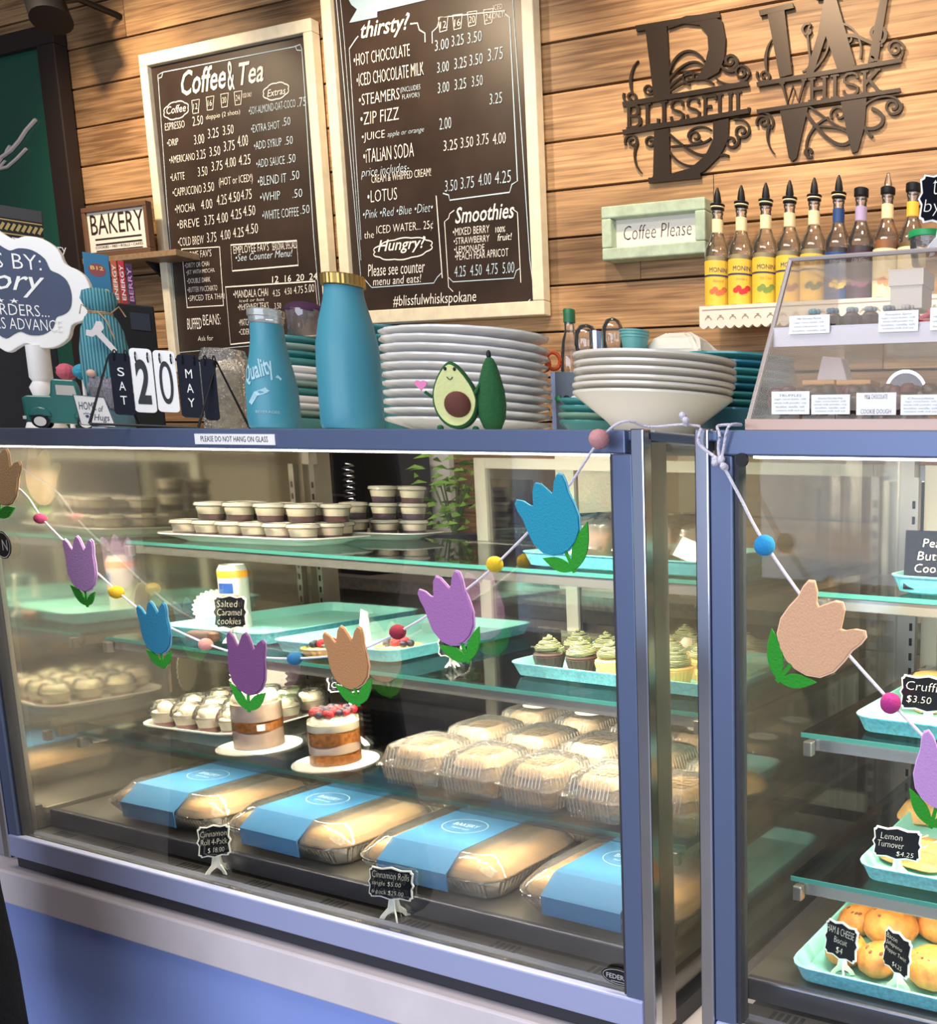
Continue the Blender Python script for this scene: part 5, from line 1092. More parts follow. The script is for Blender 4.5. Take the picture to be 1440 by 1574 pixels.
MB().sph((g(150, 0)[0], -0.036, g(0, 568)[1]), 7.5*mx, n=14).build('nose', mat('nose_skin', (0.75, 0.50, 0.40), 0.8), t, smooth=True)
m = MB()
for i in range(42):
    x = random.uniform(-26, 6); m.tube([(x*mx, -0.030-random.uniform(0, 0.006), (655-572-random.uniform(0, 6))*mz), ((x+random.uniform(-4, 4))*mx, -0.036, (655-588)*mz), ((x*0.8+random.uniform(-4, 4))*mx, -0.030, (655-608-random.uniform(0, 12))*mz)], [0.003, 0.0035, 0.001], 5)
m.build('beard', mat('grey_beard', (0.30, 0.30, 0.36), 0.95, bump=0.8, bscale=200), t)['kind'] = 'stuff'
MB().lathe([(30*mx, 0), (36*mx, 0.01), (34*mx, (655-600)*mz), (20*mx, (655-598)*mz)], n=24, sy=0.8).build('body', mat('gnome_body', (0.10, 0.20, 0.25), 0.9, bump=0.5, bscale=150), t, smooth=True)
# pickup truck
M_truck = mat('teal_truck_paint', (0.012, 0.16, 0.14), 0.3, coat=0.5)
c, rot, mx, mz = fk(92, 655, 0.055, 0.9)
t = thing('toy_truck', 'small teal toy pickup truck facing left, at the foot of the navy sign', 'toy truck', (c.x, 0.055, TOP+0.0005), rot)
g = lambda px, py: ((px-92)*mx, (657-py)*mz)
body = [(44, 640), (42, 612), (50, 608), (84, 607), (86, 600), (88, 584), (92, 581), (124, 581), (128, 590), (130, 608), (150, 608), (150, 648), (44, 648)]
MB().prism([g(x, y) for x, y in reversed(body)], -0.020, 0.020).build('body', M_truck, t, bevel=0.003)
MB().prism([g(x, y) for x, y in ((95, 605), (126, 605), (123, 590), (95, 590))], -0.0206, -0.0201).build('cab_window', mat('frosted_window', (0.55, 0.55, 0.50), 0.4), t)
for px in (67, 136):
    x, z = g(px, 640); r_ = 15.5*mx
    MB().prism([(x+r_*1.15*cos(a*pi/12), z+0.001+r_*1.2*sin(a*pi/12)) for a in range(0, 13)], -0.026, 0.026).build('fender', M_truck, t, bevel=0.002)
    for s in (-1, 1):
        w_ = bpy.data.objects.new('wheel', None); COL.objects.link(w_); w_.parent = t; zc_ = r_*0.86
        m = MB(); m.tube([(x, s*0.020, zc_), (x, s*0.029, zc_)], r_*0.86, 24); o = m.build('tyre', M_black, w_, smooth=True)
        m = MB(); m.tube([(x, s*0.0288, zc_), (x, s*0.0305, zc_)], r_*0.6, 20); m.build('hubcap', M_wht, w_, smooth=True)
m = MB(); x, z = g(44, 641); m.bb(x-0.003, x+0.002, -0.021, 0.021, z-0.004, z+0.002); m.build('bumper', M_wht, t, bevel=0.001)
# little flag sign leaning on the calendar
c, rot, mx, mz = fk(148, 645, 0.022, 0.8)
t = thing('flag_sign', 'small white trapezoid sign with black outline between truck and calendar', 'sign', (c.x, 0.022, TOP+0.0005), rot, rx=0)
g = lambda px, py: ((px-148)*mx, (648-py)*mz)
q = [g(x, y) for x, y in ((124, 643), (177, 645), (164, 600), (117, 598))]
MB().prism(q, 0, 0.003).build('white_face', M_wht, t)
m = MB(); line(m, q, 0.0016, -0.0006, True); text(m, 'HOME', *g(124, 620), 26*mx, 12*mz, -0.0006); text(m, 'of', *g(153, 622), 8*mx, 9*mz, -0.0006, shear=.3); text(m, 'Hugs', *g(145, 639), 24*mx, 13*mz, -0.0006, shear=0.2)
x, z = g(135, 630); m.prism([(x+0.0025*cos(a), z+0.0025*sin(a)) for a in [i*pi/4 for i in range(8)]], -0.0008, -0.0004)
for a in range(4): m.prism([(x-0.004+a*0.0026+0.001*cos(k*pi/3), z+0.0042+0.0008*(a in (1, 2))+0.001*sin(k*pi/3)) for k in range(6)], -0.0008, -0.0004)
m.build('lettering', M_navy, t)
MB().bb(-0.008, 0.010, 0.0032, 0.016, 0, 0.003).build('foot', M_wht, t)
for px, r_, m_, lab in ((102, 0.016, mat('pink_yarn', (0.62, 0.13, 0.18), 0.95, bump=0.9, bscale=180), 'pink yarn pompom standing behind the teal truck'), (127, 0.015, mat('blue_yarn', (0.05, 0.35, 0.50), 0.95, bump=0.9, bscale=180), 'blue yarn pompom standing behind the teal truck')):
    a = P(px, 572, Y=0.16); t = thing('yarn_pompom', lab, 'pompom', (a.x, 0.16, TOP+0.0005))
    MB().sph((0, 0, a.z-TOP), r_, n=20, wob=0.07).build('yarn_ball', m_, t, smooth=True)
    MB().lathe([(0.012, 0), (0.012, 0.003), (0.004, 0.006), (0.003, a.z-TOP-r_*0.8)], n=14).build('stem', M_wht, t, smooth=True)
# flip calendar
c, rot, mx, mz = fk(262, 655, 0.05, 0.75)
t = thing('desk_calendar', 'black wire desk calendar with hanging cards reading sat 20 may', 'calendar', (c.x, 0.05, TOP+0.002), rot)
g = lambda px, py, y=0.0: ((px-262)*mx, y, (655-py)*mz)
for nm, pts in (('side_frame', [g(152, 653, -0.03), g(180, 550, 0), g(205, 653, 0.035)]), ('side_frame', [g(313, 653, -0.03), g(343, 548, 0), g(381, 653, 0.035)])):
    MB().tube(pts, 0.0022, 8).build(nm, M_black, t, smooth=True)
MB().tube([g(180, 550), g(343, 548)], 0.0022, 8).build('top_rod', M_black, t, smooth=True)
MB().tube([g(152, 653, -0.03), g(313, 653, -0.03)], 0.0022, 8).build('base_rod', M_black, t, smooth=True)
MB().tube([g(205, 653, 0.035), g(381, 653, 0.035)], 0.0022, 8).build('base_rod', M_black, t, smooth=True)
M_cardk = mat('calendar_black', (0.008, 0.010, 0.02), 0.7, spec=0.2)
for x0, x1, y0, y1, m_, s_, vert, col in ((182, 214, 545, 637, M_cardk, 'SAT', 1, M_wht), (213, 246, 536, 632, M_wht, '2', 0, M_black), (248, 281, 537, 630, M_wht, '0', 0, M_black), (283, 317, 541, 637, M_cardk, 'MAY', 1, M_wht), (319, 342, 545, 640, M_cardk, '', 0, M_wht)):
    cx, _, cz = g((x0+x1)/2, (y0+y1)/2); w_, h_ = (x1-x0)*mx, (y1-y0)*mz
    o = MB().prism(rrect(w_, h_, 0.006, 4, cx, cz), -0.006, -0.0045); o = o.build('hanging_card', m_, t); 
    m = MB()
    if vert:
        for i, ch_ in enumerate(s_): textc(m, ch_, cx, cz+h_*(0.20-0.23*i), w_*0.30, h_*0.14, -0.0066)
    elif s_: textc(m, s_, cx, cz-h_*0.02, w_*0.62, h_*0.70, -0.0066, bold=(0.03 if s_ == '2' else -0.005))
    if s_: m.build('lettering', col, o)
for px in (190, 206, 222, 240, 258, 275, 292, 310, 326, 340):
    cx, _, cz = g(px, 548)
    MB().tube([(cx, 0.000+0.009*cos(i*pi/8), cz-0.001+0.010*sin(i*pi/8)) for i in range(16)], 0.0011, 6, True).build('ring', M_black, t, smooth=True)
# pressed glass cookie jar
c, r_ = rnd(310, 388, 600, 0.22); h_ = P(350, 538, Y=0.22).z-TOP
t = thing('glass_jar', 'pressed glass jar with pale contents behind the desk calendar', 'jar', (c.x, 0.22, TOP+0.0005))
MB().lathe([(r_*.9, 0), (r_, 0.006), (r_, h_*0.85), (r_*.85, h_), (r_*.8, h_)], n=48, wob=lambda a: 0.02*cos(24*a)).build('glass', thin('pressed_glass', (0.95, 0.95, 0.88), 3.0, milky=0.12, bump=1.0, bscale=160), t, smooth=True)
MB().lathe([(r_*.8, 0.006), (r_*.86, 0.02), (r_*.86, h_*0.72), (r_*0.5, h_*0.76)], n=24).build('pale_contents', mat('pale_biscuits', (0.55, 0.46, 0.28), 0.8, bump=0.9, bscale=60, var=0.3), t, smooth=True)
# two milk bottles
def bottle(name, lab, px0, px1, ytop, Y, prof, mm):
    c, r_ = rnd(px0, px1, 600, Y); h_ = P((px0+px1)/2, ytop, Y=Y).z-TOP
    t = thing(name, lab, 'bottle', (c.x, Y, TOP+0.0005)); MB().lathe([(a*r_, b*h_) for a, b in prof], n=40).build('painted_glass', mm, t, smooth=True); return t, r_, h_, c
M_tb = mat('turquoise_paint', (0.05, 0.25, 0.32), 0.5, coat=0.1)
t, r_, h_, c = bottle('milk_bottle', 'large turquoise milk bottle with gold screw lid', 490, 590, 423, 0.065, [(.82, 0), (.95, .01), (1, .04), (1, .16), (1.0, .42), (.97, .55), (.84, .70), (.68, .82), (.62, .88), (.60, .925)], M_tb)
MB().lathe([(r_*.66, h_*.927), (r_*.68, h_*.932), (r_*.68, h_*.992), (r_*.64, h_)], n=60, wob=lambda a: 0.012*cos(30*a)).build('gold_lid', mat('gold_lid', (0.42, 0.28, 0.08), 0.3, metal=0.8), t)
t, r_, h_, c = bottle('milk_bottle', 'small turquoise bottle with white script, clear rim and no lid', 377, 461, 476, 0.065, [(.80, 0), (.95, .02), (1, .08), (1, .18), (.97, .36), (.86, .50), (.72, .64), (.64, .76), (.62, .88)], M_tb)
MB().lathe([(r_*.62, h_*.882), (r_*.66, h_*.90), (r_*.66, h_*.935), (r_*.70, h_*.94), (r_*.70, h_*.99), (r_*.64, h_), (r_*.60, h_*.99)], n=40).build('clear_rim', thin('clear_rim_glass', (0.9, 0.93, 0.9), 3, milky=0.35, milk=(0.8, 0.82, 0.75)), t, smooth=True)
f_ = facing(c)
def bprof(z):
    P_ = [(.80, 0), (.95, .02), (1, .08), (1, .18), (.97, .36), (.86, .50), (.72, .64), (.64, .76), (.62, .88)]
    u = z/h_
    for (a, b), (c_, d_) in zip(P_, P_[1:]):
        if b <= u <= d_: return r_*(a+(c_-a)*(u-b)/(d_-b))
    return r_
m = MB(); text(m, 'Quality', -r_*0.95, h_*0.33, r_*1.5, h_*0.20, 0, shear=0.3, bold=0.02, rot=0.35); textc(m, 'BEVERAGES', -0.1*r_, h_*0.145, r_*0.9, h_*0.022)
line(m, [(-r_*0.8, h_*0.21), (-r_*0.5, h_*0.29), (-r_*0.1, h_*0.32), (r_*0.5, h_*0.44)], 0.008)
m.v = [((bprof(v[2])+0.0009)*sin(f_+v[0]/r_-0.15), -(bprof(v[2])+0.0009)*cos(f_+v[0]/r_-0.15), v[2]) for v in m.v]; m.build('lettering', mat('bottle_print', (0.35, 0.55, 0.60), 0.6), t)
# avocado pair
c, rot, mx, mz = fk(707, 658, 0.065, 0.75)
g = lambda px, py: ((px-707)*mx, (658-py)*mz)
M_avo = mat('avocado_plush_green', (0.012, 0.09, 0.025), 0.95, bump=0.5, bscale=200); M_flesh = mat('avocado_flesh', (0.62, 0.64, 0.28), 0.9, bump=0.3, bscale=200)
def avo(k, cx=704, n=44):
    o = []
    for i in range(n):
        a = 2*pi*i/n; s_ = sin(a); r1 = 42-3*s_; w_ = (35 if s_ < 0 else 35-14*s_**1.3)
        o.append(g(cx+k*w_*cos(a)-(5*s_ if s_ > 0 else 0), 609-k*(54 if s_ > 0 else 46)*s_-(2 if s_ > 0 else 0)))
    return o
t = thing('avocado_toy', 'smiling avocado half toy with brown stone, holding a pink heart', 'toy', (c.x, 0.065, TOP+0.0005), rot)
m = MB(); m.prism(avo(1.0), -0.010, 0.012); m.build('green_skin', M_avo, t, bevel=0.004)
MB().prism(avo(0.90), -0.0125, -0.0098).build('pale_flesh', M_flesh, t, bevel=0.001)
x, z = g(708, 618); MB().sph((x, -0.0125, z), 1, (20.5*mx, 0.010, 20*mz), 24).build('brown_stone', mat('avocado_stone', (0.10, 0.025, 0.015), 0.8), t, smooth=True)
m = MB()
for px in (692, 706): x, z = g(px, 565); m.sph((x, -0.0128, z), 0.0022, (1, .5, 1.3), 10)
m.build('eyes', M_black, t, smooth=True)['kind'] = 'stuff'
pts = [g(694+1.1*i, 577+4*sin(pi*i/8)) for i in range(9)]; MB().tube([(x, -0.013, z) for x, z in pts], 0.0006, 6).build('smile', M_black, t)
a_, b_ = g(668, 608), g(657, 600); MB().tube([(a_[0], 0, a_[1]), (b_[0], -0.002, b_[1])], 0.0022, 8).build('arm', M_avo, t, smooth=True)
x, z = g(652, 590); MB().prism([(x+0.00052*16*sin(u)**3, z+0.00052*(13*cos(u)-5*cos(2*u)-2*cos(3*u)-cos(4*u))) for u in [2*pi-i*2*pi/24 for i in range(24)]], -0.004, -0.0015).build('pink_heart', mat('pink_heart', (0.75, 0.22, 0.42), 0.9), t)
for px in (678, 732): x, z = g(px, 656); MB().sph((x, -0.004, 0.004), 0.004, (1.2, 1.4, 1), 12).build('foot', M_avo, t, smooth=True)
t = thing('avocado_toy', 'dark green avocado half toy turned sideways, right of the smiling half', 'toy', (c.x, 0.065, TOP+0.0005), rot)
m = MB(); x0, _ = g(757, 0); rz_ = [(4, 657), (14, 652), (21, 635), (23, 615), (21, 592), (16, 572), (11, 555), (6, 545), (3, 543)]
m.lathe([(r_*mx, (658-y)*mz) for r_, y in rz_], (x0, 0.004, 0), n=28); m.build('plush_body', M_avo, t, smooth=True)
m = MB(); m.sph((x0-0.001, 0.004, (658-539)*mz), 0.0035, (1, 1, 2.0), 12); m.build('stalk', M_black, t, smooth=True)
a_, b_ = g(742, 585), g(729, 600); MB().tube([(a_[0], -0.006, a_[1]), (b_[0]+0.006, -0.014, b_[1])], 0.0022, 8).build('arm', M_avo, t, smooth=True)
# plate stacks
def plates(px0, px1, Y, ys, label, group, mats_, name='plate', sy=1.0, prof=None, scallop=0, tilt0=0, cat='plate', bottoms=None):
    n = len(ys); zs_ = [P((px0+px1)/2, y, Y=Y).z for y in ys]; c, r_ = rnd(px0, px1, ys[0], Y)
    z = TOP+0.0005
    hs = zs_
    for i in range(n):
        top = hs[i]; bot = (hs[i-1]-0.010) if i else TOP+0.0005
        h = top-bot-0.0004
        t = thing(name, label(n-1-i, n), cat, (c.x+random.uniform(-.003, .003), c.y, bot), random.uniform(0, 1.0) if sy == 1.0 else 0, group)
        rr = r_*(1+random.uniform(-.012, .012))
        tm = min(0.006, h*0.4)
        mb = MB(); mb.lathe([(rr*.42, 0), (rr*.44, 0.0005), (rr*.6, h*0.35), (rr*.97, h-tm), (rr, h-tm*0.6), (rr, h), (rr*.975, h), (rr*.60, h*0.55), (rr*.42, 0.005)], n=56, sy=sy, wob=(lambda a: 0.012*cos(scallop*a)) if scallop else None)
        o = mb.build('glazed_dish', mats_(i, n), t, smooth=True)
        if i == n-1 and tilt0: t.rotation_euler.y = tilt0; t.location.z += abs(sin(tilt0))*rr*0.42
    return c, r_, hs
pos_w = lambda k, n: ('topmost' if k == 0 else 'bottom' if k == n-1 else ORD[k]+' from top')
ysl = [648-i*13.1 for i in range(0, 11)]
plates(600, 856, 0.36, ysl, lambda k, n: 'white scalloped platter, %s of the tall platter stack behind the avocado toys' % pos_w(k, n), 'white scalloped platters', lambda i, n: M_whitegloss, 'platter', scallop=18, cat='platter', tilt0=-0.035)
ysl = [640-i*18.5 for i in range(0, 6)][:6]
plates(888, 1137, 0.24, [608, 600-3, 588, 576, 565, 552][0:6], lambda k, n: 'cream white dinner plate, %s of the stack left of the acrylic cabinet' % pos_w(k, n), 'cream white dinner plates', lambda i, n: mat('cream_glaze', (0.72, 0.66, 0.56), 0.25, coat=0.4), 'dinner_plate')
plates(1040, 1225, 0.50, [632-i*11.5 for i in range(8)], lambda k, n: 'dark teal plate, %s of the stack behind the cream white plates' % pos_w(k, n), 'dark teal plates', lambda i, n: M_tealgloss if i % 3 else mat('blue_glaze', (0.02, 0.15, 0.22), 0.25, coat=0.4), 'dinner_plate')
plates(398, 520, 0.42, [644-i*11.2 for i in range(12)], lambda k, n: 'small plate, %s of the mixed teal and white stack between the turquoise bottles' % pos_w(k, n), 'mixed small plates', lambda i, n: (M_tealgloss, M_whitegloss, M_whitegloss, mat('grey_green_glaze', (0.25, 0.36, 0.30), 0.25, coat=0.4))[(i*3) % 4 if i < 9 else (0, 3, 0)[i-9]], 'side_plate')
plates(860, 960, 0.42, [648, 637, 626, 615], lambda k, n: 'teal oval dish, %s of the short stack between platters and dinner plates' % pos_w(k, n), 'teal oval dishes', lambda i, n: M_tealgloss if i != 1 else mat('sage_glaze', (0.20, 0.36, 0.26), 0.25), 'oval_dish', cat='dish')
plates(548, 652, 0.66, [560, 540, 520, 505], lambda k, n: 'dark teal bowl, %s of the stack behind the large turquoise bottle' % pos_w(k, n), 'dark teal bowls', lambda i, n: M_tealgloss, 'bowl', cat='bowl')
# covered tumbler on the mixed stack
zt_ = P(460, 644-11.2*11, Y=0.42).z
c, r_ = rnd(437, 503, 490, 0.42); h_ = P(470, 478, Y=0.42).z-zt_
t = thing('covered_tub', 'clear tub with crumpled purple cover on the mixed small plates', 'tub', (c.x, 0.42, zt_+0.0008))
MB().lathe([(r_*.85, 0), (r_*.9, 0.002), (r_, h_), (r_*.97, h_)], n=28).build('tub', thin('smoky_tub', (0.9, 0.8, 0.75), 3, milky=0.25, milk=(0.5, 0.4, 0.35)), t, smooth=True)
m = MB(); m.sph((0, 0, h_), r_*1.02, (1, 1, 0.45), 20, 0.05); m.build('purple_cover', mat('purple_cloth', (0.05, 0.012, 0.05), 0.8, bump=0.8, bscale=40), t, smooth=True)
# glass pieces at the back of the case top
M_cg = thin('amber_lit_glass', (0.96, 0.93, 0.86), 3.0, milky=0.04)
def glassjar(px0, px1, ytop, Y, lab, prof, nm='glass_jar', capm=None, cat='jar'):
    c, r_ = rnd(px0, px1, 520, Y); h_ = P((px0+px1)/2, ytop, Y=Y).z-TOP
    t = thing(nm, lab, cat, (c.x, Y, TOP+0.0005)); m = MB().lathe([(a*r_, b*h_) for a, b in prof], n=28); m.build('glass', M_cg, t, smooth=True)
    if capm: MB().lathe([(r_*.55, h_*1.0), (r_*.58, h_*1.002), (r_*.58, h_*1.10), (r_*.5, h_*1.11)], n=20).build('cap', capm, t, smooth=True)
    return t
globe = [(.6, 0), (.65, .02), (.65, .5), (.5, .6), (.45, .66), (.8, .74), (1, .83), (.95, .92), (.6, .98), (.1, 1)]
glassjar(860, 892, 497, 0.66, 'clear glass bottle with green cap behind the platter stack', [(.9, 0), (1, .02), (1, .7), (.8, .85), (.5, .93), (.5, 1)], 'glass_bottle', mat('green_cap', (0.02, 0.16, 0.06), 0.4), 'bottle')
glassjar(882, 922, 498, 0.58, 'clear glass globe topped jar right of the green capped bottle', globe)
glassjar(925, 960, 488, 0.66, 'taller clear glass globe topped jar behind the steel cup', globe)
c, r_ = rnd(906, 928, 530, 0.50); h_ = P(917, 510, Y=0.5).z-TOP
t = thing('steel_cup', 'narrow polished steel cup between glass globe jars', 'cup', (c.x, 0.5, TOP+0.0005)); MB().lathe([(r_*.9, 0), (r_, 0.002), (r_, h_), (r_*.93, h_), (r_*.93, h_-0.02)], n=28).build('steel_wall', M_chrome, t, smooth=True)
zb_ = TOP+0.0005
c, r_ = rnd(953, 998, 530, 0.56); h_ = P(975, 545, Y=0.56).z-TOP
t = thing('utensil_holder', 'plain dark stand lifting the seafoam cups behind the dinner plates', 'stand', (c.x, 0.56, TOP+0.0005)); MB().lathe([(r_, 0), (r_, h_-0.003), (r_*.9, h_-0.001)], n=24).build('drum', M_black, t, smooth=True)
M_sea = mat('seafoam_enamel', (0.16, 0.42, 0.38), 0.4)
H2 = P(975, 509, Y=0.56).z-TOP-h_
for i in range(3):
    t = thing('nested_cup', 'seafoam cup, %s of three nested on dark stand' % ('bottom', 'middle', 'top')[i], 'cup', (c.x, 0.56, TOP+h_+0.0008+i*H2*0.13), 0, 'nested seafoam cups')
    hh_ = H2*0.74; k = 1+0.02*i; MB().lathe([(r_*.72*k, 0), (r_*.76*k, 0.002), (r_*.95*k, hh_*.9), (r_*k, hh_*.92), (r_*k, hh_), (r_*.93*k, hh_), (r_*.74*k, 0.004)], n=32).build('cup_wall', M_sea, t, smooth=True)
# orange scissors handle, pen box, pens
c, rot, mx, mz = fk(850, 555, 0.52)
t = thing('scissors', 'orange handled scissors standing behind the platter stack', 'scissors', (c.x, 0.52, TOP+0.0005), rot)
zc = c.z-TOP; mo = mat('orange_handle', (0.80, 0.12, 0.02), 0.4)
MB().tube([(11*mx*cos(a*pi/9), 0, zc+13*mz*sin(a*pi/9)) for a in range(18)], 0.0042, 8, True).build('handle', mo, t, smooth=True)
MB().tube([(-15*mx+9*mx*cos(a*pi/9), 0.006, zc-5*mz+11*mz*sin(a*pi/9)) for a in range(18)], 0.0042, 8, True).build('handle', mo, t, smooth=True)
MB().box((0, 0.002, zc/2-0.01), (0.012, 0.003, zc-0.024)).build('blade', M_chrome, t)
c, rot, mx, mz = fk(869, 600, 0.46)
t = thing('pen_box', 'grey box holding pens, between platter stack and dinner plates', 'box', (c.x, 0.47, TOP+0.0005), rot*0.5); z_ = P(869, 572, Y=0.46).z-TOP
MB().bb(-0.022, 0.022, -0.012, 0.012, 0, z_).build('box', mat('slate_grey_box', (0.10, 0.12, 0.15), 0.5), t, bevel=0.001)
for k, (dx, m_) in enumerate(((-0.016, mat('pen_green', (0.02, 0.25, 0.08), 0.3)), (0.0, M_black), (0.015, M_wht))):
    MB().sph((dx, -0.0155, z_*0.62), 0.0065, (1, .5, 1), 12).build('button', m_, t, smooth=True)
# paper napkins on a dark tray
c = P(1050, 545, Y=0.62); z_ = c.z-0.006
t = thing('tray_stand', 'dark riser tray behind the dinner plates, holding paper napkins', 'tray', (c.x, 0.62, TOP+0.0005))
MB().bb(-0.12, 0.12, -0.05, 0.05, z_-TOP-0.006, z_-TOP).build('tray_top', mat('dark_wood_tray', (0.05, 0.025, 0.012), 0.6), t, bevel=0.001)
for sx in (-0.1, 0.1): MB().bb(sx-0.006, sx+0.006, -0.04, 0.04, 0, z_-TOP-0.0065).build('leg', M_black, t)
t = thing('paper_napkins', 'crumpled white paper napkins on dark riser tray', 'napkin', (c.x-0.005, 0.62, z_+0.0005))
m = MB(); m.loft([(0.13, 0.07, 0.01, 0.001), (0.13, 0.075, 0.012, 0.012), (0.10, 0.06, 0.02, 0.034), (0.05, 0.03, 0.01, 0.045)], k=5); m.v = [(v[0]+random.uniform(-.004, .004), v[1]+random.uniform(-.004, .004), max(0.0002, v[2]+random.uniform(-.003, .003))) for v in m.v]; m.build('paper', mat('napkin_paper', (0.85, 0.78, 0.62), 0.9), t)

# ------------------------------------------------------------ syrup shelf and bottles
a, b = P(1076, 484, Y=1.33), P(1090, 478, Y=1.42)
zsh = b.z-0.002; x0 = P(1076, 490, Y=1.34).x; x1 = x0+1.15
t = thing('syrup_shelf', 'white wall shelf with punched lace edge carrying the syrup bottles', 'shelf', (x0, 0, zsh))
MB().bb(0, x1-x0, 1.345, 1.488, -0.014, 0).build('board', M_white, t, bevel=0.001)
hl = 0.055; pts = [(0, -0.001), (0, -hl)]; n = 40
for i in range(n):
    for q in range(1, 7): u = (i+q/6)/n; pts.append((u*(x1-x0), -hl-0.009*sin(pi*q/6)))
pts.append((x1-x0, -0.001))
MB().prism(pts, 1.336, 1.344).build('lace_edge', mat('lace_cream', (0.80, 0.72, 0.60), 0.6), t)
m = MB()
for i in range(28):
    x = 0.03+i*0.04
    line(m, [(x+0.010*cos(pi*k/6), -0.040+0.008*sin(pi*k/6)) for k in range(7)], 0.003, 1.3355); 
    m.bb(x-0.004, x+0.004, 1.3350, 1.3358, -0.030, -0.027)
m.bb(0.01, x1-x0-0.01, 1.335, 1.3358, -0.013, -0.011); m.build('punched_pattern', mat('lace_shadow', (0.35, 0.27, 0.18), 0.8), t)['kind'] = 'stuff'
M_bglass = thin('syrup_bottle_glass', (0.97, 0.93, 0.84), 3.2, milky=0.03)
M_yel = mat('yellow_label', (0.85, 0.52, 0.05), 0.5); M_yel2 = mat('cream_label', (0.86, 0.74, 0.42), 0.5)
def syrup(px, lab, kind, name, fruit, fc, ybase=477, ytop=352):
    Yb_ = 1.415; c = P(px, 477, Y=Yb_); R_ = 0.0385; z0 = zsh+0.0006; H = 0.285
    t = thing('syrup_bottle', lab, 'bottle', (c.x, Yb_, z0), 0, 'flavoured syrup bottles')
    f_ = facing(c)
    MB().lathe([(R_*.9, 0), (R_, 0.004), (R_, 0.150), (R_*.97, 0.165), (R_*.60, 0.195), (R_*.42, 0.215), (R_*.38, 0.262), (R_*.44, 0.266), (R_*.44, 0.274), (R_*.36, 0.276)], n=28).build('glass', M_bglass, t, smooth=True)
    liq = {'clear': (0.75, 0.60, 0.30), 'dark': (0.12, 0.05, 0.05), 'amber': (0.70, 0.26, 0.04), 'gold': (0.45, 0.25, 0.03)}[kind[1]]
    MB().lathe([(R_*.86, 0.003), (R_*.94, 0.006), (R_*.94, 0.145 if kind[1] != 'amber' else 0.155), (R_*.5, 0.147 if kind[1] != 'amber' else 0.157)], n=24).build('syrup', mat('syrup_'+kind[1], liq, 0.25), t, smooth=True)
    lm = kind[2]
    arc_patch(R_+0.0006, f_-1.35, f_+1.35, 0.008, 0.132, 16).build('front_label', lm, t)
    if kind[3]: arc_patch(R_*.41+0.0007, f_-1.4, f_+1.4, 0.212, 0.250, 12).build('neck_label', kind[3], t)
    if name:
        dark = mat('label_ink', (0.05, 0.05, 0.10), 0.6)
        m = curved_text(name, R_+0.0014, f_, 0.106, 0.052, 0.013, bold=0.0, shear=0.0 if name == 'MONIN' else 0.4); m.build('lettering', dark if lm in (M_yel,) else M_wht, t)
        if lm is M_yel:
            arc_patch(R_+0.0012, f_-1.3, f_+1.3, 0.088, 0.093, 14).build('navy_stripe', dark, t)
            curved_text(fruit, R_+0.0014, f_, 0.076, 0.034, 0.009, bold=-0.01, shear=0.2).build('lettering', mat('label_ink_brown', (0.4, 0.2, 0.08), 0.6), t)
    fx = mat('fruit_'+fruit.lower().replace(' ', '_'), fc, 0.6)
    m = MB()
    for k in range(5): uu = -0.5+0.25*k; m.add([((R_+0.0013)*sin(f_+uu*0.9+dx/R_), -(R_+0.0013)*cos(f_+uu*0.9+dx/R_), 0.046+0.006*sin(k*2)+dz) for dx, dz in [(0.009*cos(i*pi/4), 0.008*sin(i*pi/4)) for i in range(8)]], [tuple(range(8))])
    m.build('printed_fruit', fx, t)['kind'] = 'stuff'
    if kind[0] == 'pour':
        m = MB().lathe([(R_*.36, 0.2765), (R_*.5, 0.278), (R_*.5, 0.281), (R_*.2, 0.282), (R_*.2, 0.288), (R_*.55, 0.289), (R_*.55, 0.292), (R_*.26, 0.294), (R_*.30, 0.302), (R_*.22, 0.322), (R_*.07, 0.338)], n=18); m.build('pour_spout', M_black, t, smooth=True)
        MB().lathe([(R_*.5, 0.2822), (R_*.52, 0.2825), (R_*.52, 0.2855), (R_*.4, 0.286)], n=18).build('spout_ring', M_yel2, t, smooth=True)
    elif kind[0] == 'cap': MB().lathe([(R_*.5, 0.2765), (R_*.52, 0.278), (R_*.52, 0.296), (R_*.46, 0.298)], n=20).build('screw_cap', M_black, t, smooth=True)
    else:
        MB().lathe([(R_*.5, 0.2765), (R_*.52, 0.278), (R_*.52, 0.292), (R_*.46, 0.294)], n=20).build('screw_cap', M_black, t, smooth=True)
        MB().lathe([(R_*.3, 0.2945), (R_*.28, 0.305), (R_*.1, 0.33)], n=14).build('clear_tip', M_cg, t, smooth=True)
Y1 = ('pour', 'clear', M_yel, M_yel2)
M_tl = mat('royal_blue_label', (0.015, 0.06, 0.20), 0.5); M_dk = mat('dark_plum_label', (0.05, 0.02, 0.04), 0.5)
syrup(1104, 'yellow labelled syrup bottle with black pour spout, leftmost on the lace shelf', Y1, 'MONIN', 'Almond', (0.65, 0.16, 0.05))
syrup(1140, 'yellow labelled syrup bottle showing red strawberries, second on the lace shelf', Y1, 'MONIN', 'Strawberry', (0.65, 0.03, 0.03))
syrup(1177, 'yellow labelled syrup bottle with green leaves printed, third on the lace shelf', Y1, 'MONIN', 'Irish Cream', (0.20, 0.30, 0.06))
syrup(1213, 'yellow labelled syrup bottle behind the slanted acrylic edge, fourth on the lace shelf', Y1, 'MONIN', 'Hazelnut', (0.35, 0.12, 0.05))
syrup(1250, 'yellow labelled syrup bottle with vanilla pods, fifth on the lace shelf', Y1, 'MONIN', 'Vanilla', (0.12, 0.14, 0.02))
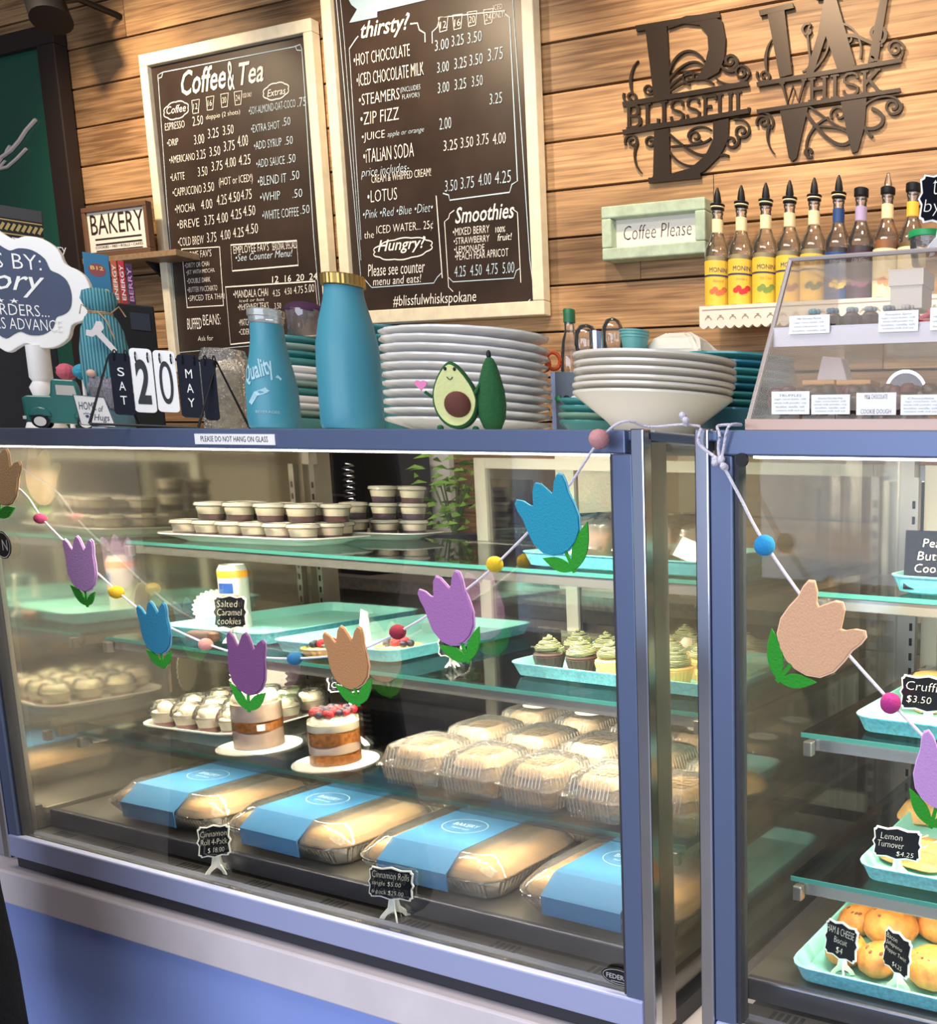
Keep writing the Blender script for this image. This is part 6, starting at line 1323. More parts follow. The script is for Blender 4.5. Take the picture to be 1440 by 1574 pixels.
syrup(1287, 'syrup bottle with royal blue neck and blue label', ('pour', 'dark', M_tl, M_tl), 'Torani', 'Caramel Blend', (0.80, 0.55, 0.08))
syrup(1321, 'syrup bottle with black cap and dark plum label', ('cap', 'dark', M_dk, mat('lilac_neck', (0.45, 0.35, 0.55), 0.5)), 'DaVinci', 'Plum', (0.20, 0.06, 0.12))
syrup(1361, 'amber syrup bottle with clear tip above black cap', ('tip', 'amber', M_yel2, M_yel2), 'Orange', 'Peach', (0.80, 0.30, 0.08))
syrup(1399, 'golden syrup bottle with black cap, rightmost near the scalloped black card', ('cap', 'gold', M_yel2, M_yel), 'Lemon', 'Lemon', (0.70, 0.55, 0.05))

# ------------------------------------------------------------ acrylic cabinet on the right case
xa = P(1150, 655, Y=0.035).x; pt = P(1213, 402, X=xa); xb = 0.78; zt = pt.z; yb0, yt0 = 0.030, pt.y; yr = max(yt0+0.10, 0.30); z0 = TOP+0.0015
t = thing('acrylic_cabinet', 'clear acrylic countertop cabinet with slanted front, on top of the right case', 'cabinet', (xa, 0, z0)); W = xb-xa; Hc = zt-z0
MB().add([(0, yb0, 0.012), (W, yb0, 0.012), (W, yt0, Hc), (0, yt0, Hc)], [(0, 1, 2, 3)]).build('slanted_front', M_acryl, t)
MB().prismx([(yb0, 0.0), (yr, 0.0), (yr, Hc), (yt0, Hc)], 0, 0.003).build('side_panel', M_acryl, t); MB().prismx([(yb0, 0.0), (yr, 0.0), (yr, Hc), (yt0, Hc)], W-0.003, W).build('side_panel', M_acryl, t)
MB().bb(0, W, yt0, yr, Hc, Hc+0.004).build('top_panel', M_acryl, t)
MB().bb(0, W, yb0, yr, 0, 0.004).build('floor_panel', mat('acrylic_floor', (0.50, 0.42, 0.38), 0.15), t)
MB().tube([(0.0015, yb0, 0.004), (0.0015, yt0, Hc)], 0.0035, 6).build('front_edge', M_acryledge, t)
MB().tube([(0, yt0, Hc+0.002), (W, yt0, Hc+0.002)], 0.003, 6).build('top_edge', M_acryledge, t)
MB().bb(0, W, yb0-0.003, yb0+0.001, 0, 0.013).build('front_lip', mat('rose_acrylic', (0.55, 0.36, 0.28), 0.2), t)
zm = P(1300, 522, Y=0.105).z-z0
ys_ = yb0+(yt0-yb0)*(zm/Hc)+0.006
MB().bb(0.004, W-0.004, ys_, yr-0.01, zm-0.005, zm).build('middle_shelf', M_acryl, t)
MB().bb(0.004, W-0.004, ys_-0.002, ys_+0.002, zm-0.008, zm+0.016).build('shelf_lip', mat('lilac_white_strip', (0.62, 0.58, 0.62), 0.4), t)
# the labels clipped to it
def tagc(px0, px1, py0, py1, lines, Y, lab, hand=False, lean=0.0):
    a, b = P(px0, py1, Y=Y), P(px1, py1, Y=Y); h = P(px0, py0, Y=Y).z-a.z; w_ = b.x-a.x
    t = thing('paper_label', lab, 'label', ((a.x+b.x)/2, Y, a.z), 0, 'paper labels on the acrylic cabinet', rx=lean)
    MB().bb(-w_/2, w_/2, -0.0006, 0.0006, 0, h).build('paper', M_wht, t)
    m = MB(); n = len(lines)
    for i, s_ in enumerate(lines): k = 0.86 if i else 0.66; textc(m, s_, 0, h*(0.82-0.66*i/max(1, n-1)), w_*k*random.uniform(.85, 1), h*(0.20 if hand else 0.10), -0.0010, shear=0.1, bold=-0.01)
    m.build('lettering', mat('maroon_ink', (0.16, 0.05, 0.08), 0.7) if hand else mat('grey_ink', (0.12, 0.12, 0.14), 0.7), t)
yf = yb0-0.0045
ing = ['sugar, cocoa butter, milk', 'whole milk powder, soy', 'lecithin, vanilla, salt', 'contains milk and soy']
tagc(1186, 1244, 602, 637, ['TRUFFLES']+ing, yf, 'leftmost paper label on the lower front of the acrylic cabinet', False)
tagc(1247, 1306, 607, 637, ['Gourmet Chocolate Nuts']+ing, yf, 'second paper label from left on the lower front of the acrylic cabinet')
tagc(1316, 1377, 604, 638, ['MILK CHOCOLATE', 'COOKIE DOUGH'], yf, 'handwritten milk chocolate cookie dough label on the acrylic cabinet', True)
tagc(1384, 1446, 607, 638, ['Chocolate']+ing, yf, 'rightmost paper label on the lower front of the acrylic cabinet')
yu = ys_-0.0045
tagc(1213, 1275, 486, 514, ['Milk Chocolate Morsels']+ing[:3], yu, 'left paper label on the upper shelf lip of the acrylic cabinet')
tagc(1350, 1411, 479, 511, ['Pumpkin Spice']+ing, yu, 'middle paper label on the upper shelf lip of the acrylic cabinet')
tagc(1429, 1490, 473, 508, ['Mint']+ing[:3], yu, 'right paper label on the upper shelf lip, at photo edge')
# sweets inside
M_choc = mat('chocolate_cluster', (0.07, 0.03, 0.015), 0.35, bump=0.6, bscale=60, var=0.4)
zf = z0+0.0045
t = thing('sweets_riser', 'low clear step under the chocolate clusters in the acrylic cabinet', 'stand', (xa+0.01, 0.075, zf)); MB().bb(0, W-0.02, -0.012, 0.035, 0, 0.016).build('step_block', M_acryl, t)
for i, px in enumerate((1200, 1232, 1262, 1292, 1322, 1352, 1384, 1414, 1440)):
    a = P(px, 598, Y=0.085)
    t = thing('chocolate_cluster', 'dark chocolate cluster on cabinet floor, %s from left behind the lower labels' % ORD[i], 'chocolate', (a.x, 0.088+0.006*(i % 2), zf+0.0163), 0, 'chocolate clusters on the cabinet floor')
    m = MB()
    m.sph((0, 0, 0.016), 0.019, (1, 0.9, 0.8), 16, 0.10); m.sph((0.010, -0.003, 0.030), 0.012, (1, 0.9, 0.8), 12, 0.1); m.sph((-0.009, 0.002, 0.029), 0.012, (1, 1, 0.7), 12, 0.1)
    m.build('chocolate', M_choc if i % 3 else mat('dark_red_candy', (0.10, 0.02, 0.02), 0.35), t, smooth=True)['kind'] = 'stuff'
for i, (px0, px1) in enumerate(((1240, 1290), (1292, 1345))):
    a, b = P(px0, 590, Y=0.13), P(px1, 590, Y=0.13)
    t = thing('caramel_wafer', 'flat caramel wafer bar above the chocolate clusters, %s one' % ('left', 'right')[i], 'biscuit', ((a.x+b.x)/2, 0.132, zf), 0, 'caramel wafers'); h = a.z-zf
    MB().box((0, 0, h/2-0.004), (b.x-a.x, 0.03, h-0.008)).build('paper_tray', M_wht, t); MB().box((0, 0, h), (b.x-a.x, 0.035, 0.007)).build('wafer', mat('caramel_wafer', (0.60, 0.30, 0.10), 0.6, var=0.2), t, bevel=0.002)
a, b = P(1245, 592, Y=0.20), P(1330, 592, Y=0.20); c_ = P(1285, 525, Y=0.20)
t = thing('paper_bag', 'white peaked paper bag standing in the acrylic cabinet', 'bag', (a.x, 0.20, zf)); q = b.x-a.x; h = min(c_.z-zf, zm-0.012)
MB().prism([(0, 0), (q, 0), (q*0.62, h*0.97), (q*0.28, h), (q*0.06, h*0.3)], -0.012, 0.012).build('folded_paper', mat('bag_paper', (0.62, 0.52, 0.52), 0.8, bump=0.4, bscale=20), t, bevel=0.002)
c, rot, mx, mz = fk(1391, 562, 0.17)
t = thing('round_tin', 'round silver rimmed tin standing on edge in the acrylic cabinet', 'tin', (c.x, 0.175, zf+0.026), rot); r_ = min(33*mz, (zm-0.040)/2)
MB().bb(-0.03, 0.03, -0.012, 0.016, -0.0258, 0).build('pedestal', M_wht, t); MB().tube([(0, -0.012, r_+0.0005), (0, 0.014, r_+0.0005)], r_, 36).build('tin_body', M_chrome, t, smooth=True)
MB().tube([(0, -0.0145, r_), (0, -0.0125, r_)], r_*0.86, 36).build('dark_window', mat('dark_mirror', (0.05, 0.045, 0.05), 0.08, metal=0.6), t, smooth=True)
MB().bb(-r_*0.45, r_*0.6, -0.0158, -0.0148, r_*0.32, r_*0.62).build('pale_label', M_yel2, t)
zs2 = z0+zm+0.0008
t = thing('sweets_riser', 'clear step under the rosette chocolates on cabinet upper shelf', 'stand', (xa+0.02, ys_+0.035, zs2)); MB().bb(0, W-0.04, -0.018, 0.022, 0, 0.012).build('step_block', M_acryl, t)
cols = [(0.06, 0.25, 0.32), (0.05, 0.16, 0.22), (0.22, 0.27, 0.28), (0.24, 0.28, 0.30), (0.20, 0.22, 0.24), (0.45, 0.42, 0.38)]
for i, px in enumerate((1252, 1280, 1310, 1338, 1366, 1395)):
    a = P(px, 490, Y=ys_+0.035)
    t = thing('wrapped_truffle', 'chocolate shell with coloured rosette, %s from left on cabinet upper shelf' % ORD[i], 'chocolate', (a.x, ys_+0.035, zs2+0.0125), 0, 'rosette chocolates on the cabinet upper shelf')
    MB().lathe([(0.011, 0), (0.014, 0.006), (0.016, 0.018), (0.014, 0.018)], n=30, wob=lambda a: 0.05*cos(10*a)).build('paper_cup', M_choc, t, smooth=True)
    MB().sph((0, 0, 0.017), 0.012, (1, 1, 0.7), 14, 0.04).build('chocolate', mat('glossy_chocolate', (0.09, 0.04, 0.03), 0.25), t, smooth=True)
    m = MB()
    for k in range(5): m.sph((0.005*cos(k*1.26), 0.005*sin(k*1.26), 0.027), 0.0038, n=8)
    m.build('rosette', mat('rosette_%d' % i, cols[i], 0.5), t, smooth=True)['kind'] = 'stuff'
t = thing('ribbon_bow', 'red ribbon at the right end of the cabinet upper shelf', 'ribbon', (P(1427, 480, Y=ys_+0.035).x, ys_+0.037, zs2+0.0125))
m = MB(); m.box((0, 0, 0.017), (0.035, 0.012, 0.006), ry=-0.4); m.box((0.014, 0, 0.014), (0.035, 0.012, 0.006), ry=0.5); m.box((0.005, 0, 0.006), (0.03, 0.02, 0.012)); m.build('ribbon', mat('red_ribbon', (0.50, 0.02, 0.04), 0.4), t, bevel=0.002)
a, b = P(1372, 455, Y=0.20), P(1421, 455, Y=0.20); h = P(1372, 413, Y=0.20).z-zs2
t = thing('small_box', 'small off white gift box on cabinet upper shelf', 'box', ((a.x+b.x)/2, max(0.21, ys_+0.085), zs2)); MB().bb(-(b.x-a.x)/2+0.004, (b.x-a.x)/2-0.004, -0.016, 0.016, 0, min(h, Hc-zm-0.01)*0.5-0.001).build('clear_riser', M_acryl, t); MB().bb(-(b.x-a.x)/2, (b.x-a.x)/2, -0.02, 0.02, min(h, Hc-zm-0.01)*0.5, min(h, Hc-zm-0.01)).build('carton', mat('ivory_carton', (0.66, 0.58, 0.50), 0.6), t, bevel=0.001)
MB().bb(-(b.x-a.x)/2-0.002, (b.x-a.x)/2+0.002, -0.022, 0.022, min(h, Hc-zm-0.01)*0.8, min(h, Hc-zm-0.01)+0.001).build('lid', mat('ivory_carton', (0.66, 0.58, 0.50), 0.6), t)
# on its roof
zr = z0+Hc+0.0045
c, r_ = rnd(1396, 1460, 372, yt0+0.09)
t = thing('lidded_tub', 'clear tub with green lid on roof of acrylic cabinet, photo edge', 'tub', (c.x, yt0+0.09, zr)); h = max(0.02, P(1420, 360, Y=yt0+0.09).z-zr)
MB().lathe([(r_*.8, 0), (r_*.82, 0.001), (r_*.95, h*.8), (r_*.93, h*.8)], n=28).build('tub', M_clear, t, smooth=True); MB().lathe([(r_, h*.8+.0003), (r_*1.02, h*.85), (r_*1.02, h), (r_*.9, h)], n=28).build('green_lid', mat('green_lid', (0.02, 0.38, 0.10), 0.4), t, smooth=True)
c, rot, mx, mz = fk(1450, 305, yt0+0.03, 0.6)
card('large scalloped black card with white edge on roof of acrylic cabinet, photo corner', (c.x, yt0+0.03, zr), 74*mx, 76*mz, [('to', .28, .58, .3, .30), ('by', .1, .14, .36, .34)], rz=rot, lean=0.05, hgt=max(0.02, P(1450, 343, Y=yt0+0.03).z-zr))

# ------------------------------------------------------------ felt tulip garland
YG = -0.013
sp = [(-30, 712), (34, 755), (65, 797), (105, 838), (182, 910), (235, 950), (319, 990), (385, 1008), (456, 1012), (540, 1003), (614, 971), (700, 918), (763, 867), (860, 765), (923, 675)]
pts = [P(x, y, Y=YG) for x, y in sp]
pts += [P(960, 655, Y=-0.010)+Vector((0, 0, 0.006)), Vector((0.012, 0.02, TOP+0.0045)), Vector((0.055, 0.03, TOP+0.008)), P(1075, 655, Y=-0.012)]
def smooth_(p, k=5):
    o = []; n = len(p)
    for i in range(n-1):
        a, b, c, d_ = p[max(i-1, 0)], p[i], p[i+1], p[min(i+2, n-1)]
        for j in range(k): u = j/k; o.append(0.5*((2*b)+(-a+c)*u+(2*a-5*b+4*c-d_)*u*u+(-a+3*b-3*c+d_)*u**3))
    return o+[p[-1]]
t = thing('garland_string', 'white cotton string of the tulip garland, draped along the long case', 'string', pts[10])
o0 = Vector(t.location); MB().tube([p-o0 for p in smooth_(pts)], 0.0017, 7).build('cord', M_string, t, smooth=True)
m = MB(); k_ = P(1052, 645, Y=0.0)-o0
for i in range(4): m.sph((k_.x+0.004*sin(i*2), k_.y+0.003*cos(i*3), k_.z+0.003*i-0.004), 0.0045, n=10)
m.build('knot', M_string, t, smooth=True)['kind'] = 'stuff'
pts = [P(1078, 658, Y=-0.012), P(1073, 678, Y=-0.014), P(1082, 690, Y=-0.012), P(1108, 712, Y=-0.012), P(1135, 760, Y=YG), P(1177, 838, Y=YG), P(1265, 960, Y=YG), P(1370, 1080, Y=YG), P(1470, 1185, Y=YG)]
t = thing('garland_string', 'white cotton string running down across the right case from the knot', 'string', pts[3])
o0 = Vector(t.location); MB().tube([p-o0 for p in smooth_(pts)], 0.0021, 7).build('cord', M_string, t, smooth=True)
MB().tube([q-o0 for q in smooth_([P(1108, 712, Y=-0.010), P(1104, 690, Y=-0.010), P(1106, 668, Y=-0.009), Vector((0.117, 0.02, TOP+0.006)), Vector((0.15, 0.02, TOP+0.007)), P(1120, 655, Y=-0.010), P(1112, 690, Y=-0.010), P(1108, 712, Y=-0.010)])], 0.0019, 7).build('loop', M_string, t, smooth=True)
m = MB()
for i in range(6): m.sph((0.006*sin(i*2.1), -0.002+0.003*cos(i*1.7), 0.005*cos(i*2.4)), 0.0048, n=10)
m.build('knot', M_string, t, smooth=True)['kind'] = 'stuff'
felt = lambda n, c: mat('felt_'+n, c, 0.95, bump=0.35, bscale=350, var=0.06)
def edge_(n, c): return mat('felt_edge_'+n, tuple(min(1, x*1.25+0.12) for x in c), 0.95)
TU = [(0.06, 0), (0.20, 0.045), (0.33, 0.15), (0.405, 0.32), (0.415, 0.50), (0.405, 0.66), (0.43, 0.80), (0.425, 0.90), (0.37, 0.945), (0.28, 0.88), (0.21, 0.78), (0.165, 0.755), (0.135, 0.82), (0.07, 0.95), (0.0, 1.0)]
TU = TU+[(-x, z) for x, z in reversed(TU[:-1])]
def tulip(b, tp, n, c, lab, w=1.0, leaves=(1, 1), flip=1):
    pb, ptp = P(*b, Y=YG), P(*tp, Y=YG); ax = ptp-pb; L = hypot(ax.x, ax.z); ang = atan2(-ax.x, ax.z)
    t = thing('felt_tulip', lab, 'felt tulip', (pb.x, YG-0.0025, pb.z), 0, 'felt tulips on the garland'); t.rotation_euler = (0, -ang, 0)
    f = felt(n, c)
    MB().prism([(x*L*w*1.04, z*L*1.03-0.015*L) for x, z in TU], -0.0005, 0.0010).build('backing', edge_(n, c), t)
    MB().prism([(x*L*w, z*L) for x, z in TU], -0.0030, -0.0006).build('bloom', f, t, bevel=0.0008)
    m = MB(); m.add([(x*L*w*0.86, -0.0032, 0.06*L+z*L*0.80) for x, z in TU[:8]+TU[-8:]], []) 
    for s in (1, -1):
        k = leaves[0 if s > 0 else 1]
        if not k: continue
        ln_ = 0.56*L*k; q = []
        for i in range(13): u = i/12; q.append((ln_*u, 0.17*ln_*sin(pi*u**0.85)))
        for i in range(11, 0, -1): u = i/12; q.append((ln_*u, -0.17*ln_*sin(pi*u**0.85)))
        a = radians(42); q = [(s*(x*cos(a)-z*sin(a)), -0.27*L+x*sin(a)+z*cos(a)) for x, z in q]
        if s < 0: q.reverse()
        MB().prism(q, -0.0014, 0.0004).build('leaf', M_green, t)
    MB().prism([(-0.03*L, -0.30*L), (0.03*L, -0.30*L), (0.022*L, 0.03*L), (-0.022*L, 0.03*L)], -0.0012, 0.0006).build('stem', M_green, t)
def ball(px, py, r_px, n, c, lab, Y=YG):
    a, r_ = rnd(px-r_px, px+r_px, py, Y); a = P(px, py, Y=Y)
    t = thing('felt_ball', lab, 'felt ball', (a.x, a.y-0.003, a.z), 0, 'felt balls on the garland')
    MB().sph((0, 0, 0), r_, n=20, wob=0.015).build('felt', felt('ball_'+n, c), t, smooth=True)
tulip((3, 772), (14, 690), 'tan', (0.56, 0.35, 0.18), 'tan felt tulip cut off at the left photo edge')
tulip((134, 908), (122, 824), 'lavender', (0.50, 0.27, 0.56), 'pale lavender felt tulip, second from left on the garland', 1.0, (0.7, 1.0))
tulip((250, 1004), (234, 924), 'blue', (0.02, 0.20, 0.34), 'deep blue felt tulip left of the purple one', 1.0, (0.8, 1.0))
tulip((384, 1066), (381, 972), 'purple', (0.17, 0.055, 0.17), 'dark purple felt tulip in front of the cream topped cake', 1.0)
tulip((548, 1057), (527, 962), 'brown', (0.42, 0.20, 0.08), 'caramel brown felt tulip above the clamshell boxes', 1.02)
tulip((712, 988), (673, 886), 'orchid', (0.34, 0.14, 0.36), 'orchid purple felt tulip in the middle of the case', 1.0)
tulip((872, 848), (826, 743), 'turquoise', (0.015, 0.26, 0.38), 'large turquoise felt tulip near the top right of the long case', 1.05, (1.25, 0.95))
tulip((1218, 1020), (1296, 926), 'peach', (0.66, 0.38, 0.22), 'large peach felt tulip on the right case', 1.08, (0.9, 1.1))
tulip((1440, 1240), (1472, 1132), 'lilac', (0.50, 0.27, 0.56), 'lilac felt tulip cut off at the right photo edge', 1.0, (1.0, 1.0))
ball(65, 797, 11, 'raspberry', (0.52, 0.06, 0.16), 'raspberry pink felt ball at the left end of the garland')
ball(182, 910, 13, 'yellow', (0.75, 0.45, 0.02), 'yellow felt ball between lavender and deep blue tulips')
ball(319, 990, 12, 'pink', (0.62, 0.28, 0.24), 'salmon pink felt ball between deep blue and dark purple tulips')
ball(456, 1012, 12.5, 'denim', (0.02, 0.13, 0.28), 'denim blue felt ball left of the caramel brown tulip')
ball(614, 971, 13.5, 'maroon', (0.25, 0.02, 0.04), 'maroon felt ball above the right fruit tart')
ball(763, 867, 13.5, 'mustard', (0.68, 0.45, 0.02), 'mustard yellow felt ball left of the large turquoise tulip')
ball(923, 675, 16, 'rose', (0.55, 0.25, 0.25), 'dusty rose felt ball on the top rail', -0.022)
ball(1177, 838, 16.5, 'sky', (0.02, 0.26, 0.55), 'bright blue felt ball on the right case')
ball(1370, 1080, 16.5, 'magenta', (0.40, 0.03, 0.20), 'magenta felt ball beside the cruffins card')

# ------------------------------------------------------------ behind the cases
M_cab = mat('dark_back_cabinet', (0.10, 0.085, 0.07), 0.5, var=0.2)
t = thing('back_counter', 'long dark back counter under the wooden wall, seen through the case', 'counter', (-1.3, 1.28, 0.001))
MB().bb(-2.9, 2.8, -0.18, 0.19, 0, 0.86).build('cabinet_body', M_cab, t); MB().bb(-2.92, 2.82, -0.2, 0.195, 0.861, 0.90).build('worktop', mat('speckled_worktop', (0.20, 0.18, 0.17), 0.3, var=0.3, bscale=60), t)
for i in range(7): 
    d_ = MB().bb(-2.85+i*0.8, -2.1+i*0.8, -0.196, -0.181, 0.1, 0.82).build('door', mat('dark_door', (0.13, 0.11, 0.09), 0.45), t); MB().bb(-2.18+i*0.8, -2.165+i*0.8, -0.215, -0.197, 0.5, 0.7).build('handle', M_steel, d_)
def back(name, lab, cat, x, y, parts, z=0.9015, rz=0.0):
    t = thing(name, lab, cat, (x, y, z), rz)
    for nm, m_, fn in parts:
        mb = MB(); fn(mb); mb.build(nm, m_, t)
def slats(m):
    for i in range(6): m.bb(-0.09, 0.09, -0.142, -0.139, 0.10+i*0.03, 0.108+i*0.03)
def coil(x):
    def f(m): m.tube([(x+0.016*cos(i*0.9), -0.155+0.016*sin(i*0.9), 0.02+i*0.0026) for i in range(130)], 0.003, 5)
    return f
xq = P(525, 740, Y=1.2).x
back('coffee_grinder', 'black coffee machine with chrome slats and coils, behind the upper shelf', 'coffee machine', xq, 1.28, [('housing', M_black, lambda m: m.bb(-0.17, 0.17, -0.138, 0.12, 0, 0.42)), ('grille_slat', M_chrome, slats), ('coil', M_chrome, coil(-0.13)), ('coil', M_chrome, coil(0.13))])
xq = P(460, 740, Y=1.2).x
back('water_jug', 'blue water container behind the coffee machine at left', 'container', xq-0.10, 1.26, [('tank', mat('water_blue', (0.03, 0.12, 0.42), 0.15, coat=0.4), lambda m: m.lathe([(0.10, 0), (0.12, 0.02), (0.12, 0.22), (0.08, 0.3), (0.05, 0.33), (0.05, 0.37)], n=24))])
xq = P(340, 740, Y=1.2).x
back('steel_urn', 'brushed steel urn at the left of the back counter', 'urn', xq, 1.26, [('urn_body', M_steel, lambda m: m.lathe([(0.12, 0), (0.13, 0.02), (0.13, 0.3), (0.11, 0.36), (0.02, 0.4)], n=28)), ('tap', M_black, lambda m: m.bb(-0.01, 0.01, -0.17, -0.13, 0.06, 0.09))])
xq = P(650, 735, Y=1.15).x
def leaves_(m):
    for i in range(90):
        a = random.uniform(0, 6.28); r_ = random.uniform(0.02, 0.14); z = random.uniform(0.16, 0.42); x, y = r_*cos(a), r_*sin(a)*0.7; d_ = random.uniform(0, 6.28); s = random.uniform(0.018, 0.035)
        m.add([(x, y, z), (x+s*cos(d_), y+s*sin(d_), z+0.008), (x+2*s*cos(d_), y+2*s*sin(d_), z-0.01), (x+s*cos(d_)-s*.5*sin(d_), y+s*sin(d_)+s*.5*cos(d_), z-0.004)], [(0, 1, 2, 3)])
t = thing('potted_plant', 'bright green leafy potted plant on the back counter', 'plant', (xq, 1.26, 0.9015))
MB().lathe([(0.05, 0), (0.07, 0.12), (0.075, 0.14), (0.065, 0.14)], n=24).build('pot', mat('dark_pot', (0.04, 0.05, 0.08), 0.4), t, smooth=True)
m = MB(); leaves_(m); m.build('foliage', mat('bright_leaf', (0.18, 0.42, 0.04), 0.5), t)['kind'] = 'stuff'
m = MB(); 
for i in range(8): m.tube([(0, 0, 0.13), (0.06*cos(i), 0.05*sin(i), 0.3)], 0.003, 5)
m.build('stems', mat('plant_stem', (0.1, 0.2, 0.05), 0.6), t)['kind'] = 'stuff'
xq = P(600, 735, Y=1.3).x
back('white_board', 'upright pale cutting board leaning on the back wall', 'board', xq+0.06, 1.435, [('board', M_white, lambda m: m.bb(-0.07, 0.07, -0.01, 0.01, 0, 0.42))])
for i, (px, w_, h_, m_, lab) in enumerate(((790, 0.22, 0.36, M_steel, 'steel toaster oven behind the ivory door stiles'), (925, 0.30, 0.40, M_cream, 'cream cupboard on the back counter behind the bagged loaves'), (1170, 0.5, 0.42, mat('beige_cupboard', (0.50, 0.43, 0.34), 0.6), 'beige cupboard on the back counter behind right case'), (1460, 0.34, 0.38, M_steel, 'steel warming cabinet at the right of the back counter'), (150, 0.4, 0.4, mat('grey_brown_cabinet', (0.22, 0.18, 0.14), 0.5), 'grey brown cabinet at the left end of the back counter'))):
    xq = P(px, 740, Y=1.2).x
    back('countertop_cabinet', lab, 'cabinet', xq, 1.30, [('body', m_, lambda m: m.bb(-w_/2, w_/2, -0.12, 0.14, 0, h_)), ('door', M_black if m_ is M_steel else m_, lambda m: m.bb(-w_/2+0.02, w_/2-0.02, -0.13, -0.121, 0.04, h_-0.04)), ('handle', M_chrome, lambda m: m.bb(w_/2-0.06, w_/2-0.05, -0.145, -0.131, 0.1, h_-0.1))])

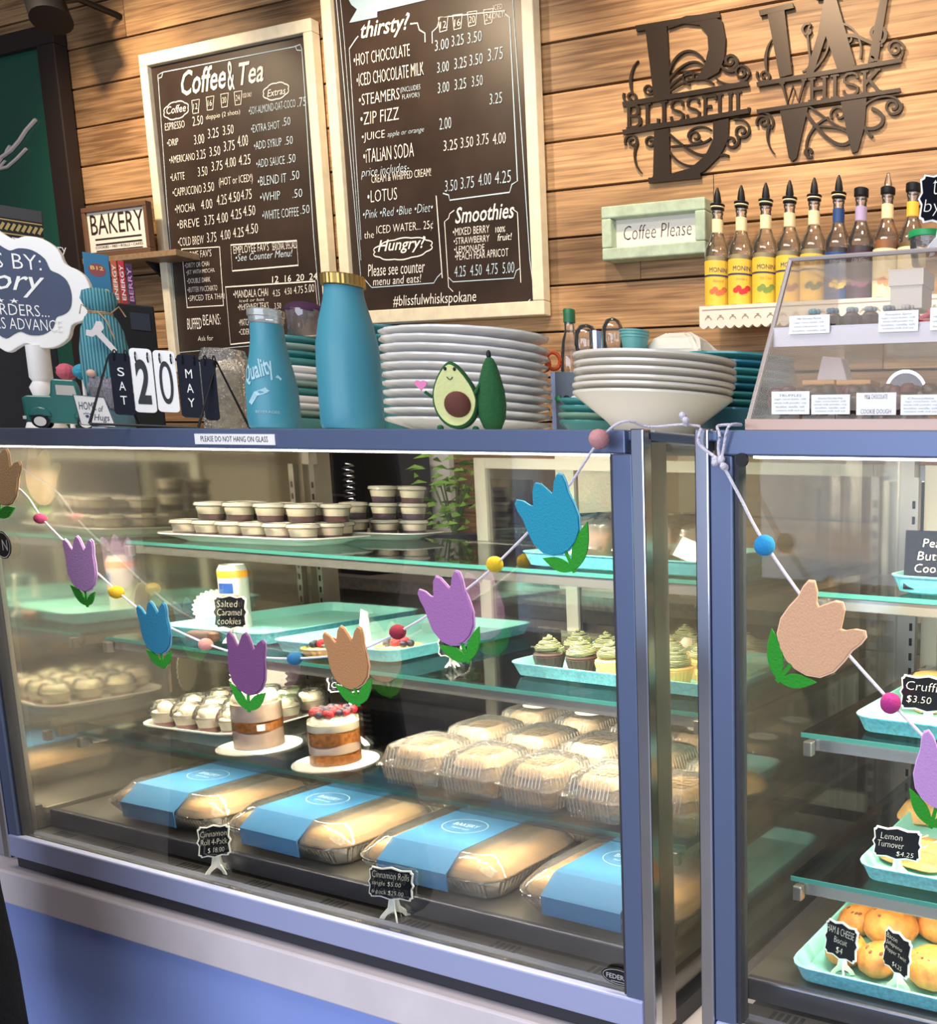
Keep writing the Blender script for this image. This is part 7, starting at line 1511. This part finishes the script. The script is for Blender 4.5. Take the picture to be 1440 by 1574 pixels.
# ------------------------------------------------------------ person at the far left in a long black coat
def person():
    X0, Y0 = -1.205, -0.34
    t = thing('person', 'person standing at left in long black coat, only its edge in view', 'person', (X0, Y0, 0.001), radians(-20))
    J = {'pel': (0, 0, .93), 'sp': (0, .01, 1.15), 'ch': (0, 0, 1.33), 'nk': (0, -.01, 1.46), 'hd': (0, .015, 1.54), 'hp': (0, .01, 1.62),
         'ls': (-.16, 0, 1.38), 'le': (-.205, -.01, 1.10), 'lw': (-.20, .03, .86), 'lh': (-.20, .035, .80), 'rs': (.16, 0, 1.38), 're': (.205, -.01, 1.10), 'rw': (.20, .03, .86), 'rh': (.20, .035, .80),
         'lp': (-.09, 0, .88), 'lk': (-.10, .02, .49), 'la': (-.10, -.01, .09), 'lf': (-.10, .13, .035), 'rp': (.09, 0, .88), 'rk': (.10, .02, .49), 'ra': (.10, -.01, .09), 'rf': (.10, .13, .035)}
    E_ = [('pel', 'sp'), ('sp', 'ch'), ('ch', 'nk'), ('nk', 'hd'), ('hd', 'hp'), ('ch', 'ls'), ('ls', 'le'), ('le', 'lw'), ('lw', 'lh'), ('ch', 'rs'), ('rs', 're'), ('re', 'rw'), ('rw', 'rh'), ('pel', 'lp'), ('lp', 'lk'), ('lk', 'la'), ('la', 'lf'), ('pel', 'rp'), ('rp', 'rk'), ('rk', 'ra'), ('ra', 'rf')]
    R_ = dict(pel=.12, sp=.115, ch=.125, nk=.052, hd=.085, hp=.075, ls=.06, le=.045, lw=.028, lh=.03, rs=.06, re=.045, rw=.028, rh=.03, lp=.085, lk=.055, la=.04, lf=.035, rp=.085, rk=.055, ra=.04, rf=.035)
    ks = list(J); me = bpy.data.meshes.new('body'); me.from_pydata([J[k] for k in ks], [(ks.index(a), ks.index(b)) for a, b in E_], []); me.materials.append(mat('skin_tone', (0.55, 0.34, 0.24), 0.6, sub=0.1))
    o = bpy.data.objects.new('body', me); COL.objects.link(o); o.parent = t
    md = o.modifiers.new('skin', 'SKIN'); sv = me.skin_vertices[0].data
    for i, k in enumerate(ks): sv[i].radius = (R_[k], R_[k]*(0.8 if k in ('ch', 'sp', 'pel') else 1)); sv[i].use_root = (k == 'pel')
    s = o.modifiers.new('sub', 'SUBSURF'); s.levels = 1; s.render_levels = 2
    m = MB(); rings = [(.285, .175, .26), (.268, .172, .42), (.25, .165, .55), (.225, .16, .80), (.20, .15, .98), (.19, .145, 1.12), (.215, .16, 1.28), (.215, .155, 1.39), (.15, .13, 1.45), (.07, .07, 1.48)]
    vs = []; fs = []; n = 36
    for a, b, z in rings:
        for i in range(n): th = 2*pi*i/n; k = 1+0.03*sin(7*th)*(1.2-z if z < 1.2 else 0); vs.append((a*k*cos(th), b*k*sin(th), z))
    for q in range(len(rings)-1):
        for i in range(n): j = (i+1) % n; fs.append((q*n+i, q*n+j, (q+1)*n+j, (q+1)*n+i))
    m.add(vs, fs); m.build('coat', M_blackmatt, t, smooth=True)
    for s_ in (-1, 1):
        MB().tube([(s_*.15, 0, 1.38), (s_*.185, 0, 1.30), (s_*.205, -.01, 1.10), (s_*.203, .015, .96), (s_*.20, .03, .86)], [.085, .082, .070, .058, .05], 16).build('coat_sleeve', M_blackmatt, t, smooth=True)
        MB().tube([(s_*.09, 0, .60), (s_*.10, .015, .48), (s_*.10, 0, .12)], [.085, .072, .06], 16).build('trouser_leg', M_black, t, smooth=True)
        m = MB(); m.loft([(0.09, 0.25, 0.04, 0), (0.092, 0.255, 0.042, 0.02), (0.08, 0.22, 0.036, 0.06), (0.07, 0.10, 0.03, 0.11)], (s_*.10, .05, 0)); m.build('shoe', M_black, t, smooth=True)
        for f in range(4):
            y = .005+.019*f; z = .78; l = .008*abs(f-1.3); MB().tube([(s_*.20, y, z), (s_*.198, y+.002, z-.035), (s_*.192, y+.005, z-.062+l), (s_*.183, y+.007, z-.082+l)], [.009, .0088, .0082, .007], 8).build('finger', MATS['skin_tone'], t, smooth=True)
        MB().tube([(s_*.195, .055, .82), (s_*.188, .080, .795), (s_*.182, .086, .765)], [.011, .0095, .008], 8).build('thumb', MATS['skin_tone'], t, smooth=True)
        MB().sph((s_*.031, .092, 1.585), .011, (1, .6, .8), 12).build('eye', M_wht, t, smooth=True); MB().sph((s_*.031, .0985, 1.585), .005, (1, .5, 1), 10).build('pupil', M_black, t, smooth=True)
        MB().sph((s_*.088, .01, 1.575), .022, (.4, .8, 1.3), 12).build('ear', MATS['skin_tone'], t, smooth=True)
    MB().lathe([(.014, 0), (.012, .012), (.005, .034)], (0, .098, 1.548), n=12).build('nose', MATS['skin_tone'], t, smooth=True)
    MB().sph((0, .090, 1.528), .019, (1, .4, .3), 12).build('mouth', mat('lip', (0.45, 0.16, 0.14), 0.5), t, smooth=True)
    m = MB(); m.sph((0, -.012, 1.615), .105, (.95, 1.0, .92), 24, .02); m.sph((0, -.055, 1.53), .085, (1, .8, 1.2), 20, .02); m.build('hair', mat('dark_hair', (0.03, 0.018, 0.012), 0.6, bump=0.8, bscale=120), t, smooth=True)['kind'] = 'stuff'
person()
